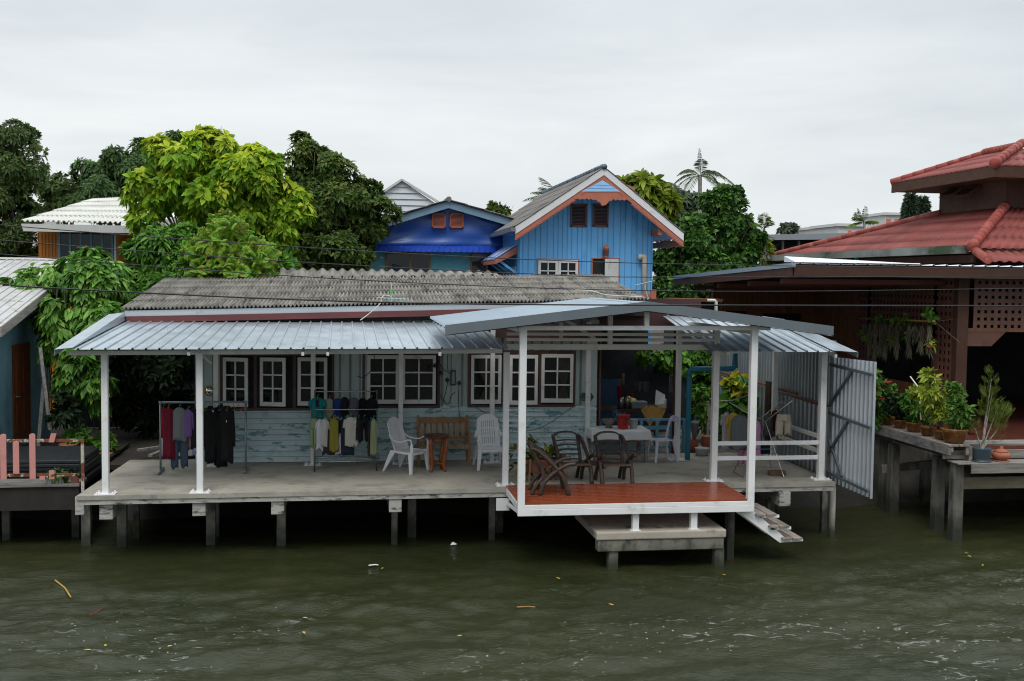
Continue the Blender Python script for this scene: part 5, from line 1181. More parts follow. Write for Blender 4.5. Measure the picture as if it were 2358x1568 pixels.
def fronds(P, D, L, nl, ll, lw, droop, r, curl=.35, nn=None):
    """pinnate fronds: returns leaflet quads"""
    vs = []; fs = []; off = 0
    for qi, (p, d, l) in enumerate(zip(P, D, L)):
        fn_ = UP if nn is None else nn[qi]; d = nrm(np.array(d)); s = nrm(np.cross(d, fn_)); t = np.linspace(.12, 1, nl)[:, None]
        dr = droop*(.25+.75*math.hypot(d[0], d[1])); pos = p+d*l*t-UP*dr*l*t*t; tan = nrm(d-UP*2*dr*t)
        for sg in (1, -1):
            dd = nrm(tan*.55+s*sg*1.0-UP*curl*r.uniform(.5, 1.3, (nl, 1))); lens = ll*np.sin(np.linspace(.5, 2.9, nl))*r.uniform(.85, 1.15, nl)
            v, f = leaf_quads(pos, dd, np.repeat(fn_[None], nl, 0)+.01, lens, np.full(nl, lw), .25, .2); vs.append(v); fs.append(f+off); off += len(v)
    return np.concatenate(vs), np.concatenate(fs)
def frond_plant(name, label, crown, base, mat, nf, L, nl, ll, lw, droop, tr, seed=1, cat='palm', group=None, el=(.1, 1.2), dirs=None):
    r = np.random.default_rng(seed); t = thing(name, label, cat, base, group); crown = np.array(crown)
    b = MB(); b.tube([base, lerp(V(base), V(crown), .5)+Vector((tr*.5, 0, 0)), V(crown)], [tr*1.15, tr, tr*.85], 8); b.build('trunk', M['palmtrunk'], t, smooth=True)
    if dirs is None:
        az = np.linspace(0, 2*np.pi, nf, endpoint=False)+r.uniform(-.3, .3, nf); e = r.uniform(el[0], el[1], nf)
        dirs = np.stack([np.cos(az)*np.cos(e), np.sin(az)*np.cos(e), np.sin(e)], -1)
    Ls = L*r.uniform(.8, 1.15, len(dirs)); v, f = fronds(np.repeat(crown[None], len(dirs), 0), dirs, Ls, nl, ll, lw, droop, r)
    np_mesh('fronds', v, f, mat, t)
    b = MB()
    for d, l in zip(dirs, Ls):
        d = nrm(np.array(d)); dr = droop*(.25+.75*math.hypot(d[0], d[1])); b.tube([crown+d*l*s-UP*dr*l*s*s for s in (0, .3, .6, .95)], [tr*.16, tr*.12, tr*.08, tr*.03], 5)
    b.build('frond_stalks', mat_stalk(), t)
    return t
def mat_stalk(): return M['stalk']
M['stalk'] = pm('green_stalk', (.10, .13, .05), .2, 4, rough=.6)
M['palmtrunk'] = pm('palm_trunk', (.22, .21, .19), .2, 4, (1, 1, 6), rough=.9, bump=.4)
# feathery shrub (short pinnate shoots all over)
def feathery(name, label, blobs, base, mat, n, seed):
    t = thing(name, label, 'shrub', base); limbs(t, base, blobs, .04, 'stems', seed)
    P, Nn = crown_points(blobs, n, .45, .1, seed); r = np.random.default_rng(seed)
    D = nrm(Nn+nrm(r.normal(size=P.shape))*.55+UP*.35); v, f = fronds(P, D, r.uniform(.28, .46, len(P)), 9, .15, .055, .3, r, .1, nrm(Nn*.9+UP*.5+np.array([0, -.5, 0]))); np_mesh('leaves', v, f, mat, t)
y = 8.2
feathery('feathery_shrub', 'feathery light green shrub with rusty tips above the grey roof edge', [bl(528, 555, 42, 32, y), bl(482, 588, 40, 32, y), bl(580, 603, 48, 28, y), bl(500, 625, 60, 30, y), bl(455, 625, 40, 28, y), bl(550, 640, 70, 30, y)], gy(520, 900, y), M['l_fern'], 1000, 18)
bush('leafy_shrub', 'low mixed green shrub filling the gap under the lime tree', [bl(430, 560, 40, 35, 9.2), bl(470, 650, 90, 40, 9.2), bl(640, 600, 50, 40, 9.4), bl(260, 720, 40, 60, 8.8)], gy(450, 900, 9.2), M['l_shrub'], 1500, 6, .2, .08, seed=19)
y = 14.5
tree('glossy_tree', 'round dark glossy leaved tree between blue gable and slatted wall', [bl(1662, 470, 50, 42, y), bl(1692, 520, 52, 60, y), bl(1610, 545, 70, 55, y), bl(1560, 600, 56, 55, y), bl(1690, 600, 60, 60, y), bl(1620, 620, 80, 55, y), bl(1590, 665, 80, 42, y), bl(1535, 655, 36, 45, y), bl(1725, 560, 30, 45, y), bl(1640, 670, 70, 40, y), bl(1525, 690, 30, 50, y), bl(1600, 600, 90, 80, y), bl(1580, 700, 90, 40, y)], gy(1620, 1000, y), .2, M['l_glossy'], 6800, 7, .18, .10, .12, .1, .7, seed=20, fold=.35)
y = 21
tree('yellow_green_tree', 'yellow green tree top showing above the right roof slope of the blue house', [bl(1488, 430, 44, 22, y), bl(1450, 440, 30, 24, y), bl(1520, 462, 26, 40, y), bl(1500, 490, 40, 40, y)], gy(1490, 900, y), .15, M['l_lime2'], 420, 7, .42, .16, .3, .4, seed=21)
y = 36
tree('hazy_tree', 'pale grey green distant tree behind the tall palm', [bl(1560, 462, 42, 26, y), bl(1600, 480, 40, 30, y), bl(1540, 490, 40, 30, y)], gy(1570, 700, y), .2, M['l_far'], 900, 6, .35, .13, seed=22)
tree('hazy_tree', 'small sparse distant tree top between navy roof and blue house', [bl(1142, 478, 14, 10, 32), bl(1160, 488, 18, 9, 32)], gy(1150, 700, 32), .1, M['l_olive'], 130, 6, .25, .11, seed=23)
tree('hazy_tree', 'tiny distant tree top above the long flat stand roof', [bl(1815, 526, 17, 7, 70)], gy(1815, 640, 70), .1, M['l_far'], 120, 6, .45, .2, seed=24)
y = 26; c = gy(1612, 405, y)
fd = [(-.8, -.1, .75), (-.9, .2, .5), (-.5, .5, .8), (-.03, 0, 1), (.12, .25, 1), (.85, 0, .8), (.95, -.3, .5), (.6, .5, .75), (.55, -.6, .15), (-.5, -.5, .1), (.95, .3, .1), (-.95, -.3, .1), (.25, -.9, .4)]
frond_plant('coconut_palm', 'tall palm with spreading fronds standing above the glossy tree', c, gy(1605, 700, y), M['l_palm'], 11, 1.65, 30, .34, .022, .85, .10, 25, dirs=fd)
y = 23; c = gy(1292, 462, y)
frond_plant('coconut_palm', 'palm fronds fanning out from behind the left roof slope of the blue house', c, gy(1300, 800, y), M['l_palm'], 9, 1.75, 26, .38, .020, .55, .1, 26, dirs=[(-.9, 0, .5), (-.85, .2, .75), (-.6, -.2, .7), (-.95, -.1, .2), (-.35, .3, .75), (.3, .2, .7)])
y = 17; c = gy(1760, 528, y)
frond_plant('young_palm', 'slim young palm with upright fronds beside the red roof corner', c, gy(1766, 700, y), M['l_palmy'], 9, .62, 16, .26, .05, .35, .05, 27, dirs=[(-.3, 0, 1), (.3, 0, 1), (.55, .1, .8), (-.6, 0, .6), (.1, .2, 1), (-.15, -.2, .9)])
tree('yard_bush', 'wispy yellowish bush at the foot of the slim young palm', [bl(1760, 560, 20, 16, 17), bl(1755, 595, 30, 24, 17), bl(1775, 610, 26, 20, 17)], gy(1760, 700, 17), .05, M['l_lime2'], 160, 5, .2, .05, seed=28, cat='shrub')
y = 28; c = gy(1990, 512, y)
frond_plant('young_palm', 'small bright palm peeping over the red tiled roof', c, gy(1992, 700, y), M['l_palmy'], 9, .85, 20, .36, .05, .35, .06, 29, dirs=[(-.9, 0, .75), (-.35, .1, 1), (.05, 0, 1), (-.6, 0, .9), (.8, 0, .35), (.6, .2, .3), (-.8, .1, .1)])
def conifer(label, u, v0, v1, w, y, seed):
    a, c = gy(u, v1, y), gy(u, v0, y); t = thing('conifer', label, 'tree', a, 'conifers beyond the red roof')
    b = MB(); b.tube([a, c], [.12, .02], 6); b.build('trunk', M['bark'], t)
    r = np.random.default_rng(seed); n = 700; s = r.uniform(0, 1, n)**.8; az = r.uniform(0, 6.28, n); R = w*mpp(y)*(s*.9+.05)*r.uniform(.5, 1, n)
    P = np.stack([c.x+R*np.cos(az), c.y+R*np.sin(az), c.z-(c.z-a.z)*s-R*.3], -1); Nn = nrm(np.stack([np.cos(az), np.sin(az), .4+0*az], -1))
    foliage('crown', t, M['l_far3'], P, Nn, 5, .5, .12, .2, .2, .8, seed)
M['l_far3'] = LM('conifer_leaves', [(.035, .060, .035), (.055, .085, .045), (.08, .11, .06)], .2)
conifer('left and fuller of two spiky conifers beyond the red roof', 2098, 452, 505, 14, 62, 30)
conifer('spiky conifer right beside the cupola wall, slimmer of the pair', 2124, 460, 505, 13, 62, 31)
# understorey behind the left deck
y = 7.4
bush('dark_bush', 'dark leafy undergrowth in the shaded yard behind the clothes rack', [bl(335, 845, 60, 42, y), bl(395, 880, 46, 70, y), bl(290, 900, 44, 60, y), bl(345, 950, 60, 60, y), bl(270, 830, 30, 40, y), bl(425, 960, 30, 50, y)], gy(345, 1045, y), M['l_under'], 1300, 6, .17, .075, seed=32)
b = MB(); b.box((-2.2, 9.2, -.1), (2.5, 9.3, 3.2)); b.build('dark_backdrop', M['void'], None, label='dark backdrop panel added behind the yard undergrowth', cat='wall')  # unseen panel added to keep the yard dark behind the leaves
y = 4.7
for i, (u, v, ru, rv, mat, lb) in enumerate(((150, 940, 30, 34, 'l_under', 'dark potted shrub at the foot of the vine'), (178, 1005, 20, 18, 'l_shrub', 'bushy green pot plant in a terracotta urn behind the black sheets'), (232, 1020, 26, 16, 'l_vine', 'bright green low plant beside the leftmost white post'))):
    bush('pot_plant', lb, [bl(u, v, ru, rv, y), bl(u+6, v+8, ru*.7, rv*.8, y)], gy(u, v+rv+12, y), M[mat], 90, 6, .15, .06, seed=40+i, cat='plant', r0=.015)
b = MB(); p = gy(157, 1030, 4.4); b.lathe((p.x, p.y, p.z-.22), [(.14, 0), (.17, .06), (.13, .14), (.16, .24), (.19, .28), (.17, .30), (.15, .27)], 18); b.build('clay_urn', M['terracotta'], None, smooth=True, label='terracotta urn behind the stack of black sheets', cat='pot')
b = MB(); p = gy(200, 1043, 4.4); b.box((p.x-.42, 4.2, p.z-.2), (p.x+.5, 4.6, p.z)); b.build('planter_trough', M['terracotta'], None, bevel=.02, label='long terracotta trough behind the stack of black sheets', cat='planter')
# timber planks leaning in the yard
b = MB()
for (u0, v0, u1, v1) in ((115, 990, 92, 800), (88, 1030, 102, 870)): b.bar(gy(u0, v0, 4.6), gy(u1, v1, 4.9), .07, .03)
b.build('leaning_planks', M['greywood2'], None, label='old planks leaning upright beside the brown door', cat='planks')
Y_ = thing('plank_pile', 'loose pale pipes and boards lying in the yard beside the slab', 'planks', (.5, 4.5, 0))
for i, (p, q) in enumerate((((.9, 3.7, .02), (1.9, 6, .1)), ((.5, 3.9, .03), (1.2, 6.2, .12)), ((1.1, 4.2, .02), (1.3, 6.5, .05)), ((.2, 4.2, .1), (1.7, 5.2, .18)))):
    b = MB(); b.bar(p, q, .09, .05); b.build('board', M['greywood2'] if i % 2 else M['pvcwhite'], Y_)
# back fence + creepers right
b = MB(); x = 11.6
x = 12.5
while x < 13.6: b.box((x, 8.5, -.1), (x+.12, 8.53, 2.1+random.uniform(-.1, .15))); x += .135
b.build('board_fence', M['greywood2'], None, label='old grey board fence behind the creepers right of the blue pipe', cat='fence')
cr_ = thing('creeper', 'green creeper hanging over the back fence behind the blue pipe', 'climber', (12.5, 8.3, 0))
cb = [bl(1600, 832, 50, 26, 7.6, .3), bl(1655, 842, 44, 32, 7.6, .3), bl(1690, 862, 22, 28, 7.0, .3), bl(1555, 835, 50, 24, 6.8, .35), bl(1510, 822, 40, 20, 6.4, .35), bl(1610, 880, 22, 40, 7.6, .2), bl(1660, 900, 30, 40, 7.6, .2)]
P, Nn = crown_points(cb, 700, .4, .1, 50); foliage('leaves', cr_, M['l_shrub'], P, Nn, 5, .14, .10, .25, .6, .4, 50)
b = MB()
for i in range(12): u = 1500+i*17; p = gy(u, 830, 7.8); b.tube([p, p+Vector((.1, 0, -.5)), p+Vector((0, .1, -1.2))], .01, 5)
b.build('stems', M['bark'], cr_)
tp = thing('variegated_plant', 'yellow leaved climbing plant beside the zinc fence above the laundry', 'plant', gz(1705, 1052, 0))
P, Nn = crown_points([bl(1700, 895, 26, 22, 4.4), bl(1690, 925, 24, 26, 4.4), bl(1705, 955, 18, 30, 4.4), bl(1755, 920, 8, 22, 4.6)], 120, .5, .1, 51); foliage('leaves', tp, M['l_shrub'], P, Nn, 4, .22, .14, .2, .4, .5, 51)
P, Nn = crown_points([bl(1703, 880, 16, 9, 4.3)], 14, .5, .1, 52); foliage('yellow_leaves', tp, M['l_euphy2'], P, Nn, 4, .24, .16, .2, .4, .5, 52)
b = MB()
for (u0, v0, u1, v1) in ((1690, 1050, 1700, 880), (1705, 1052, 1690, 920), (1752, 1040, 1755, 905)): b.tube([gy(u0, v0, 4.4), gy((u0+u1)/2+4, (v0+v1)/2, 4.5), gy(u1, v1, 4.4)], .014, 6)
b.build('stems', M['bark'], tp)
bush('dark_bush', 'dark low foliage with yellow flecks around the grey stump behind the blue pipe', [bl(1625, 960, 26, 40, 5.2), bl(1655, 990, 22, 45, 5.4), bl(1612, 920, 16, 30, 5.2), bl(1640, 1020, 22, 24, 5)], gy(1635, 1048, 5.2), M['l_shrub'], 260, 5, .15, .045, seed=53)
# ================================================================== furniture
def curve(pts, n=6):
    """Catmull-Rom through points"""
    P = [V(p) for p in pts]; P = [P[0]*2-P[1]]+P+[P[-1]*2-P[-2]]; o = []
    for i in range(1, len(P)-2):
        for k in range(n):
            t = k/n; a, b_, c, d = P[i-1], P[i], P[i+1], P[i+2]
            o.append(.5*((2*b_)+(c-a)*t+(2*a-5*b_+4*c-d)*t*t+(3*b_-a-3*c+d)*t**3))
    o.append(P[-2]); return o
def flatbar(b, pts, w, h, upv=(0, 0, 1)):
    """continuous rectangular strip along a curve: w across, h thick"""
    n = len(pts); base = len(b.v); upv = V(upv)
    for i, p in enumerate(pts):
        d = (pts[min(i+1, n-1)]-pts[max(i-1, 0)]).normalized(); s = d.cross(upv)
        s = s.normalized() if s.length > 1e-4 else Vector((1, 0, 0)); u = s.cross(d)
        ww = w[i] if isinstance(w, list) else w; hh = h[i] if isinstance(h, list) else h
        for a, c in ((-1, -1), (1, -1), (1, 1), (-1, 1)): b.v.append(tuple(p+s*a*ww/2+u*c*hh/2))
    for i in range(n-1):
        for k in range(4): b.f.append((base+i*4+k, base+i*4+(k+1) % 4, base+(i+1)*4+(k+1) % 4, base+(i+1)*4+k))
    b.f.append((base+3, base+2, base+1, base)); e_ = base+(n-1)*4; b.f.append((e_, e_+1, e_+2, e_+3))
def plastic_armchair():
    t = thing('plastic_armchair', 'x', 'chair', (0, 0, 0), 'white plastic armchairs on the veranda'); m = M['whiteplastic']
    b = MB(); nu, nv = 33, 24
    def bk(u, v):
        x = (u-.5)*.46*(1-.10*v+.06*math.sin(v*3.1)); c = (2*u-1)**2
        return Vector((x, .17+.20*v-.035*c+.02*math.sin(v*3), .40+.62*v-.10*c*v**3))
    for j in range(nv):
        for i in range(nu):
            slot = (i % 3 == 1) and 6 <= i <= 26 and any(a <= j < c for a, c in ((2, 7), (8, 13), (14, 19)))
            if slot: continue
            P = [bk(i/nu, j/nv), bk((i+1)/nu, j/nv), bk((i+1)/nu, (j+1)/nv), bk(i/nu, (j+1)/nv)]; b.add(P, [(0, 1, 2, 3)])
    o = b.build('backrest', m, t, solid=.014)
    b = MB(); b.grid(lambda u, v: Vector(((u-.5)*lerp(.52, .44, v), lerp(-.27, .19, v), .415-.03*math.sin(v*3.1)*1-.02*(1-(2*u-1)**2)-.03*max(0, .12-v)/.12)), 16, 12); b.build('seat', m, t, smooth=True, solid=.018)
    b = MB(); rim = [Vector((x, y, z)) for x, y, z in ((-.22, .2, .395), (-.25, -.2, .385), (-.2, -.27, .375), (.2, -.27, .375), (.25, -.2, .385), (.22, .2, .395))]; flatbar(b, curve(rim, 5), .02, .045); b.build('seat_rim', m, t)
    for s in (-1, 1):
        b = MB(); flatbar(b, curve([(s*.215, .27, .70), (s*.27, .15, .62), (s*.285, -.05, .60), (s*.285, -.2, .655), (s*.275, -.27, .62), (s*.265, -.27, .42)], 5), .055, .022); b.build('armrest', m, t, bevel=.004)
        b = MB(); b.hexa([(s*.29-.028, -.30, 0), (s*.29+.028, -.30, 0), (s*.29+.028, -.25, 0), (s*.29-.028, -.25, 0), (s*.255-.04, -.29, .42), (s*.255+.04, -.29, .42), (s*.255+.04, -.20, .42), (s*.255-.04, -.20, .42)]); b.build('leg', m, t, bevel=.008)
        b = MB(); b.hexa([(s*.27-.02, .36, 0), (s*.27+.02, .36, 0), (s*.27+.02, .40, 0), (s*.27-.02, .40, 0), (s*.22-.03, .12, .40), (s*.22+.03, .12, .40), (s*.22+.03, .24, .42), (s*.22-.03, .24, .42)]); b.build('leg', m, t, bevel=.008)
    return t
pc = plastic_armchair(); p = (gz(941, 1093, 0)+gz(978, 1083, 0)+gz(899, 1086, 0)+gz(938, 1077, 0))/4
pc.location = (p.x, p.y, 0); pc.rotation_euler = (0, 0, rad(52)); pc['label'] = 'white plastic armchair turned side on beside the double clothes rack'
p = gz(1131, 1080, 0); copy_tree(pc, (p.x, p.y+.15, 0), rad(4), 'white plastic armchair facing the canal at the right end of the wooden bench')
# side chair with loop back
sc_ = thing('plastic_side_chair', 'lilac white armless plastic chair with loop back at the cloth covered table', 'chair', (0, 0, 0)); m = M['lilacplastic']
b = MB(); b.grid(lambda u, v: Vector(((u-.5)*lerp(.42, .36, v), lerp(-.22, .2, v), .44-.012*math.sin(u*3.1)*math.sin(v*3.1))), 10, 10); b.build('seat', m, sc_, smooth=True, solid=.02)
lp = [(-.17, .19, .43), (-.185, .23, .62), (-.175, .28, .80), (-.10, .31, .885), (.10, .31, .885), (.175, .28, .80), (.185, .23, .62), (.17, .19, .43)]
b = MB(); c_ = curve(lp, 6); flatbar(b, c_, .075, .016, (0, 1, .2)); b.box((-.10, .285, .80), (.10, .305, .845)); b.build('backrest', m, sc_, bevel=.004)
for s in (-1, 1):
    for yy, y2 in ((-.2, -.24), (.18, .26)):
        b = MB(); b.hexa([(s*.20-.02, y2-.02, 0), (s*.20+.02, y2-.02, 0), (s*.20+.02, y2+.02, 0), (s*.20-.02, y2+.02, 0), (s*.17-.03, yy-.03, .43), (s*.17+.03, yy-.03, .43), (s*.17+.03, yy+.03, .43), (s*.17-.03, yy+.03, .43)]); b.build('leg', m, sc_, bevel=.006)
p = gz(1523, 1061, 0); sc_.location = (p.x, p.y, 0); sc_.rotation_euler = (0, 0, rad(-78))
# rustic wooden chairs
def rustic():
    t = thing('rustic_chair', 'x', 'chair', (0, 0, 0), 'dark rustic wooden chairs'); m = M['darkwood']
    for s in (-1, 1):
        b = MB(); pts = curve([(s*.25, .38, .80), (s*.27, .26, .74), (s*.285, .02, .52), (s*.29, -.16, .28), (s*.285, -.25, 0)], 6); b.tube(pts, [lerp(.034, .040, i/len(pts)) for i in range(len(pts))], 8); b.build('front_limb', m, t, smooth=True)
        b = MB(); b.tube(curve([(s*.275, .24, 0), (s*.27, .16, .22), (s*.285, -.02, .40), (s*.30, -.22, .52), (s*.30, -.36, .54)], 6), .036, 8); b.build('armrest', m, t, smooth=True)
        b = MB(); b.tube(curve([(s*.24, .40, .82), (s*.235, .30, .62), (s*.225, .18, .34), (s*.235, .30, .16), (s*.24, .38, 0)], 6), .033, 8); b.build('back_post', m, t, smooth=True)
    for k in range(5):
        z = .38+k*.083; y = .20+.17*(z-.36)/.44
        b = MB(); flatbar(b, curve([(-.24, y, z), (0, y+.03, z+.012), (.24, y, z)], 5), .02, .045+.006*math.sin(k*3), (0, 1, 0)); b.build('back_slat', m, t)
    b = MB(); flatbar(b, curve([(-.25, .37, .80), (-.12, .40, .865), (.12, .40, .865), (.25, .37, .80)], 5), .03, .06, (0, 1, 0)); b.build('top_rail', m, t, bevel=.005)
    for k in range(5):
        y = -.27+k*.095; b = MB(); b.box((-.265, y, .335+.004*(k % 2)-k*.006), (.265, y+.075, .362+.004*(k % 2)-k*.006)); b.build('seat_slat', M['darkwood'] if k else M['darkwood3'], t, bevel=.004)
    b = MB(); b.bar((-.24, -.26, .315), (-.24, .2, .29), .035, .045); b.bar((.24, -.26, .315), (.24, .2, .29), .035, .045); b.build('seat_bearer', m, t)
    return t
M['darkwood3'] = wood('worn_seat_edge', (.12, .075, .05), (.06, .035, .026), 9, (2, 2, 2), .6, .3)
rc = rustic(); p = gz(1342, 1112, 0)
a1 = gz(1420, 1116, 0); rc.location = (a1.x, a1.y+.25, 0); rc.rotation_euler = (0, 0, rad(4)); rc['label'] = 'dark rustic wooden chair facing out in front of the cloth covered table'
a2 = gz(1325, 1116, 0); copy_tree(rc, (a2.x, a2.y+.28, 0), rad(10), 'dark rustic wooden chair turned out between the croton planter and the table')
c1 = (gz(1244, 1140, .03)+gz(1309, 1140, .03)+gz(1230, 1126, .03)+gz(1292, 1125, .03))/4; copy_tree(rc, (c1.x+.02, c1.y, .029), rad(86), 'dark rustic wooden chair seen side on, standing on the red deck')
# slatted bench
Bn = thing('slatted_bench', 'weathered orange brown slatted bench with curved top rail against the blue wall', 'bench', (0, 0, 0)); m = M['bench']
p0, p1 = gz(962, 1073, 0), gz(1084, 1073, 0); bxa, bxb = p0.x, p1.x; byf = (p0.y+p1.y)/2; W_ = bxb-bxa
for x in (bxa+.025, bxb-.025):
    b = MB(); b.box((x-.025, byf, 0), (x+.025, byf+.05, .44)); flatbar(b, curve([(x, byf+.025, .44), (x, byf+.01, .56), (x, byf+.06, .62), (x, byf+.38, .60)], 5), .05, .04, (1, 0, 0)); b.build('front_leg', m, Bn)
    b = MB(); b.bar((x, byf+.42, 0), (x, byf+.48, .95), .05, .055, (0, 1, 0)); b.build('rear_leg', m, Bn)
b = MB()
for k in range(9):
    x = lerp(bxa+.07, bxb-.07, k/8); b.box((x-.055, byf+.02, .41), (x+.05, byf+.42, .43))
b.build('seat_slats', M['benchgrey'], Bn)
b = MB(); b.box((bxa+.05, byf-.005, .34), (bxb-.05, byf+.02, .41)); b.build('seat_rail', M['benchgrey'], Bn)
b = MB(); n = 30; top = [(lerp(bxa+.04, bxb-.04, i/n), byf+.455, .865+.035*abs(math.sin(i/n*3*math.pi))**.7+.02*math.sin(i/n*math.pi)) for i in range(n+1)]
b.prism([(bxa+.04, byf+.455, .79), (bxb-.04, byf+.455, .79)]+top[::-1], (0, .035, 0)); b.build('top_rail', m, Bn)
b = MB(); b.box((bxa+.05, byf+.42, .47), (bxb-.05, byf+.455, .53)); b.build('lower_back_rail', m, Bn)
for k in range(8):
    x = lerp(bxa+.11, bxb-.11, k/7); b = MB(); b.box((x-.04, byf+.445, .531), (x+.04, byf+.46, .789)); b.build('back_slat', M['benchslat'], Bn)
M_b = None
# round stool table
p = gz(1005, 1084, 0); Stl = thing('round_stool', 'small varnished round stool table with curved legs in front of the bench', 'stool', (p.x, p.y, 0))
h = .70; b = MB(); b.lathe((p.x, p.y, h-.045), [(.0, 0), (.235, 0), (.245, .01), (.245, .035), (.235, .045), (0, .0455)], 28); b.build('top', M['stooltop'], Stl, smooth=False)
b = MB(); b.lathe((p.x, p.y, h-.10), [(.17, 0), (.175, .05), (.16, .0545)], 20); b.build('apron', M['stool'], Stl)
for k in range(4):
    a = rad(45+90*k)+.15; c, s = math.cos(a), math.sin(a)
    b = MB(); pts = curve([(p.x+c*r, p.y+s*r, z) for r, z in ((.20, h-.05), (.225, .52), (.17, .26), (.165, .14), (.20, 0))], 5); b.tube(pts, [.026+.012*math.sin(i/len(pts)*3.14) for i in range(len(pts))], 8); b.build('leg', M['stool'], Stl, smooth=True)
b = MB(); b.bar((p.x-.13, p.y-.11, .15), (p.x+.13, p.y+.11, .15), .035, .03); b.bar((p.x-.13, p.y+.11, .152), (p.x+.13, p.y-.11, .152), .035, .03); b.lathe((p.x, p.y, .15), [(.0, 0), (.10, 0), (.10, .02), (0, .021)], 16); b.build('stretcher', M['stool'], Stl)
# table with cloth
f0, f1 = gz(1375, 1066, 0), gz(1493, 1064, 0); tx0, tx1 = gy(1367, 995, f0.y).x-.02, gy(1495, 995, f0.y).x+.02; ty0 = min(f0.y, f1.y)-.03; ty1 = ty0+.72; th = gy(1430, 992, ty0).z
Tb = thing('dining_table', 'rough timber table under a white cloth beside the blue rail', 'table', ((tx0+tx1)/2, ty0, 0))
b = MB(); b.box((tx0, ty0, th-.035), (tx1, ty1, th-.006)); b.build('table_top', M['greywoodx'], Tb)
for x in (tx0+.06, tx1-.07):
    for yy in (ty0+.05, ty1-.08):
        b = MB(); b.box((x-.035, yy-.035, 0), (x+.035, yy+.035, th-.036)); b.build('leg', M['greywoodx'], Tb)
b = MB(); b.bar((tx0-.03, ty0+.06, .22), (tx0+.05, ty1, .5), .05, .06); b.bar((tx0+.5, ty0+.3, .25), (tx1-.1, ty0+.06, .08), .05, .05); b.build('stretcher', M['greywoodx'], Tb)
def dcloth(u, v):
    # u across, v from front hem to back hem
    e = .17; X = lerp(-e, (tx1-tx0)+e, u); Y = lerp(-e*1.15, ty1-ty0+.02, v)
    z = th; x = X; y = Y; sag = 0
    wv = .018*math.sin(X*19+Y*7)
    if Y < 0: z -= -Y; y = -.012+wv*min(1, -Y/.05)-.05*(-Y)
    if X < 0: z -= -X; x = -.012+wv*min(1, -X/.05)-.12*(-X)
    if X > tx1-tx0: z -= X-(tx1-tx0); x = tx1-tx0+.012+wv*.6+.12*(X-(tx1-tx0))
    z = max(z, th-.235)
    return Vector((tx0+x, ty0+y, z+.003))
b = MB(); b.grid(dcloth, 44, 26); tag(b.build('tablecloth', M['wcloth'], None, smooth=True, solid=.004), 'white cloth draped over the rough timber table', 'tablecloth')
zt = th+.007
def onT(u, v, y): q = gy(u, v, y); return q
bp = gy(1492-0, 985, ty0+.3).x
q = gy(1378+(1187-915)/2.412*.5757*1.0, 980, ty0+.28); q = gy((2000+1187/2.412)*.5757, 980, ty0+.28)
Bk = thing('red_bucket', 'red plastic bucket full of blue hangers on the white cloth', 'bucket', (q.x, ty0+.28, zt))
c = (q.x, ty0+.28, zt); b = MB(); b.lathe(c, [(.0, .006), (.10, 0), (.107, .02), (.138, .27), (.148, .275), (.148, .29), (.134, .29), (.10, .02), (0, .015)], 24); b.build('bucket_body', M['redplastic'], Bk, smooth=True)
b = MB(); b.tube(curve([(c[0]-.145, c[1], zt+.27), (c[0]-.05, c[1]-.15, zt+.23), (c[0]+.08, c[1]-.13, zt+.17), (c[0]+.145, c[1], zt+.27)], 6), .004, 6); b.tube([(c[0]+.0, c[1]-.143, zt+.215), (c[0]+.06, c[1]-.135, zt+.20)], .012, 8); b.build('handle', M['blackplastic'], Bk, smooth=True)
b = MB()
for i, (dx, dz, w, h_) in enumerate(((-.02, .14, .018, .05), (.012, .15, .022, .04), (.042, .14, .02, .05), (-.015, .09, .016, .03), (.02, .085, .03, .025))): b.box((c[0]+dx-w/2, c[1]-.1285+.012*abs(dx)*5-(dz-.1)*.12, zt+dz-h_/2), (c[0]+dx+w/2, c[1]-.110, zt+dz+h_/2))
b.build('printed_mark', M['redprint'], Bk)
hm = pm('blue_hanger_plastic', (.03, .20, .32), .1, 5, rough=.4)
hang_cols = {}
def hangmat(c):
    if c not in hang_cols: hang_cols[c] = pm('hanger_plastic_%d' % len(hang_cols), c, .08, 5, rough=.4, bump=0)
    return hang_cols[c]
def hanger(b, x, y, z, yaw, w=.2):
    c, s = math.cos(yaw), math.sin(yaw); P = lambda a, dz: Vector((x+a*c, y+a*s, z+dz))
    b.tube([P(.0, -.09), P(0, -.03), P(.02, 0), P(.035, -.02), P(.025, -.035)], .004, 5)
    b.tube([P(0, -.09), P(-w, -.17), P(w, -.17), P(0, -.09)], .005, 5)
rr = random.Random(9)
for i in range(6):
    b = MB(); bx_ = c[0]+rr.uniform(-.06, .05); lean = -.14 if i < 3 else rr.uniform(-.02, .1)
    top = Vector((bx_+lean, c[1]+rr.uniform(-.05, .06), zt+.40-.035*i)); dn = Vector((bx_, c[1]+rr.uniform(-.05, .05), zt+.10)); pr = Vector((.05, rr.uniform(-.04, .04), .0))
    b.tube([dn, lerp(dn, top, .7)-pr, top, lerp(dn, top, .7)+pr, dn+pr], .007, 6); b.tube([top, top+Vector((-.02, 0, .04)), top+Vector((-.045, 0, .03))], .005, 5)
    o = b.build('hanger', hm, None, label='blue plastic hanger stuck in the red bucket', cat='hanger', group='hangers in the red bucket')
q = gy((2000+1295/2.412)*.5757, 980, ty0+.3); c = (q.x, ty0+.36, zt)
Wp = thing('pail', 'small pale grey pail with wire handle right of the red bucket', 'pail', c); b = MB(); b.lathe(c, [(.0, .004), (.075, 0), (.08, .02), (.095, .17), (.10, .175), (.088, .18), (.07, .02), (0, .012)], 20); b.build('pail_body', M['pailgrey'], Wp, smooth=True)
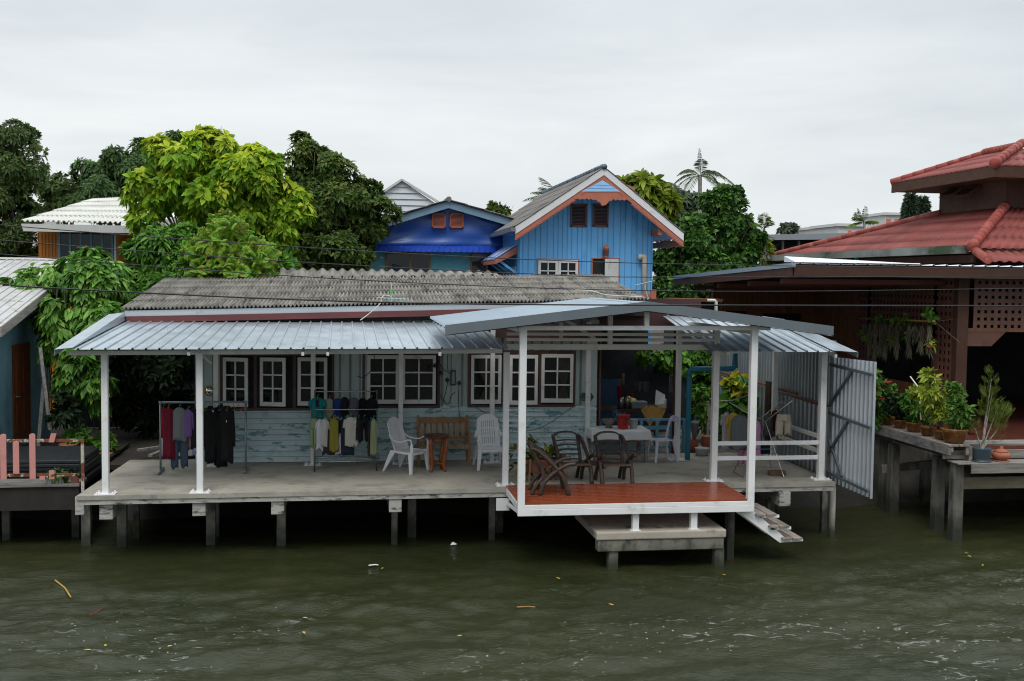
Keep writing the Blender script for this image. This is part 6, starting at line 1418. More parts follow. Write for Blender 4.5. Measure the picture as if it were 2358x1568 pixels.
b = MB(); b.tube(curve([(c[0]-.098, c[1], zt+.16), (c[0], c[1]-.11, zt+.15), (c[0]+.098, c[1], zt+.08)], 5), .004, 5); b.build('handle', M['steel'], Wp)
q = gy((2000+1052/2.412)*.5757, 980, ty0+.4); c = (q.x, ty0+.42, zt)
b = MB(); b.lathe(c, [(.0, .0), (.08, 0), (.07, .03), (.06, .06), (.12, .11), (.135, .16), (.13, .18), (.10, .17), (0, .10)], 20); b.build('stone_mortar', M['conc_dark'], None, smooth=True, label='grey stone mortar bowl on the left of the white cloth', cat='bowl')
# blue low rail
Rl = thing('blue_rail', 'low blue painted timber rail closing the dark service bay', 'railing', (10.4, 3.75, 0)); ry = 3.78
xa, xb = gy(1379, 1000, ry).x, gy(1578, 1000, ry).x
for v, h_ in ((966, .05), (985, .08), (1008, .06), (1030, .06), (1050, .05)):
    z = gy(1480, v, ry).z; b = MB(); b.box((xa, ry-.02, z-h_/2), (xb, ry+.02, z+h_/2)); b.build('rail', M['bluewood'], Rl)
zt_ = gy(1480, 966, ry).z
for u in (1383, 1432, 1476, 1512, 1546, 1574): x = gy(u, 1000, ry).x; b = MB(); b.box((x-.03, ry-.028, -.02), (x+.03, ry+.0285, zt_-.026)); b.build('baluster', M['bluewood'], Rl)
# ---- clutter in the service bay
Ct = thing('kitchen_counter', 'dark timber counter inside the shaded service bay', 'counter', (10.6, 5, 0)); b = MB(); b.box((9.9, 4.6, .78), (11.35, 5.3, .84)); b.build('counter_top', M['darkwood2'], Ct)
for x in (9.95, 11.3):
    for yy in (4.65, 5.25): b = MB(); b.box((x-.03, yy-.03, -.02), (x+.03, yy+.03, .779)); b.build('leg', M['darkwood2'], Ct)
def at(u, y): return gy(u, 940, y).x
b = MB(); c = (at(1452, 4.9), 4.95, .842); b.lathe((c[0], c[1], .843), [(0, .0), (.20, 0), (.21, .02), (.19, .12), (.12, .2), (0, .23)], 20); b.build('food_cover', M['yellowp'], None, smooth=True, label='yellow domed food cover on the counter', cat='food cover')
for k, u in enumerate((1430, 1445)):
    b = MB(); c = (at(u, 4.7), 4.72, .842); b.lathe(c, [(0, 0), (.07, 0), (.07, .24+.03*k), (.06, .25+.03*k), (0, .25+.03*k)], 16); b.build('steel_canister', M['steel'], None, smooth=True, label=('shorter' if k == 0 else 'taller')+' steel canister on the counter left of the plastic tub', cat='canister')
b = MB(); c = (at(1470, 4.7), 4.75, .842); b.hexa([(c[0]-.16, 4.65, .842), (c[0]+.16, 4.65, .842), (c[0]+.16, 4.88, .842), (c[0]-.16, 4.88, .842), (c[0]-.2, 4.62, 1.0), (c[0]+.2, 4.62, 1.0), (c[0]+.2, 4.9, 1.0), (c[0]-.2, 4.9, 1.0)]); b.build('plastic_tub', M['tubgrey'], None, bevel=.015, label='cloudy grey plastic tub on the counter', cat='tub')
for k, u in enumerate((1497, 1514)):
    Bm = thing('broom', ('left' if k == 0 else 'right')+' straw fan broom with bristles up behind the blue rail', 'broom', (at(u, 4.1), 4.1, 0)); x = at(u, 4.1)
    P = np.repeat(np.array([[x, 4.1, .50]]), 90, 0); a = np.linspace(-.45, .45, 90); D = np.stack([np.sin(a), RNG.uniform(-.12, .12, 90), np.cos(a)], -1)
    v, f = leaf_quads(P, D, np.repeat(np.array([[0, -1., .1]]), 90, 0), RNG.uniform(.42, .55, 90), .018, .02, .1); np_mesh('bristles', v, f, M['straw'], Bm)
    b = MB(); b.tube([(x, 4.1, -.02), (x, 4.1, .55)], .018, 8); b.build('handle', M['bench'], Bm)
def hangcloth(u, v0, v1, w, y, mat, label, cat='cloth', name='hanging_cloth'):
    a = gy(u, v0, y); z1 = gy(u, v1, y).z; b = MB(); ww = w*mpp(y)
    b.grid(lambda s, t: (a.x+(s-.5)*ww*(1-.12*t), y+.02*math.sin(s*16)*(.3+t), lerp(a.z, z1, t)+.02*math.sin(s*5)*t), 18, 10); return b.build(name, mat, None, smooth=True, solid=.012, label=label, cat=cat)
hangcloth(1462+15, 879, 903, 36, 5.6, cloth((.05, .045, .05)), 'faded grey shirt hanging high in the service bay', 'shirt')
hangcloth(1553, 898, 952, 30, 4.6, cloth((.05, .045, .065)), 'dark patterned cloth hanging beside the rear white post')
hangcloth(1427, 888, 918, 12, 5.6, cloth((.22, .008, .015)), 'dark red cloth hanging behind the orange door edge')
hangcloth(1454, 905, 922, 8, 5.6, cloth((.25, .01, .02)), 'narrow red cloth hanging above the yellow food cover')
hangcloth(1434, 860, 885, 8, 5.4, cloth((.20, .13, .06)), 'small tan cloth hanging at the top of the service bay')
b = MB(); a = gy(1508, 922, 4.6); b.add([(a.x, 4.6, a.z-.1), (a.x+.22, 4.6, a.z-.08), (a.x+.25, 4.65, a.z+.12), (a.x+.02, 4.6, a.z+.24), (a.x+.1, 4.75, a.z+.05)], [(0, 1, 2, 3), (0, 4, 1), (1, 4, 2), (2, 4, 3), (3, 4, 0)]); b.build('plastic_bag', M['wcloth'], None, label='crumpled white plastic bag propped in the service bay', cat='bag')
b = MB(); a = gy(1512, 930, 4.75); b.box((a.x, 4.7, .842), (a.x+.22, 4.8, a.z+.12)); b.build('storage_box', M['sash'], None, bevel=.02, label='pale box with pink stripe under the white bag', cat='box')
b = MB(); b.box((9.9, 6.2, 0), (10.9, 6.4, 1.35)); b.build('blue_cupboard', M['bluewood2'], None, bevel=.01, label='dark blue cupboard at the back of the service bay', cat='cupboard')
# blue downpipe
p0 = gz(1583, 1058, 0); yy = p0.y; zt_ = gy(1583, 850, yy).z; xe = gy(1692, 847, yy).x
b = MB(); b.tube([(p0.x, yy, 0), (p0.x, yy, zt_-.03), (p0.x+.03, yy, zt_), (xe-.04, yy, zt_+.01), (xe, yy, zt_+.05), (xe, yy, zt_+.33)], .055, 14)
for q in ((p0.x, yy, zt_-.08), (xe, yy, zt_+.08)): b.tube([V(q)-Vector((0, 0, .05)), V(q)+Vector((0, 0, .05))], .064, 14)
b.build('drain_pipe', M['bluepipe'], None, smooth=True, label='blue plastic drain pipe rising beside the service bay and turning right', cat='pipe')
# umbrella, pots and buckets behind pipe
p = gy(1600, 965, 3.9); Um = thing('folded_umbrella', 'grey folded umbrella hanging handle up by the blue pipe', 'umbrella', (p.x, 3.9, p.z)); b = MB(); b.lathe((p.x, 3.9, p.z-.52), [(.01, 0), (.04, .08), (.09, .36), (.10, .44), (.02, .5)], 9); b.build('canopy', cloth((.17, .17, .18)), Um)
b = MB(); b.tube([(p.x, 3.9, p.z-.02), (p.x, 3.9, p.z+.06), (p.x+.05, 3.9, p.z+.09), (p.x+.09, 3.9, p.z+.04)], .01, 6); b.build('handle', hm, Um)
b = MB(); p = gz(1624, 1052, 0); b.lathe((p.x, p.y+.2, 0), [(0, .0), (.13, 0), (.15, .12), (.17, .16), (.15, .165), (0, .12)], 20); b.build('white_basin', M['pailgrey'], None, smooth=True, label='white enamel basin on the slab behind the blue pipe', cat='basin')
for u, w, lb in ((1612, .13, 'small terracotta pot beside the white basin'), (1650, .16, 'large terracotta jar half hidden by the drying clothes')):
    p = gz(u, 1048, 0); b = MB(); b.lathe((p.x, p.y+.55, -.02), [(0, 0), (w*.7, 0), (w, w*1.2), (w*1.05, w*1.7), (w*.85, w*2.1), (w*.9, w*2.2), (w*.75, w*2.2), (0, w*1.9)], 20); b.build('terracotta_pot', M['terracotta'], None, smooth=True, label=lb, cat='pot')
b = MB(); p = gy(1634, 925, 5.0); b.box((p.x-.05, 5, 0), (p.x+.05, 5.1, p.z)); b.build('stump_post', M['greywood2'], None, label='short grey post behind the blue pipe with string tied to it', cat='post')
b = MB(); q0 = gy(1634, 918, 5.0); q1 = gy(1734, 905, 2.0); b.tube(curve([q0, lerp(q0, q1, .5)+Vector((0, 0, -.10)), q1], 8), .008, 5); b.build('washing_line', M['whitecable'], None, label='white cord strung from the grey stump to the pavilion post', cat='cord')
# ================================================================== clothes
def garment(kind, u, v0, v1, wpx, y, c, label, cat, yaw=0., group=None, depth=.07, hang=(.1, .3, .12), hook=.05, c2=None):
    top = gy(u, v0, y); zb = gy(u, v1, y).z; w = wpx*mpp(y)/2; h = top.z-zb; x0, z0 = top.x, top.z
    mat = cloth(c); r = random.Random(int(u*7+v0)); ph = r.uniform(0, 6)
    cs, sn = math.cos(yaw), math.sin(yaw)
    def tubef(cx, wf, df, za, zb_, n=22, m=14, fold=.22, close=True):
        b = MB(); base = 0
        for j in range(m+1):
            t = j/m; z = lerp(za, zb_, t); ww, dd = wf(t), df(t); ox = cx(t)
            for k in range(n):
                a = 2*math.pi*k/n; f = 1+fold*2.0*(.25+.75*t)*math.sin(a*5+ph+t*2)*.6+fold*.9*(.3+.7*t)*math.sin(a*9+ph*2)
                lx = ox+ww*math.cos(a); ly = dd*math.sin(a)*f
                b.v.append((x0+lx*cs-ly*sn, y+lx*sn+ly*cs, z+(.03*math.sin(a*3+ph)+.015*math.sin(a*2-ph))*t*t))
        for j in range(m):
            for k in range(n): k2 = (k+1) % n; b.f.append((j*n+k, (j+1)*n+k, (j+1)*n+k2, j*n+k2))
        b.f.append(tuple(range(n))); b.f.append(tuple(m*n+k for k in reversed(range(n))))
        return b
    t_ = thing(name_of(kind), label, cat, (x0, y, z0), group)
    d = depth
    def sh(t): return min(1, .32+t*5.2)   # shoulder slope
    if kind in ('tee', 'shirt', 'dress', 'coat', 'top'):
        fl = {'tee': .02, 'shirt': .0, 'dress': .25, 'coat': .08, 'top': .12}[kind]; bw = w*(.80 if kind in ('tee', 'shirt', 'coat') else .95)
        b = tubef(lambda t: 0, lambda t: bw*(.42+.58*min(1, t*10))*(1+fl*t), lambda t: d*(.35+.65*min(1, t*4))*(1+fl*t), z0, zb)
        if kind != 'top':
            L_ = {'tee': .28, 'shirt': .62, 'dress': .22, 'coat': .66}[kind]*(h if kind != 'dress' else min(h, .9)); sw = w*.26
            for s in (-1, 1):
                bb = tubef(lambda t: s*(bw*.80+(w-bw)*(.25+1.1*min(1, t*1.3))), lambda t: sw*(1-.15*t), lambda t: d*.55, z0-.045, z0-.05-L_, 12, 8); b.add(bb.v, bb.f)
        b.build('fabric', mat, t_, smooth=True)
    elif kind in ('trousers', 'shorts'):
        k0 = .16 if kind == 'trousers' else .38; b = tubef(lambda t: 0, lambda t: w*(.86+.14*t), lambda t: d*.9, z0, z0-h*k0)
        for s in (-1, 1):
            bb = tubef(lambda t: s*w*(.50+.06*t), lambda t: w*(.50-.06*t), lambda t: d*.85, z0-h*k0*.9, zb+(.02 if s > 0 else 0), 14, 10); b.add(bb.v, bb.f)
        b.build('fabric', mat, t_, smooth=True)
    elif kind == 'cloth':
        b = tubef(lambda t: .1*w*t, lambda t: w*(1-.1*t), lambda t: d*.6, z0, zb); b.build('fabric', mat, t_, smooth=True)
    if c2:
        b = MB(); b.box((x0-.03, y-d*1.15, z0-.18), (x0+.03, y-d*.9, z0-.03)); b.build('placket', cloth(c2), t_)
    if hook:
        b = MB(); hw = w*.7; P = lambda a, dz: Vector((x0+a*cs, y+a*sn, z0+dz)); b.tube([P(0, -.01), P(0, hook-.02), P(.018, hook+.015), P(.03, hook-.01)], .0045, 5); b.tube([P(-hw, -.05), P(0, -.005), P(hw, -.05)], .006, 5); b.build('hanger', hangmat(hang), t_)
    return t_
def name_of(k): return {'tee': 't_shirt', 'shirt': 'shirt', 'dress': 'dress', 'coat': 'coat', 'top': 'sleeveless_top', 'trousers': 'trousers', 'shorts': 'shorts', 'cloth': 'hanging_cloth'}[k]
def pipe_rack1():
    a = gz(369, 1093, 0); c = gz(561, 1092, 0); y0 = (a.y+c.y)/2; ym = y0+.28; zt = gy(465, 926, ym).z
    t = thing('pipe_clothes_rack', 'grey galvanised pipe clothes rack at the left end of the veranda', 'clothes rack', ((a.x+c.x)/2, ym, 0))
    xa = gy(369, 926, ym).x; xc = gy(566, 926, ym).x
    b = MB(); b.tube([(xa, ym, zt), (xc, ym, zt)], .021, 10); b.build('top_rail', M['galvpipe'], t, smooth=True)
    for x in (xa, xc):
        b = MB(); b.tube([(x, ym, .03), (x, ym, zt)], .02, 10); o = b.build('upright', M['galvpipe'], t, smooth=True)
        b = MB(); b.tube([(x, ym-.28, .028), (x, ym+.30, .028)], .024, 10); b.lathe((x, ym, zt-.03), [(.03, 0), (.03, .05), (0, .055)], 10); b.build('foot', M['galvpipe'], t, smooth=True)
    return ym, xa, xc, zt
y1, rxa, rxc, rzt = pipe_rack1()
G1 = 'clothes on the pipe rack'
def rk1(kind, cx0, cx1, cy0, cy1, c, label, cat, dy=0, **k):
    u0 = (600+cx0/3.484)*.5757; u1 = (600+cx1/3.484)*.5757; v0 = (1500+cy0/3.484)*.5757; v1 = (1500+cy1/3.484)*.5757
    garment(kind, (u0+u1)/2, v0, v1, u1-u0, y1+dy, c, label, cat, group=G1, **k)
rk1('shirt', 148, 232, 450, 850, (.34, .014, .012), 'bright red shirt first from the left on the pipe rack', 'shirt', .03, hang=(.05, .35, .12))
rk1('dress', 185, 330, 450, 1150, (.15, .012, .028), 'long wine red dress beside the bright red shirt', 'dress', -.02, hang=(.5, .35, .03))
rk1('trousers', 292, 522, 560, 1285, (.055, .085, .13), 'faded blue jeans hanging under the grey shirt', 'jeans', .03, hook=0, depth=.05)
rk1('top', 322, 500, 452, 900, (.17, .19, .19), 'pale grey shirt draped over the blue jeans', 'shirt', -.05, hang=(.2, .35, .35), depth=.05)
rk1('shirt', 452, 606, 480, 850, (.19, .10, .30), 'purple striped cardigan between grey shirt and white post', 'cardigan', -.03, depth=.06)
rk1('tee', 552, 720, 470, 1010, (.016, .016, .022), 'black t-shirt half behind the second white post', 't-shirt', 0)
rk1('cloth', 540, 582, 780, 1000, (.20, .34, .42), 'pale blue cloth hanging below the purple cardigan', 'cloth', .06, hook=0)
rk1('cloth', 512, 552, 830, 1020, (.26, .05, .025), 'rust red cloth hanging below the purple cardigan', 'cloth', .05, hook=0)
rk1('shorts', 605, 700, 1000, 1098, (.30, .27, .55), 'lilac garment hem under the black t-shirt', 'shorts', .02, hook=0)
rk1('top', 740, 795, 448, 1015, (.30, .29, .24), 'beige top just right of the second white post', 'top', .04)
rk1('coat', 748, 930, 430, 1205, (.010, .010, .011), 'long black coat with white clasp left of the other black ones', 'coat', -.04, c2=None)
rk1('dress', 905, 1060, 418, 1255, (.008, .008, .010), 'longest black dress in the middle of the dark coats', 'dress', .01)
rk1('coat', 975, 1172, 430, 1205, (.014, .014, .015), 'black coat with a white mark, last of the dark coats', 'coat', -.03)
for (cx, cy, n) in ((880, 515, 'coat_badge'), (1065, 655, 'coat_badge')):
    p = gy((600+cx/3.484)*.5757, (1500+cy/3.484)*.5757, y1-.12); b = MB(); b.prism([(p.x-.012, y1-.125, p.z), (p.x+.012, y1-.125, p.z), (p.x, y1-.125, p.z+.04)], (0, .01, 0)); b.build('white_tag', M['sash'], None, label='tiny white tag on the '+('left' if cx < 1000 else 'right')+' black coat', cat='tag')
hc = [((.1, .4, .1), 'green'), ((.1, .4, .1), 'green'), ((.5, .08, .06), 'red'), ((.05, .2, .4), 'blue'), ((.55, .33, .15), 'orange'), ((.05, .35, .4), 'teal'), ((.5, .08, .06), 'red'), ((.55, .4, .4), 'pink')]
for i, (c, nm) in enumerate(hc):
    x = lerp(gy(561, 930, y1).x-.62, rxc-.05, i/7); b = MB(); hanger(b, x, y1, rzt+.03, rad(60+20*(i % 3)), .2)
    tag(b.build('hanger', hangmat(c), None), '%s plastic hanger, empty, at the right end of the pipe rack' % nm, 'hanger', 'empty hangers on the pipe rack')
# second rack
def X2(cx): return (1200+cx/3.733)*.5757
def Y2(cy): return (1500+cy/3.733)*.5757
a = gz(721.7, 1086, 0); c = gz(868, 1084, 0); y2 = (a.y+c.y)/2; y2b = y2+.24
R2_ = thing('rolling_clothes_rack', 'stainless two tier clothes rack on castors under the awning', 'clothes rack', ((a.x+c.x)/2, y2, 0))
x2a, x2c = gy(X2(215), 960, y2).x, gy(X2(1150), 960, y2).x
zlow, zhigh = gy(795, Y2(515), y2).z, gy(795, Y2(245), y2b).z
for x in (x2a, x2c):
    b = MB(); b.tube([(x, y2, .07), (x, y2, zlow+.02)], .014, 10); b.tube([(x, y2b, .07), (x, y2b, zhigh+.02)], .014, 10); b.tube([(x, y2, .10), (x, y2b, .10)], .012, 8); b.build('upright', M['steel'], R2_, smooth=True)
    for yy in (y2, y2b):
        b = MB(); b.tube([(x-.012, yy-.02, .035), (x+.012, yy-.02, .035)], .035, 14); b.tube([(x, yy, .03), (x, yy, .075)], .01, 8); b.build('castor', M['blackplastic'], R2_, smooth=True)
for z, yy in ((zlow, y2), (zhigh, y2b), (gy(795, Y2(1290), y2).z, y2), (gy(795, Y2(1228), y2b).z, y2b)):
    b = MB(); b.tube([(x2a, yy, z), (x2c, yy, z)], .013, 10); b.build('rail', M['steel'], R2_, smooth=True)
GU, GLo = 'clothes on the upper rail of the rolling rack', 'clothes on the lower rail of the rolling rack'
def rk2(kind, cx0, cx1, cy0, cy1, c, label, cat, low=True, dy=0, **k):
    u0, u1 = X2(cx0), X2(cx1); m_, h_ = (u0+u1)/2, (u1-u0)*(.60 if low else .54); u0, u1 = m_-h_, m_+h_; garment(kind, (u0+u1)/2, Y2(cy0), Y2(cy1), u1-u0, (y2 if low else y2b)+dy, c, label, cat, group=GLo if low else GU, **k)
rk2('tee', 150, 372, 335, 650, (.012, .20, .21), 'teal polo shirt with navy placket on the upper rail', 'polo shirt', False, -.04, hang=(.15, .4, .1), c2=(.02, .02, .06))
rk2('top', 382, 490, 350, 620, (.26, .28, .22), 'pale sage blouse next to the teal polo shirt', 'blouse', False, 0, hang=(.5, .35, .05))
rk2('tee', 500, 625, 350, 612, (.018, .045, .17), 'navy blue t-shirt on the upper rail', 't-shirt', False, 0)
rk2('tee', 600, 735, 330, 600, (.018, .015, .016), 'blackish t-shirt on the upper rail beside the navy one', 't-shirt', False, .03)
rk2('top', 742, 872, 340, 600, (.10, .105, .14), 'grey blue plaid top on the upper rail', 'top', False, -.02)
rk2('coat', 862, 1010, 345, 760, (.009, .009, .010), 'black jacket on the upper rail beside the plaid top', 'jacket', False, 0)
rk2('tee', 978, 1150, 345, 700, (.010, .010, .012), 'black polo shirt at the right end of the upper rail', 'polo shirt', False, -.03)
rk2('shorts', 160, 258, 645, 1075, (.24, .30, .17), 'long pale green shorts at the left end of the lower rail', 'shorts', True, .02, hang=(.5, .25, .3))
rk2('tee', 238, 352, 655, 1108, (.58, .56, .60), 'plain white t-shirt, the first on the lower rail', 't-shirt', True, 0)
rk2('tee', 312, 425, 650, 1062, (.50, .48, .47), 'off white t-shirt, shorter than the white one beside it', 't-shirt', True, -.03)
rk2('dress', 362, 492, 670, 1178, (.035, .028, .030), 'dark brown dress on the lower rail', 'dress', True, .02)
rk2('dress', 455, 560, 640, 1128, (.24, .22, .035), 'olive yellow patterned dress on the lower rail', 'dress', True, -.03, hang=(.5, .4, .1))
rk2('tee', 515, 592, 650, 905, (.012, .012, .014), 'small black t-shirt beside the olive yellow dress', 't-shirt', True, .02)
rk2('cloth', 530, 630, 870, 1178, (.52, .50, .66), 'lilac white slip showing below the small black t-shirt', 'slip', True, .04, hook=0)
rk2('tee', 575, 815, 640, 1175, (.020, .030, .045), 'large dark navy t-shirt on the lower rail', 't-shirt', True, .05, hang=(.1, .45, .1))
rk2('tee', 668, 830, 625, 1050, (.50, .47, .42), 'cream t-shirt facing out over the dark navy one', 't-shirt', True, -.06, hang=(.1, .45, .1))
rk2('tee', 788, 862, 630, 1055, (.55, .52, .48), 'cream white t-shirt hanging side on next to the cream one', 't-shirt', True, -.02)
rk2('tee', 825, 920, 650, 972, (.018, .018, .020), 'charcoal t-shirt with a pale collar on the lower rail', 't-shirt', True, -.05)
rk2('trousers', 885, 1025, 640, 985, (.010, .010, .011), 'short black trousers on the lower rail', 'trousers', True, .0)
rk2('trousers', 1015, 1085, 680, 1182, (.040, .038, .045), 'long charcoal trousers near the right end of the lower rail', 'trousers', True, 0, hang=(.05, .35, .5))
rk2('dress', 1060, 1135, 650, 1178, (.30, .34, .20), 'pale green dress at the right end of the lower rail', 'dress', True, -.02, hang=(.05, .35, .5))
# folding dryer
def X3(cx): return (2800+cx/2.851)*.5757
def Y3(cy): return (1500+cy/2.851)*.5757
Dr = thing('folding_dryer', 'folding wire clothes dryer with raised wings at the right end of the deck', 'clothes dryer', gz(1760, 1080, 0)); m = M['steel']
yd = 1.55; P3 = lambda cx, cy, dy=0: gy(X3(cx), Y3(cy), yd+dy)
A0, A1 = P3(745, 530, -.3), P3(690, 500, .35)
R0, R1 = P3(1052, 295, -.3), P3(945, 280, .35); L0, L1 = P3(470, 400, -.3), P3(330, 310, .35)
b = MB(); b.tube([A0, R0, R1, A1], .009, 6)
for k in range(1, 7): b.tube([lerp(A0, R0, k/7), lerp(A1, R1, k/7)], .005, 5)
b.build('raised_wing', m, Dr)
b = MB(); b.tube([A0, L0, L1, A1], .009, 6)
for k in range(1, 7): b.tube([lerp(A0, L0, k/7), lerp(A1, L1, k/7)], .005, 5)
b.build('raised_wing', m, Dr)
fr0, fr1 = gz(X3(955), Y3(1160), .01), gz(X3(510), Y3(1175), .01); fb0, fb1 = gz(X3(815), Y3(1085), .01), gz(X3(380), Y3(1105), .01)
b = MB(); b.tube([A0, fr0, fb0, A1], .010, 6); b.build('leg_frame', m, Dr)
b = MB(); b.tube([A0, fr1, fb1, A1], .010, 6); b.build('leg_frame', m, Dr)
b = MB(); b.tube([lerp(A0, fr0, .5), lerp(A0, fr1, .5)], .008, 6); b.tube([lerp(A1, fb0, .5), lerp(A1, fb1, .5)], .008, 6); b.build('cross_stay', hm, Dr)
GD = 'clothes on the folding dryer'
def rk3(kind, cx0, cx1, cy0, cy1, c, label, cat, dy=0, **k): garment(kind, X3((cx0+cx1)/2), Y3(cy0), Y3(cy1), X3(cx1)-X3(cx0), yd+dy, c, label, cat, group=GD, **k)
rk3('tee', 240, 372, 428, 832, (.50, .46, .56), 'pale lilac t-shirt at the left of the folding dryer', 't-shirt', .25, hang=(.1, .35, .5))
rk3('tee', 298, 460, 430, 795, (.58, .42, .08), 'mustard yellow t-shirt on the folding dryer', 't-shirt', .05, hang=(.15, .5, .12))
rk3('top', 345, 560, 460, 835, (.13, .145, .155), 'slate grey vest top on the folding dryer', 'vest', -.2, hang=(.1, .35, .5), depth=.05)
rk3('top', 600, 700, 520, 940, (.55, .28, .45), 'pink top right of the near white post on the dryer', 'top', -.1)
rk3('trousers', 428, 540, 850, 1015, (.55, .22, .36), 'pink trouser legs hanging low on the dryer', 'trousers', .1, hook=0)
rk3('top', 812, 905, 400, 630, (.075, .010, .022), 'maroon top behind the beige shorts', 'top', .2)
rk3('top', 725, 835, 445, 690, (.10, .10, .11), 'grey vest left of the maroon top', 'vest', .15)
rk3('cloth', 780, 895, 610, 700, (.14, .10, .09), 'brown cloth below the maroon top', 'cloth', .22, hook=0)
rk3('shorts', 855, 1058, 448, 685, (.52, .46, .36), 'beige drawstring shorts clipped to the right wing of the dryer', 'shorts', -.25, hang=(.1, .3, .4))
rk3('cloth', 655, 808, 765, 885, (.012, .014, .018), 'black cloth folded over the lower bar of the dryer', 'cloth', 0, hook=0)
for (u0, v0, u1, v1, lb, z) in ((1773, 1081, 1812, 1096, 'brown brick weighing down the dryer foot', 0), (1750, 1049, 1770, 1060, 'brick lying at the back edge of the deck behind the dryer', 0)):
    a = gz(u0, v1, z); c = gz(u1, v1, z); h = (v1-v0)*mpp(a.y)*.8; b = MB(); b.box((a.x, a.y, 0), (c.x, a.y+.14, h)); b.build('brick', M['brick'], None, bevel=.012, label=lb, cat='brick')
# ================================================================== wall fittings
p = gy(482, 900, WY-.03); Mi = thing('bagua_mirror', 'octagonal gilt mirror with convex glass on the pale blue wall', 'mirror', p)
b = MB(); n = 8; r0 = .115
pts = [(p.x+r0*math.cos(math.pi/8+k*math.pi/4), WY-.045, p.z+r0*math.sin(math.pi/8+k*math.pi/4)) for k in range(8)]; b.prism(pts, (0, .034, 0)); b.build('octagon_frame', M['gold'], Mi, bevel=.006)
b = MB(); pts = [(p.x+.094*math.cos(math.pi/8+k*math.pi/4), WY-.048, p.z+.094*math.sin(math.pi/8+k*math.pi/4)) for k in range(8)]; b.prism(pts, (0, .01, 0)); b.build('dark_ring', M['brownframe'], Mi)
b = MB(); b.grid(lambda u, v: (p.x+.075*math.sin(v*1.35)/math.sin(1.35)*math.cos(u*6.2832), WY-.049-.04*(math.cos(v*1.35)-math.cos(1.35)), p.z+.075*math.sin(v*1.35)/math.sin(1.35)*math.sin(u*6.2832)), 24, 8); b.build('convex_glass', M['mirror'], Mi, smooth=True)
p = gy(1351, 914, WY-.03); b = MB(); w_, h_ = .155, .085
b.prism([(p.x-w_, WY-.03, p.z), (p.x-w_*.62, WY-.03, p.z-h_), (p.x+w_*.62, WY-.03, p.z-h_), (p.x+w_, WY-.03, p.z), (p.x+w_*.62, WY-.03, p.z+h_), (p.x-w_*.62, WY-.03, p.z+h_)], (0, .008, 0))
Hx = thing('hexagon_sign', 'dark green hexagonal plate with pale lettering behind a white post', 'sign', p); b.build('plate', M['signgreen'], Hx)
b = MB()
for k in range(7): b.box((p.x-.11+k*.032, WY-.033, p.z-.062), (p.x-.11+k*.032+.02, WY-.0305, p.z-.036))
b.build('worn_lettering', M['signpale'], Hx)
Bx = thing('breaker_box', 'old electric breaker in a black case on the wall between two windows', 'breaker', gy(1043, 870, WY-.03))
def W(u, v, d=.03): return gy(u, v, WY-d)
a, c = W(1037, 887), W(1049, 852); b = MB(); b.box((a.x, WY-.09, a.z), (c.x, WY-.022, c.z)); b.build('case', M['blackplastic'], Bx, bevel=.01)
b = MB(); b.box((a.x+.02, WY-.10, a.z+.035), (c.x-.02, WY-.0905, c.z-.03)); b.build('switch_face', M['tubgrey'], Bx)
for i, (u, v) in enumerate(((990, 846), (1001, 841), (1015, 858), (1029, 874), (1057, 881))):
    p = W(u, v); b = MB(); b.lathe((p.x, WY-.085, p.z-.03), [(.012, -.01), (.035, 0), (.038, .04), (.02, .055), (.008, .075)], 12); b.build('insulator_knob', M['blackplastic'], None, smooth=True, label='small dark insulator knob on the wall by the breaker', cat='socket', group='dark insulators around the breaker')  # black insulator knobs around the breaker
for i, (pts, lb) in enumerate((
    ([(1000, 818), (996, 850), (1003, 880), (1010, 905), (1028, 928)], 'black cable running down over the middle window frame'),
    ([(1031, 878), (1027, 900), (1021, 926), (1034, 929), (1038, 912), (1048, 903)], 'looped black cable hanging below the breaker'),
    ([(1005, 826), (1018, 846), (1030, 856), (1037, 860)], 'black cable slanting down to the breaker case'),
    ([(1031, 815), (1030, 838), (1032, 858)], 'black cable dropping from the eave to the breaker'),
    ([(1057, 884), (1056, 920), (1058, 965)], 'straight black cable dropping behind the bench'),
    ([(1082, 930), (1120, 952), (1190, 990), (1250, 982), (1330, 930)], 'long grey cable sagging across the peeling boards under the right window'),
    ([(862, 815), (860, 845), (838, 868), (822, 866)], 'thin cable looping left of the middle window'))):
    b = MB(); b.tube(curve([W(u, v, .05) for u, v in pts], 6), .007, 6); b.build('wall_cable', M['cable'] if i != 5 else M['greycable'], None, label=lb, cat='cable')
# white door / AC
p = gz(395, 1068, 0); Ac = thing('air_conditioner', 'white outdoor air conditioner unit behind the left rack', 'air conditioner', (p.x, 3.9, 0)); x = gy(372, 1040, 3.9).x
b = MB(); b.box((x, 3.85, .02), (x+.62, 4.15, .60)); b.build('casing', M['sash'], Ac, bevel=.015); b = MB(); b.lathe((x+.28, 3.84, .30), [(0, 0), (.01, .0)], 8)
b = MB(); b.grid(lambda u, v: (x+.28+.22*v*math.cos(u*6.2832), 3.842, .31+.22*v*math.sin(u*6.2832)), 24, 3); b.build('fan_grille', M['blackplastic'], Ac, solid=.006)
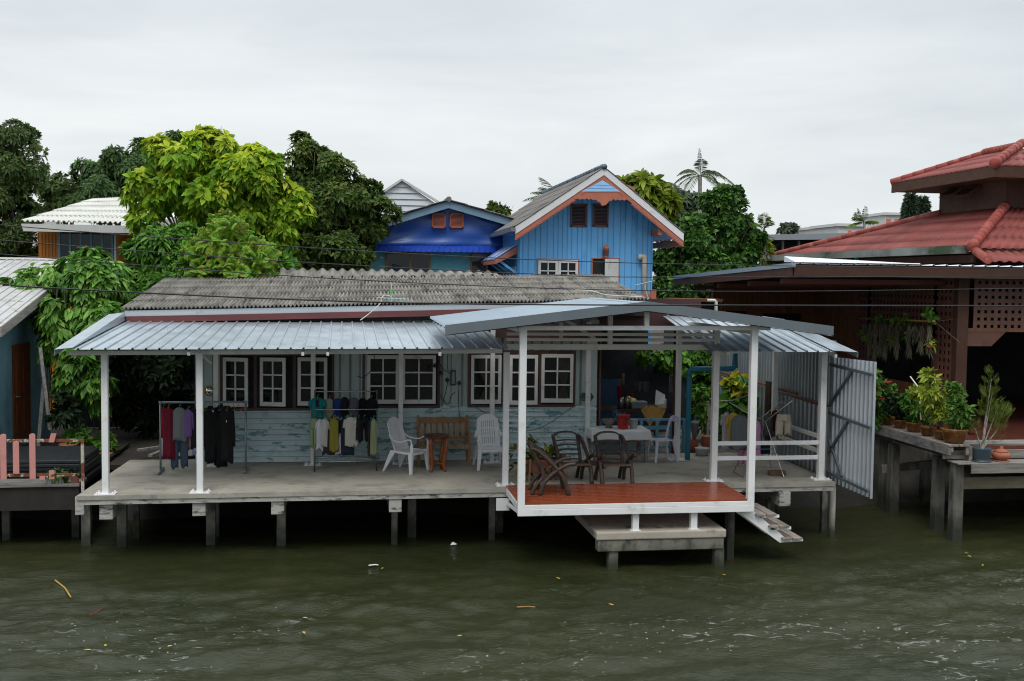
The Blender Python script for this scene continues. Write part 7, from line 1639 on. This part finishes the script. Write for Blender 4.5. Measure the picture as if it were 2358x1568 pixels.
# planter with croton
p = gz(1225, 1105, 0); xa, xb = gy(1205, 1090, .75).x, gy(1325, 1090, .75).x; Pl = thing('croton_planter', 'brown planter box with yellow green croton behind the side on chair', 'planter', (p.x, .8, 0))
b = MB(); b.box((xa, .62, .16), (xa+.62, .98, .40)); b.build('box', M['terracotta2'], Pl, bevel=.01); b = MB(); b.box((xa+.03, .65, .395), (xa+.59, .95, .408)); b.build('soil', M['soil'], Pl)
for k in (0, 1): b = MB(); b.bar((xa+.08+.46*k, .60, 0), (xa+.10+.40*k, .60, .42), .05, .03); b.build('leg', M['bench'], Pl)
cbl = [bl(1225, 1035, 16, 26, .8, .15), bl(1195, 1052, 20, 16, .8, .15), bl(1250, 1055, 22, 18, .8, .15), bl(1222, 1065, 26, 20, .8, .15), bl(1268, 1045, 12, 10, .8, .1), bl(1200, 1080, 12, 10, .7, .1)]
P, Nn = crown_points(cbl, 64, .5, .15, 60); foliage('leaves', Pl, M['l_croton'], P, Nn, 4, .17, .065, .25, .0, .8, 60)
b = MB()
for u in (1200, 1225, 1250): b.tube([gy(1225, 1088, .8), gy(u, 1050, .8)], .012, 5)
b.build('stems', M['bark'], Pl)
b = MB(); b.box((9.15, 2.2, 0), (9.7, 2.5, .05)); b.build('shelf_board', M['redboard'], None, label='low reddish board on the slab behind the wooden chairs', cat='board')
# ================================================================== small pots on left deck
for i, (u, v, w, mat, lm_, lb) in enumerate(((109, 1117, 9, 'sash', 'l_shrub', 'cream pot with spiky succulent, leftmost of the four small pots'), (130, 1118, 11, 'lilacplastic', 'l_vine', 'white pot with trailing plant on the left deck edge'), (148, 1118, 8, 'blackplastic', 'l_euphy', 'black pot with yellowish succulent on the left deck edge'), (168, 1118, 11, 'pink', 'l_under', 'pink pot with grey rosette, rightmost of the four small pots'))):
    p = gy(u, v, .88); r = w*mpp(.88); Po = thing('small_pot', lb, 'flower pot', p, 'small pots on the left deck'); b = MB(); zb = pz.z+.02
    b.lathe((p.x, 1.02, zb), [(0, 0), (r*.7, 0), (r*.95, r*1.5), (r*1.05, r*1.55), (r*1.05, r*1.75), (r*.9, r*1.75), (0, r*1.6)], 16); b.build('pot', M[mat], Po, smooth=True)
    c_ = np.array([p.x, 1.02, zb+r*1.9]); P, Nn = crown_points([(c_, np.array([r*1.0, r*1.0, r*.8]))], 16, .5, .2, 70+i); foliage('plant', Po, M[lm_], P, Nn, 5, .07, .022, .2, .1, .7, 70+i)
# ================================================================== restaurant pots
def X6(cx): return (3400+cx/2.6135)*.5757
def Y6(cy): return (1200+cy/2.6135)*.5757
zs = .702
specs = [((1130, 1440), 108, [(1120, 1180, 70, 90), (1200, 1080, 60, 40), (1160, 1250, 60, 50)], 'l_euph', 'dark rosette plant in the nearest glazed pot at the shelf end'),
         ((955, 1420), 70, [(950, 1180, 90, 80), (840, 800, 50, 60), (880, 950, 90, 60), (760, 980, 60, 60), (850, 1080, 70, 60)], 'l_euphy', 'tall yellow green plant in the second glazed pot from the shelf end'),
         ((815, 1385), 68, [(1060, 960, 70, 60), (1040, 1090, 50, 40), (900, 1150, 60, 50)], 'l_euph', 'green crown of thorns in the third glazed pot from the shelf end'),
         ((668, 1355), 72, [(660, 1130, 80, 60), (620, 1020, 60, 40), (700, 1240, 60, 40)], 'l_shrub', 'bushy plant in the fourth glazed pot from the shelf end'),
         ((525, 1325), 62, [(500, 1100, 80, 60), (440, 1060, 60, 40), (560, 1180, 50, 40)], 'l_under', 'dark bush in the fifth glazed pot from the shelf end'),
         ((400, 1290), 58, [(300, 1050, 80, 60), (250, 930, 60, 60), (230, 800, 50, 50), (370, 900, 60, 40), (290, 1200, 70, 60), (260, 1280, 40, 40)], 'l_euph', 'red flowered plant in the farthest glazed pot beside the zinc screen')]
for i, ((cx, cy), w, blobs, lm_, lb) in enumerate(specs):
    u, v = X6(cx), Y6(cy); p = gx(u, v, xp+.24)
    if i == 0: p.y = ya_+.22
    r = w/2.6135*.5757*mpp(p.y)*1.3; yy = p.y
    Po = thing('glazed_pot_plant', lb, 'pot plant', (p.x, yy, zs), 'glazed pot plants on the terrace shelf'); b = MB()
    b.lathe((p.x, yy, zs), [(0, 0), (r*.66, 0), (r*.80, r*.2), (r*.98, r*.9), (r*1.10, r*1.12), (r*1.04, r*1.2), (r*.9, r*1.12), (0, r*1.0)], 20); b.build('pot', M['glazed'], Po, smooth=True)
    bb = [bl(X6(a), Y6(c_), d*.22*1.0, e_*.22, yy, .18) for a, c_, d, e_ in blobs]
    P, Nn = crown_points(bb, 34*len(bb), .5, .1, 80+i); foliage('leaves', Po, M[lm_], P, Nn, 7, .125, .042, .2, .05, .6, 80+i)
    b = MB()
    for (c_, R_) in bb: b.tube([(p.x, yy, zs+r), lerp(V((p.x, yy, zs+r)), V(c_), .5)+Vector((.03, 0, 0)), V(c_)], [.016, .012, .006], 6)
    b.build('stems', M['bark'], Po)
    if i in (3, 5, 1, 2):
        b = MB()
        for (c_, R_) in bb[:4 if i == 5 else 1]:
            for k in range(2): q = V(c_)+Vector((random.uniform(-.08, .08), -.14, random.uniform(-.02, .1))); b.lathe(q, [(0, -.02), (.03, 0), (.036, .02), (.01, .03)], 8)
        b.build('flowers', M['flower'], Po)
b = MB(); q0, q1 = gx(X6(630), Y6(800), xp+.2), gx(X6(720), Y6(920), xp+.2); b.tube([q0, q1, gx(X6(740), Y6(1250), xp+.24)], .014, 6); b.build('grey_stake', M['pvcwhite'], None, label='bent grey stake among the terrace pot plants', cat='stake')
# feathery bush in blue pot, clay jar
p = gy(2260, 1057, -.08); Po = thing('feathery_pot_tree', 'feathery yellow green conifer in a slate blue pot on the low shelf', 'pot plant', (p.x, -.08, .386))
b = MB(); b.lathe((p.x, -.08, .387), [(0, 0), (.17, 0), (.18, .015), (.12, .02), (.14, .06), (.165, .24), (.17, .26), (.155, .265), (0, .22)], 24); b.build('pot', M['slatepot'], Po, smooth=True)
cc = [bl(2285, 905, 18, 34, -.05, .14), bl(2295, 945, 26, 38, -.05, .17), bl(2270, 950, 20, 22, -.05, .12), bl(2300, 985, 20, 22, -.05, .14), bl(2245, 985, 12, 16, -.05, .1), bl(2283, 872, 10, 22, -.05, .08)]
P, Nn = crown_points(cc, 420, .5, .2, 90); D = nrm(Nn*.5+UP*.9); r = np.random.default_rng(4); v, f = fronds(P, D, r.uniform(.10, .18, len(P)), 7, .045, .007, .1, r, .0); np_mesh('foliage', v, f, M['l_cypress'], Po)
P, Nn = crown_points([bl(2250, 1005, 26, 24, -.05, .12), bl(2290, 1010, 24, 18, -.05, .12)], 50, .5, .2, 91); v, f = fronds(P, nrm(Nn*.5+UP*.9), r.uniform(.10, .18, len(P)), 7, .045, .006, .1, r, .0); np_mesh('lower_foliage', v, f, M['l_cypress'], Po)
b = MB()
for (c_, R_) in cc: b.tube([(p.x, -.08, .6), lerp(V((p.x, -.08, .6)), V(c_), .55), V(c_)], [.016, .010, .004], 6)
b.build('stems', M['greywood2'], Po)
p = gy(2303, 1050, -.05); Jr = thing('clay_jar', 'lidded orange clay jar on a saucer beside the slate blue pot', 'jar', (p.x, -.08, .386)); c = (p.x, -.08, .387)
b = MB(); b.lathe(c, [(0, 0), (.15, .0), (.155, .02), (.10, .025), (0, .026)], 22); b.build('saucer', M['terracotta'], Jr, smooth=True)
b = MB(); b.lathe(c, [(.08, .026), (.13, .05), (.17, .10), (.16, .15), (.12, .18), (0, .18)], 22); b.build('jar_body', M['terracotta'], Jr, smooth=True)
b = MB(); b.lathe(c, [(.13, .181), (.13, .19), (.07, .225), (.03, .24), (.035, .265), (.01, .285), (0, .286)], 22); b.build('lid', M['terracotta'], Jr, smooth=True)
# bamboo bar with hanging air plants
XB = 17.35; q0, q1 = gx(1981, 733, XB), gx(2152, 740, XB)
b = MB(); b.tube([q0, q1], .022, 8); Bb = b.build('bamboo_bar', M['bamboo'], None, smooth=True, label='yellow bamboo bar hung in front of the lattice with air plants', cat='bar')
b = MB()
for q in (q0, q1): b.tube([q, q+Vector((.5, 0, .05))], .004, 5)
q2 = gx(X6(1150), Y6(445), XB); b.tube([q1, q2], .005, 5); b.build('suspension_wire', M['greycable'], Bb)
for i, (cx, e_, w) in enumerate(((160, 400, 22), (208, 585, 34), (270, 640, 30), (325, 560, 30), (372, 600, 26), (432, 480, 26), (495, 590, 48), (622, 590, 34), (685, 420, 24), (750, 545, 40), (830, 560, 40))):
    u = X6(cx); q = gx(u, Y6(205+cx*.045), XB); zl = gx(u, Y6(e_), XB).z; n = 150; ww = w/2.6135*.5757*mpp(q.y)*.6; r = np.random.default_rng(100+i)
    P = np.stack([q.x+r.normal(0, ww*.4, n), q.y+r.normal(0, ww*.45, n), lerp(q.z-.04, zl+.12, r.uniform(0, 1, n)**1.15)], -1); P[:, 1] = q.y+(P[:, 1]-q.y)*(1.15-.75*(q.z-P[:, 2:3][:, 0])/(q.z-zl))
    D = nrm(np.stack([r.normal(0, .18, n), r.normal(0, .18, n), -np.ones(n)], -1)); v, f = leaf_quads(P, D, np.repeat(np.array([[0, -1., 0]]), n, 0)+r.normal(0, .4, (n, 3)), r.uniform(.14, .30, n), .018, .0, .1)
    o = np_mesh('air_plant', v, f, M['l_moss']); tag(o, 'grey beard of air plant hanging from the bamboo bar', 'air plant', 'air plants on the bamboo bar')
for i, (cx, cy, w, lb) in enumerate(((140, 400, 34, 'shallow clay dish hanging at the left end of the bamboo bar'), (438, 430, 20, 'small dark clay pot hanging among the air plants'), (832, 490, 38, 'round clay pot tilted at the right end of the air plants'))):
    p = gx(X6(cx), Y6(cy), XB-.05); r = w/2.6135*.5757*mpp(p.y); Hp = thing('hanging_pot', lb, 'hanging pot', p); b = MB(); b.lathe((p.x, p.y, p.z-r*.5), [(0, 0), (r*.6, 0), (r, r*.5), (r*1.05, r*.9), (r*.9, r*.9), (0, r*.7)], 16); b.build('pot', M['terracotta'], Hp, smooth=True)
    P, Nn = crown_points([(np.array([p.x, p.y, p.z+r]), np.array([r*.9, r*.9, r*1.2]))], 14, .5, .2, 120+i); foliage('leaves', Hp, M['l_euphy'], P, Nn, 3, .12, .05, .2, .2, .6, 120+i)
    b = MB(); b.tube([(p.x, p.y, p.z+r*.4), (XB, p.y, lerp(q0.z, q1.z, .5))], .004, 5); b.build('cord', M['cable'], Hp)
for i, (cx, cy) in enumerate(((340, 180), (460, 190), (550, 200), (825, 160), (840, 110), (560, 355))):
    p = gx(X6(cx), Y6(cy), XB-.03); P, Nn = crown_points([(np.array(p), np.array([.07, .1, .07]))], 9, .5, .2, 130+i); foliage('vine_sprig', None, M['l_vine'], P, Nn, 2, .12, .085, .2, .4, .5, 130+i); o = bpy.context.scene.collection.objects[-1]
    tag(o, 'sprig of green heart shaped leaves curling on the bamboo bar', 'vine', 'green sprigs on the bamboo bar')
# ================================================================== roof fittings, wires, debris
def onroof(u, v):
    n = (R1-E1).cross(E2-E1).normalized(); d = V(ray(u, v)); o = V(CAM); t = (E1-o).dot(n)/d.dot(n); return o+d*t
p = onroof(901, 694); An = thing('tv_antenna', 'small tv antenna with green clip lying on the grey corrugated roof', 'antenna', p)
b = MB(); b.tube([p+Vector((0, 0, -.02)), p+Vector((0, 0, .36))], .009, 6); b.build('mast', M['pvcwhite'], An)
b = MB(); b.tube([p+Vector((-.28, 0, .07)), p+Vector((.30, 0, .05))], .008, 6)
for k in range(7): b.tube([p+Vector((-.24+k*.08, -.1, .065)), p+Vector((-.24+k*.08, .1, .065))], .005, 5)
b.build('boom', M['antblue'], An); b = MB(); b.box((p.x-.025, p.y-.02, p.z+.14), (p.x+.02, p.y+.02, p.z+.24)); b.build('clip', M['antgreen'], An)
b = MB(); pts = [onroof(u, v)+Vector((0, 0, .03)) for u, v in ((900, 686), (886, 683), (879, 690), (877, 700))]+[gy(868, 706, 2.62), gy(850, 722, 2.6), gy(830, 737, 2.5)]; b.tube(curve(pts, 5), .008, 5); b.build('antenna_cable', M['whitecable'], None, label='white antenna lead looping down the grey roof edge', cat='cable')
b = MB(); b.tube(curve([onroof(u, v)+Vector((0, 0, .03)) for u, v in ((1325, 671), (1362, 673), (1395, 682), (1440, 685), (1478, 687))], 5), .009, 5); b.build('roof_cable', M['whitecable'], None, label='white cable lying along the right end of the grey roof', cat='cable')
p = gy(1486, 690, 3.3); An = thing('tv_antenna', 'second tv antenna on a thin mast in front of the blue wall corner', 'antenna', p); q = gy(1486, 655, 3.3)
b = MB(); b.tube([gy(1494, 692, 3.3), q+Vector((0, 0, -.1)), q], .012, 6); b.build('mast', M['antblue'], An); b = MB(); b.tube([q+Vector((-.22, 0, -.02)), q+Vector((.2, 0, .08))], .008, 6)
for k in range(6): c_ = q+Vector((-.2+k*.075, 0, -.015+k*.018)); b.tube([c_+Vector((-.04, -.15, 0)), c_+Vector((.04, .15, 0))], .006, 5)
b.build('boom', M['steel'], An)
p0, p1 = gy(1649, 730, 4.2), gy(1649, 692, 4.2); b = MB(); b.tube([(p0.x, 4.2, 2.4), (p1.x, 4.2, p1.z-.03), (p1.x-.03, 4.2, p1.z), (p1.x-.2, 4.2, p1.z)], .036, 10); b.build('vent_pipe', M['pvcwhite'], None, smooth=True, label='white plastic pipe with bent top behind the right pavilion roof', cat='pipe')
yw = -2.6
for i, (pts, r, lb) in enumerate((
    (((-150, 498), (0, 518), (633, 565), (1209, 597), (1727, 611), (2500, 620)), .007, 'topmost thin black power cable, passing in front of the orange house'),
    (((-150, 540), (0, 553), (633, 600), (1209, 630), (1500, 638), (2358, 636), (2500, 634)), .007, 'second black power cable from the top'),
    (((-150, 572), (0, 585), (633, 633), (1209, 662), (1727, 671), (2358, 664), (2500, 662)), .007, 'third black power cable, crossing just above the grey roof ridge'),
    (((-150, 640), (0, 653), (115, 663), (633, 688), (1094, 700), (1727, 703), (2358, 704), (2500, 704)), .0115, 'thickest and lowest black power cable, crossing the grey roof'))):
    b = MB(); b.tube(curve([gy(u, v, yw-.12*i) for u, v in pts], 8), r, 6); b.build('power_cable', M['cable'], None, label=lb, cat='cable', group='power cables along the canal')
def float_at(u, v): q = gz(u, v, WZ+.02); return q
def stick(u0, v0, u1, v1, r, mat, lb, cat='stick', name='floating_stick'):
    b = MB(); p, q = float_at(u0, v0), float_at(u1, v1); b.tube([p, lerp(p, q, .5)+Vector((.03, 0, .01)), q], r, 6); b.build(name, mat, None, label=lb, cat=cat)
stick(127, 1336, 163, 1375, .011, M['straw'], 'bent yellow stem floating on the dark water at left'); stick(205, 1416, 232, 1402, .004, M['redplastic'], 'thin red straw floating below the yellow stem', 'straw', 'floating_straw')
stick(849, 1302, 871, 1301, .012, M['sash'], 'short white stick floating under the slab', 'stick'); stick(1190, 1398, 1232, 1398, .010, M['bench'], 'thin brown twig floating left of the landing block')
for i, (u, v) in enumerate(((884, 1309), (211, 1498), (242, 1490), (385, 1491), (696, 1424), (697, 1456), (1065, 1465), (1110, 1390), (1290, 1335), (1662, 1324), (2221, 1275), (2262, 1304), (2236, 1284), (1400, 1392))):
    p = float_at(u, v); r = np.random.default_rng(i); a = r.uniform(0, 6.28); P = np.array([[p.x, p.y, p.z+.012]]); D = np.array([[math.cos(a), math.sin(a), .05]])
    vv, ff = leaf_quads(P, D, np.array([[0, 0, 1.]]), np.array([r.uniform(.06, .12)]), .035, .05, .3); o = np_mesh('floating_leaf', vv, ff, M['leaffloat']); tag(o, 'small fallen yellow leaf floating on the canal', 'leaf', 'fallen leaves on the water')
b = MB(); p = float_at(1044, 1254); b.add([(p.x-.06, p.y-.03, p.z), (p.x+.05, p.y-.04, p.z+.01), (p.x+.07, p.y+.05, p.z), (p.x-.02, p.y+.06, p.z+.03), (p.x, p.y, p.z+.05)], [(0, 1, 4), (1, 2, 4), (2, 3, 4), (3, 0, 4)]); b.build('plastic_scrap', M['wcloth'], None, label='white plastic scrap floating in the shade under the deck', cat='litter')
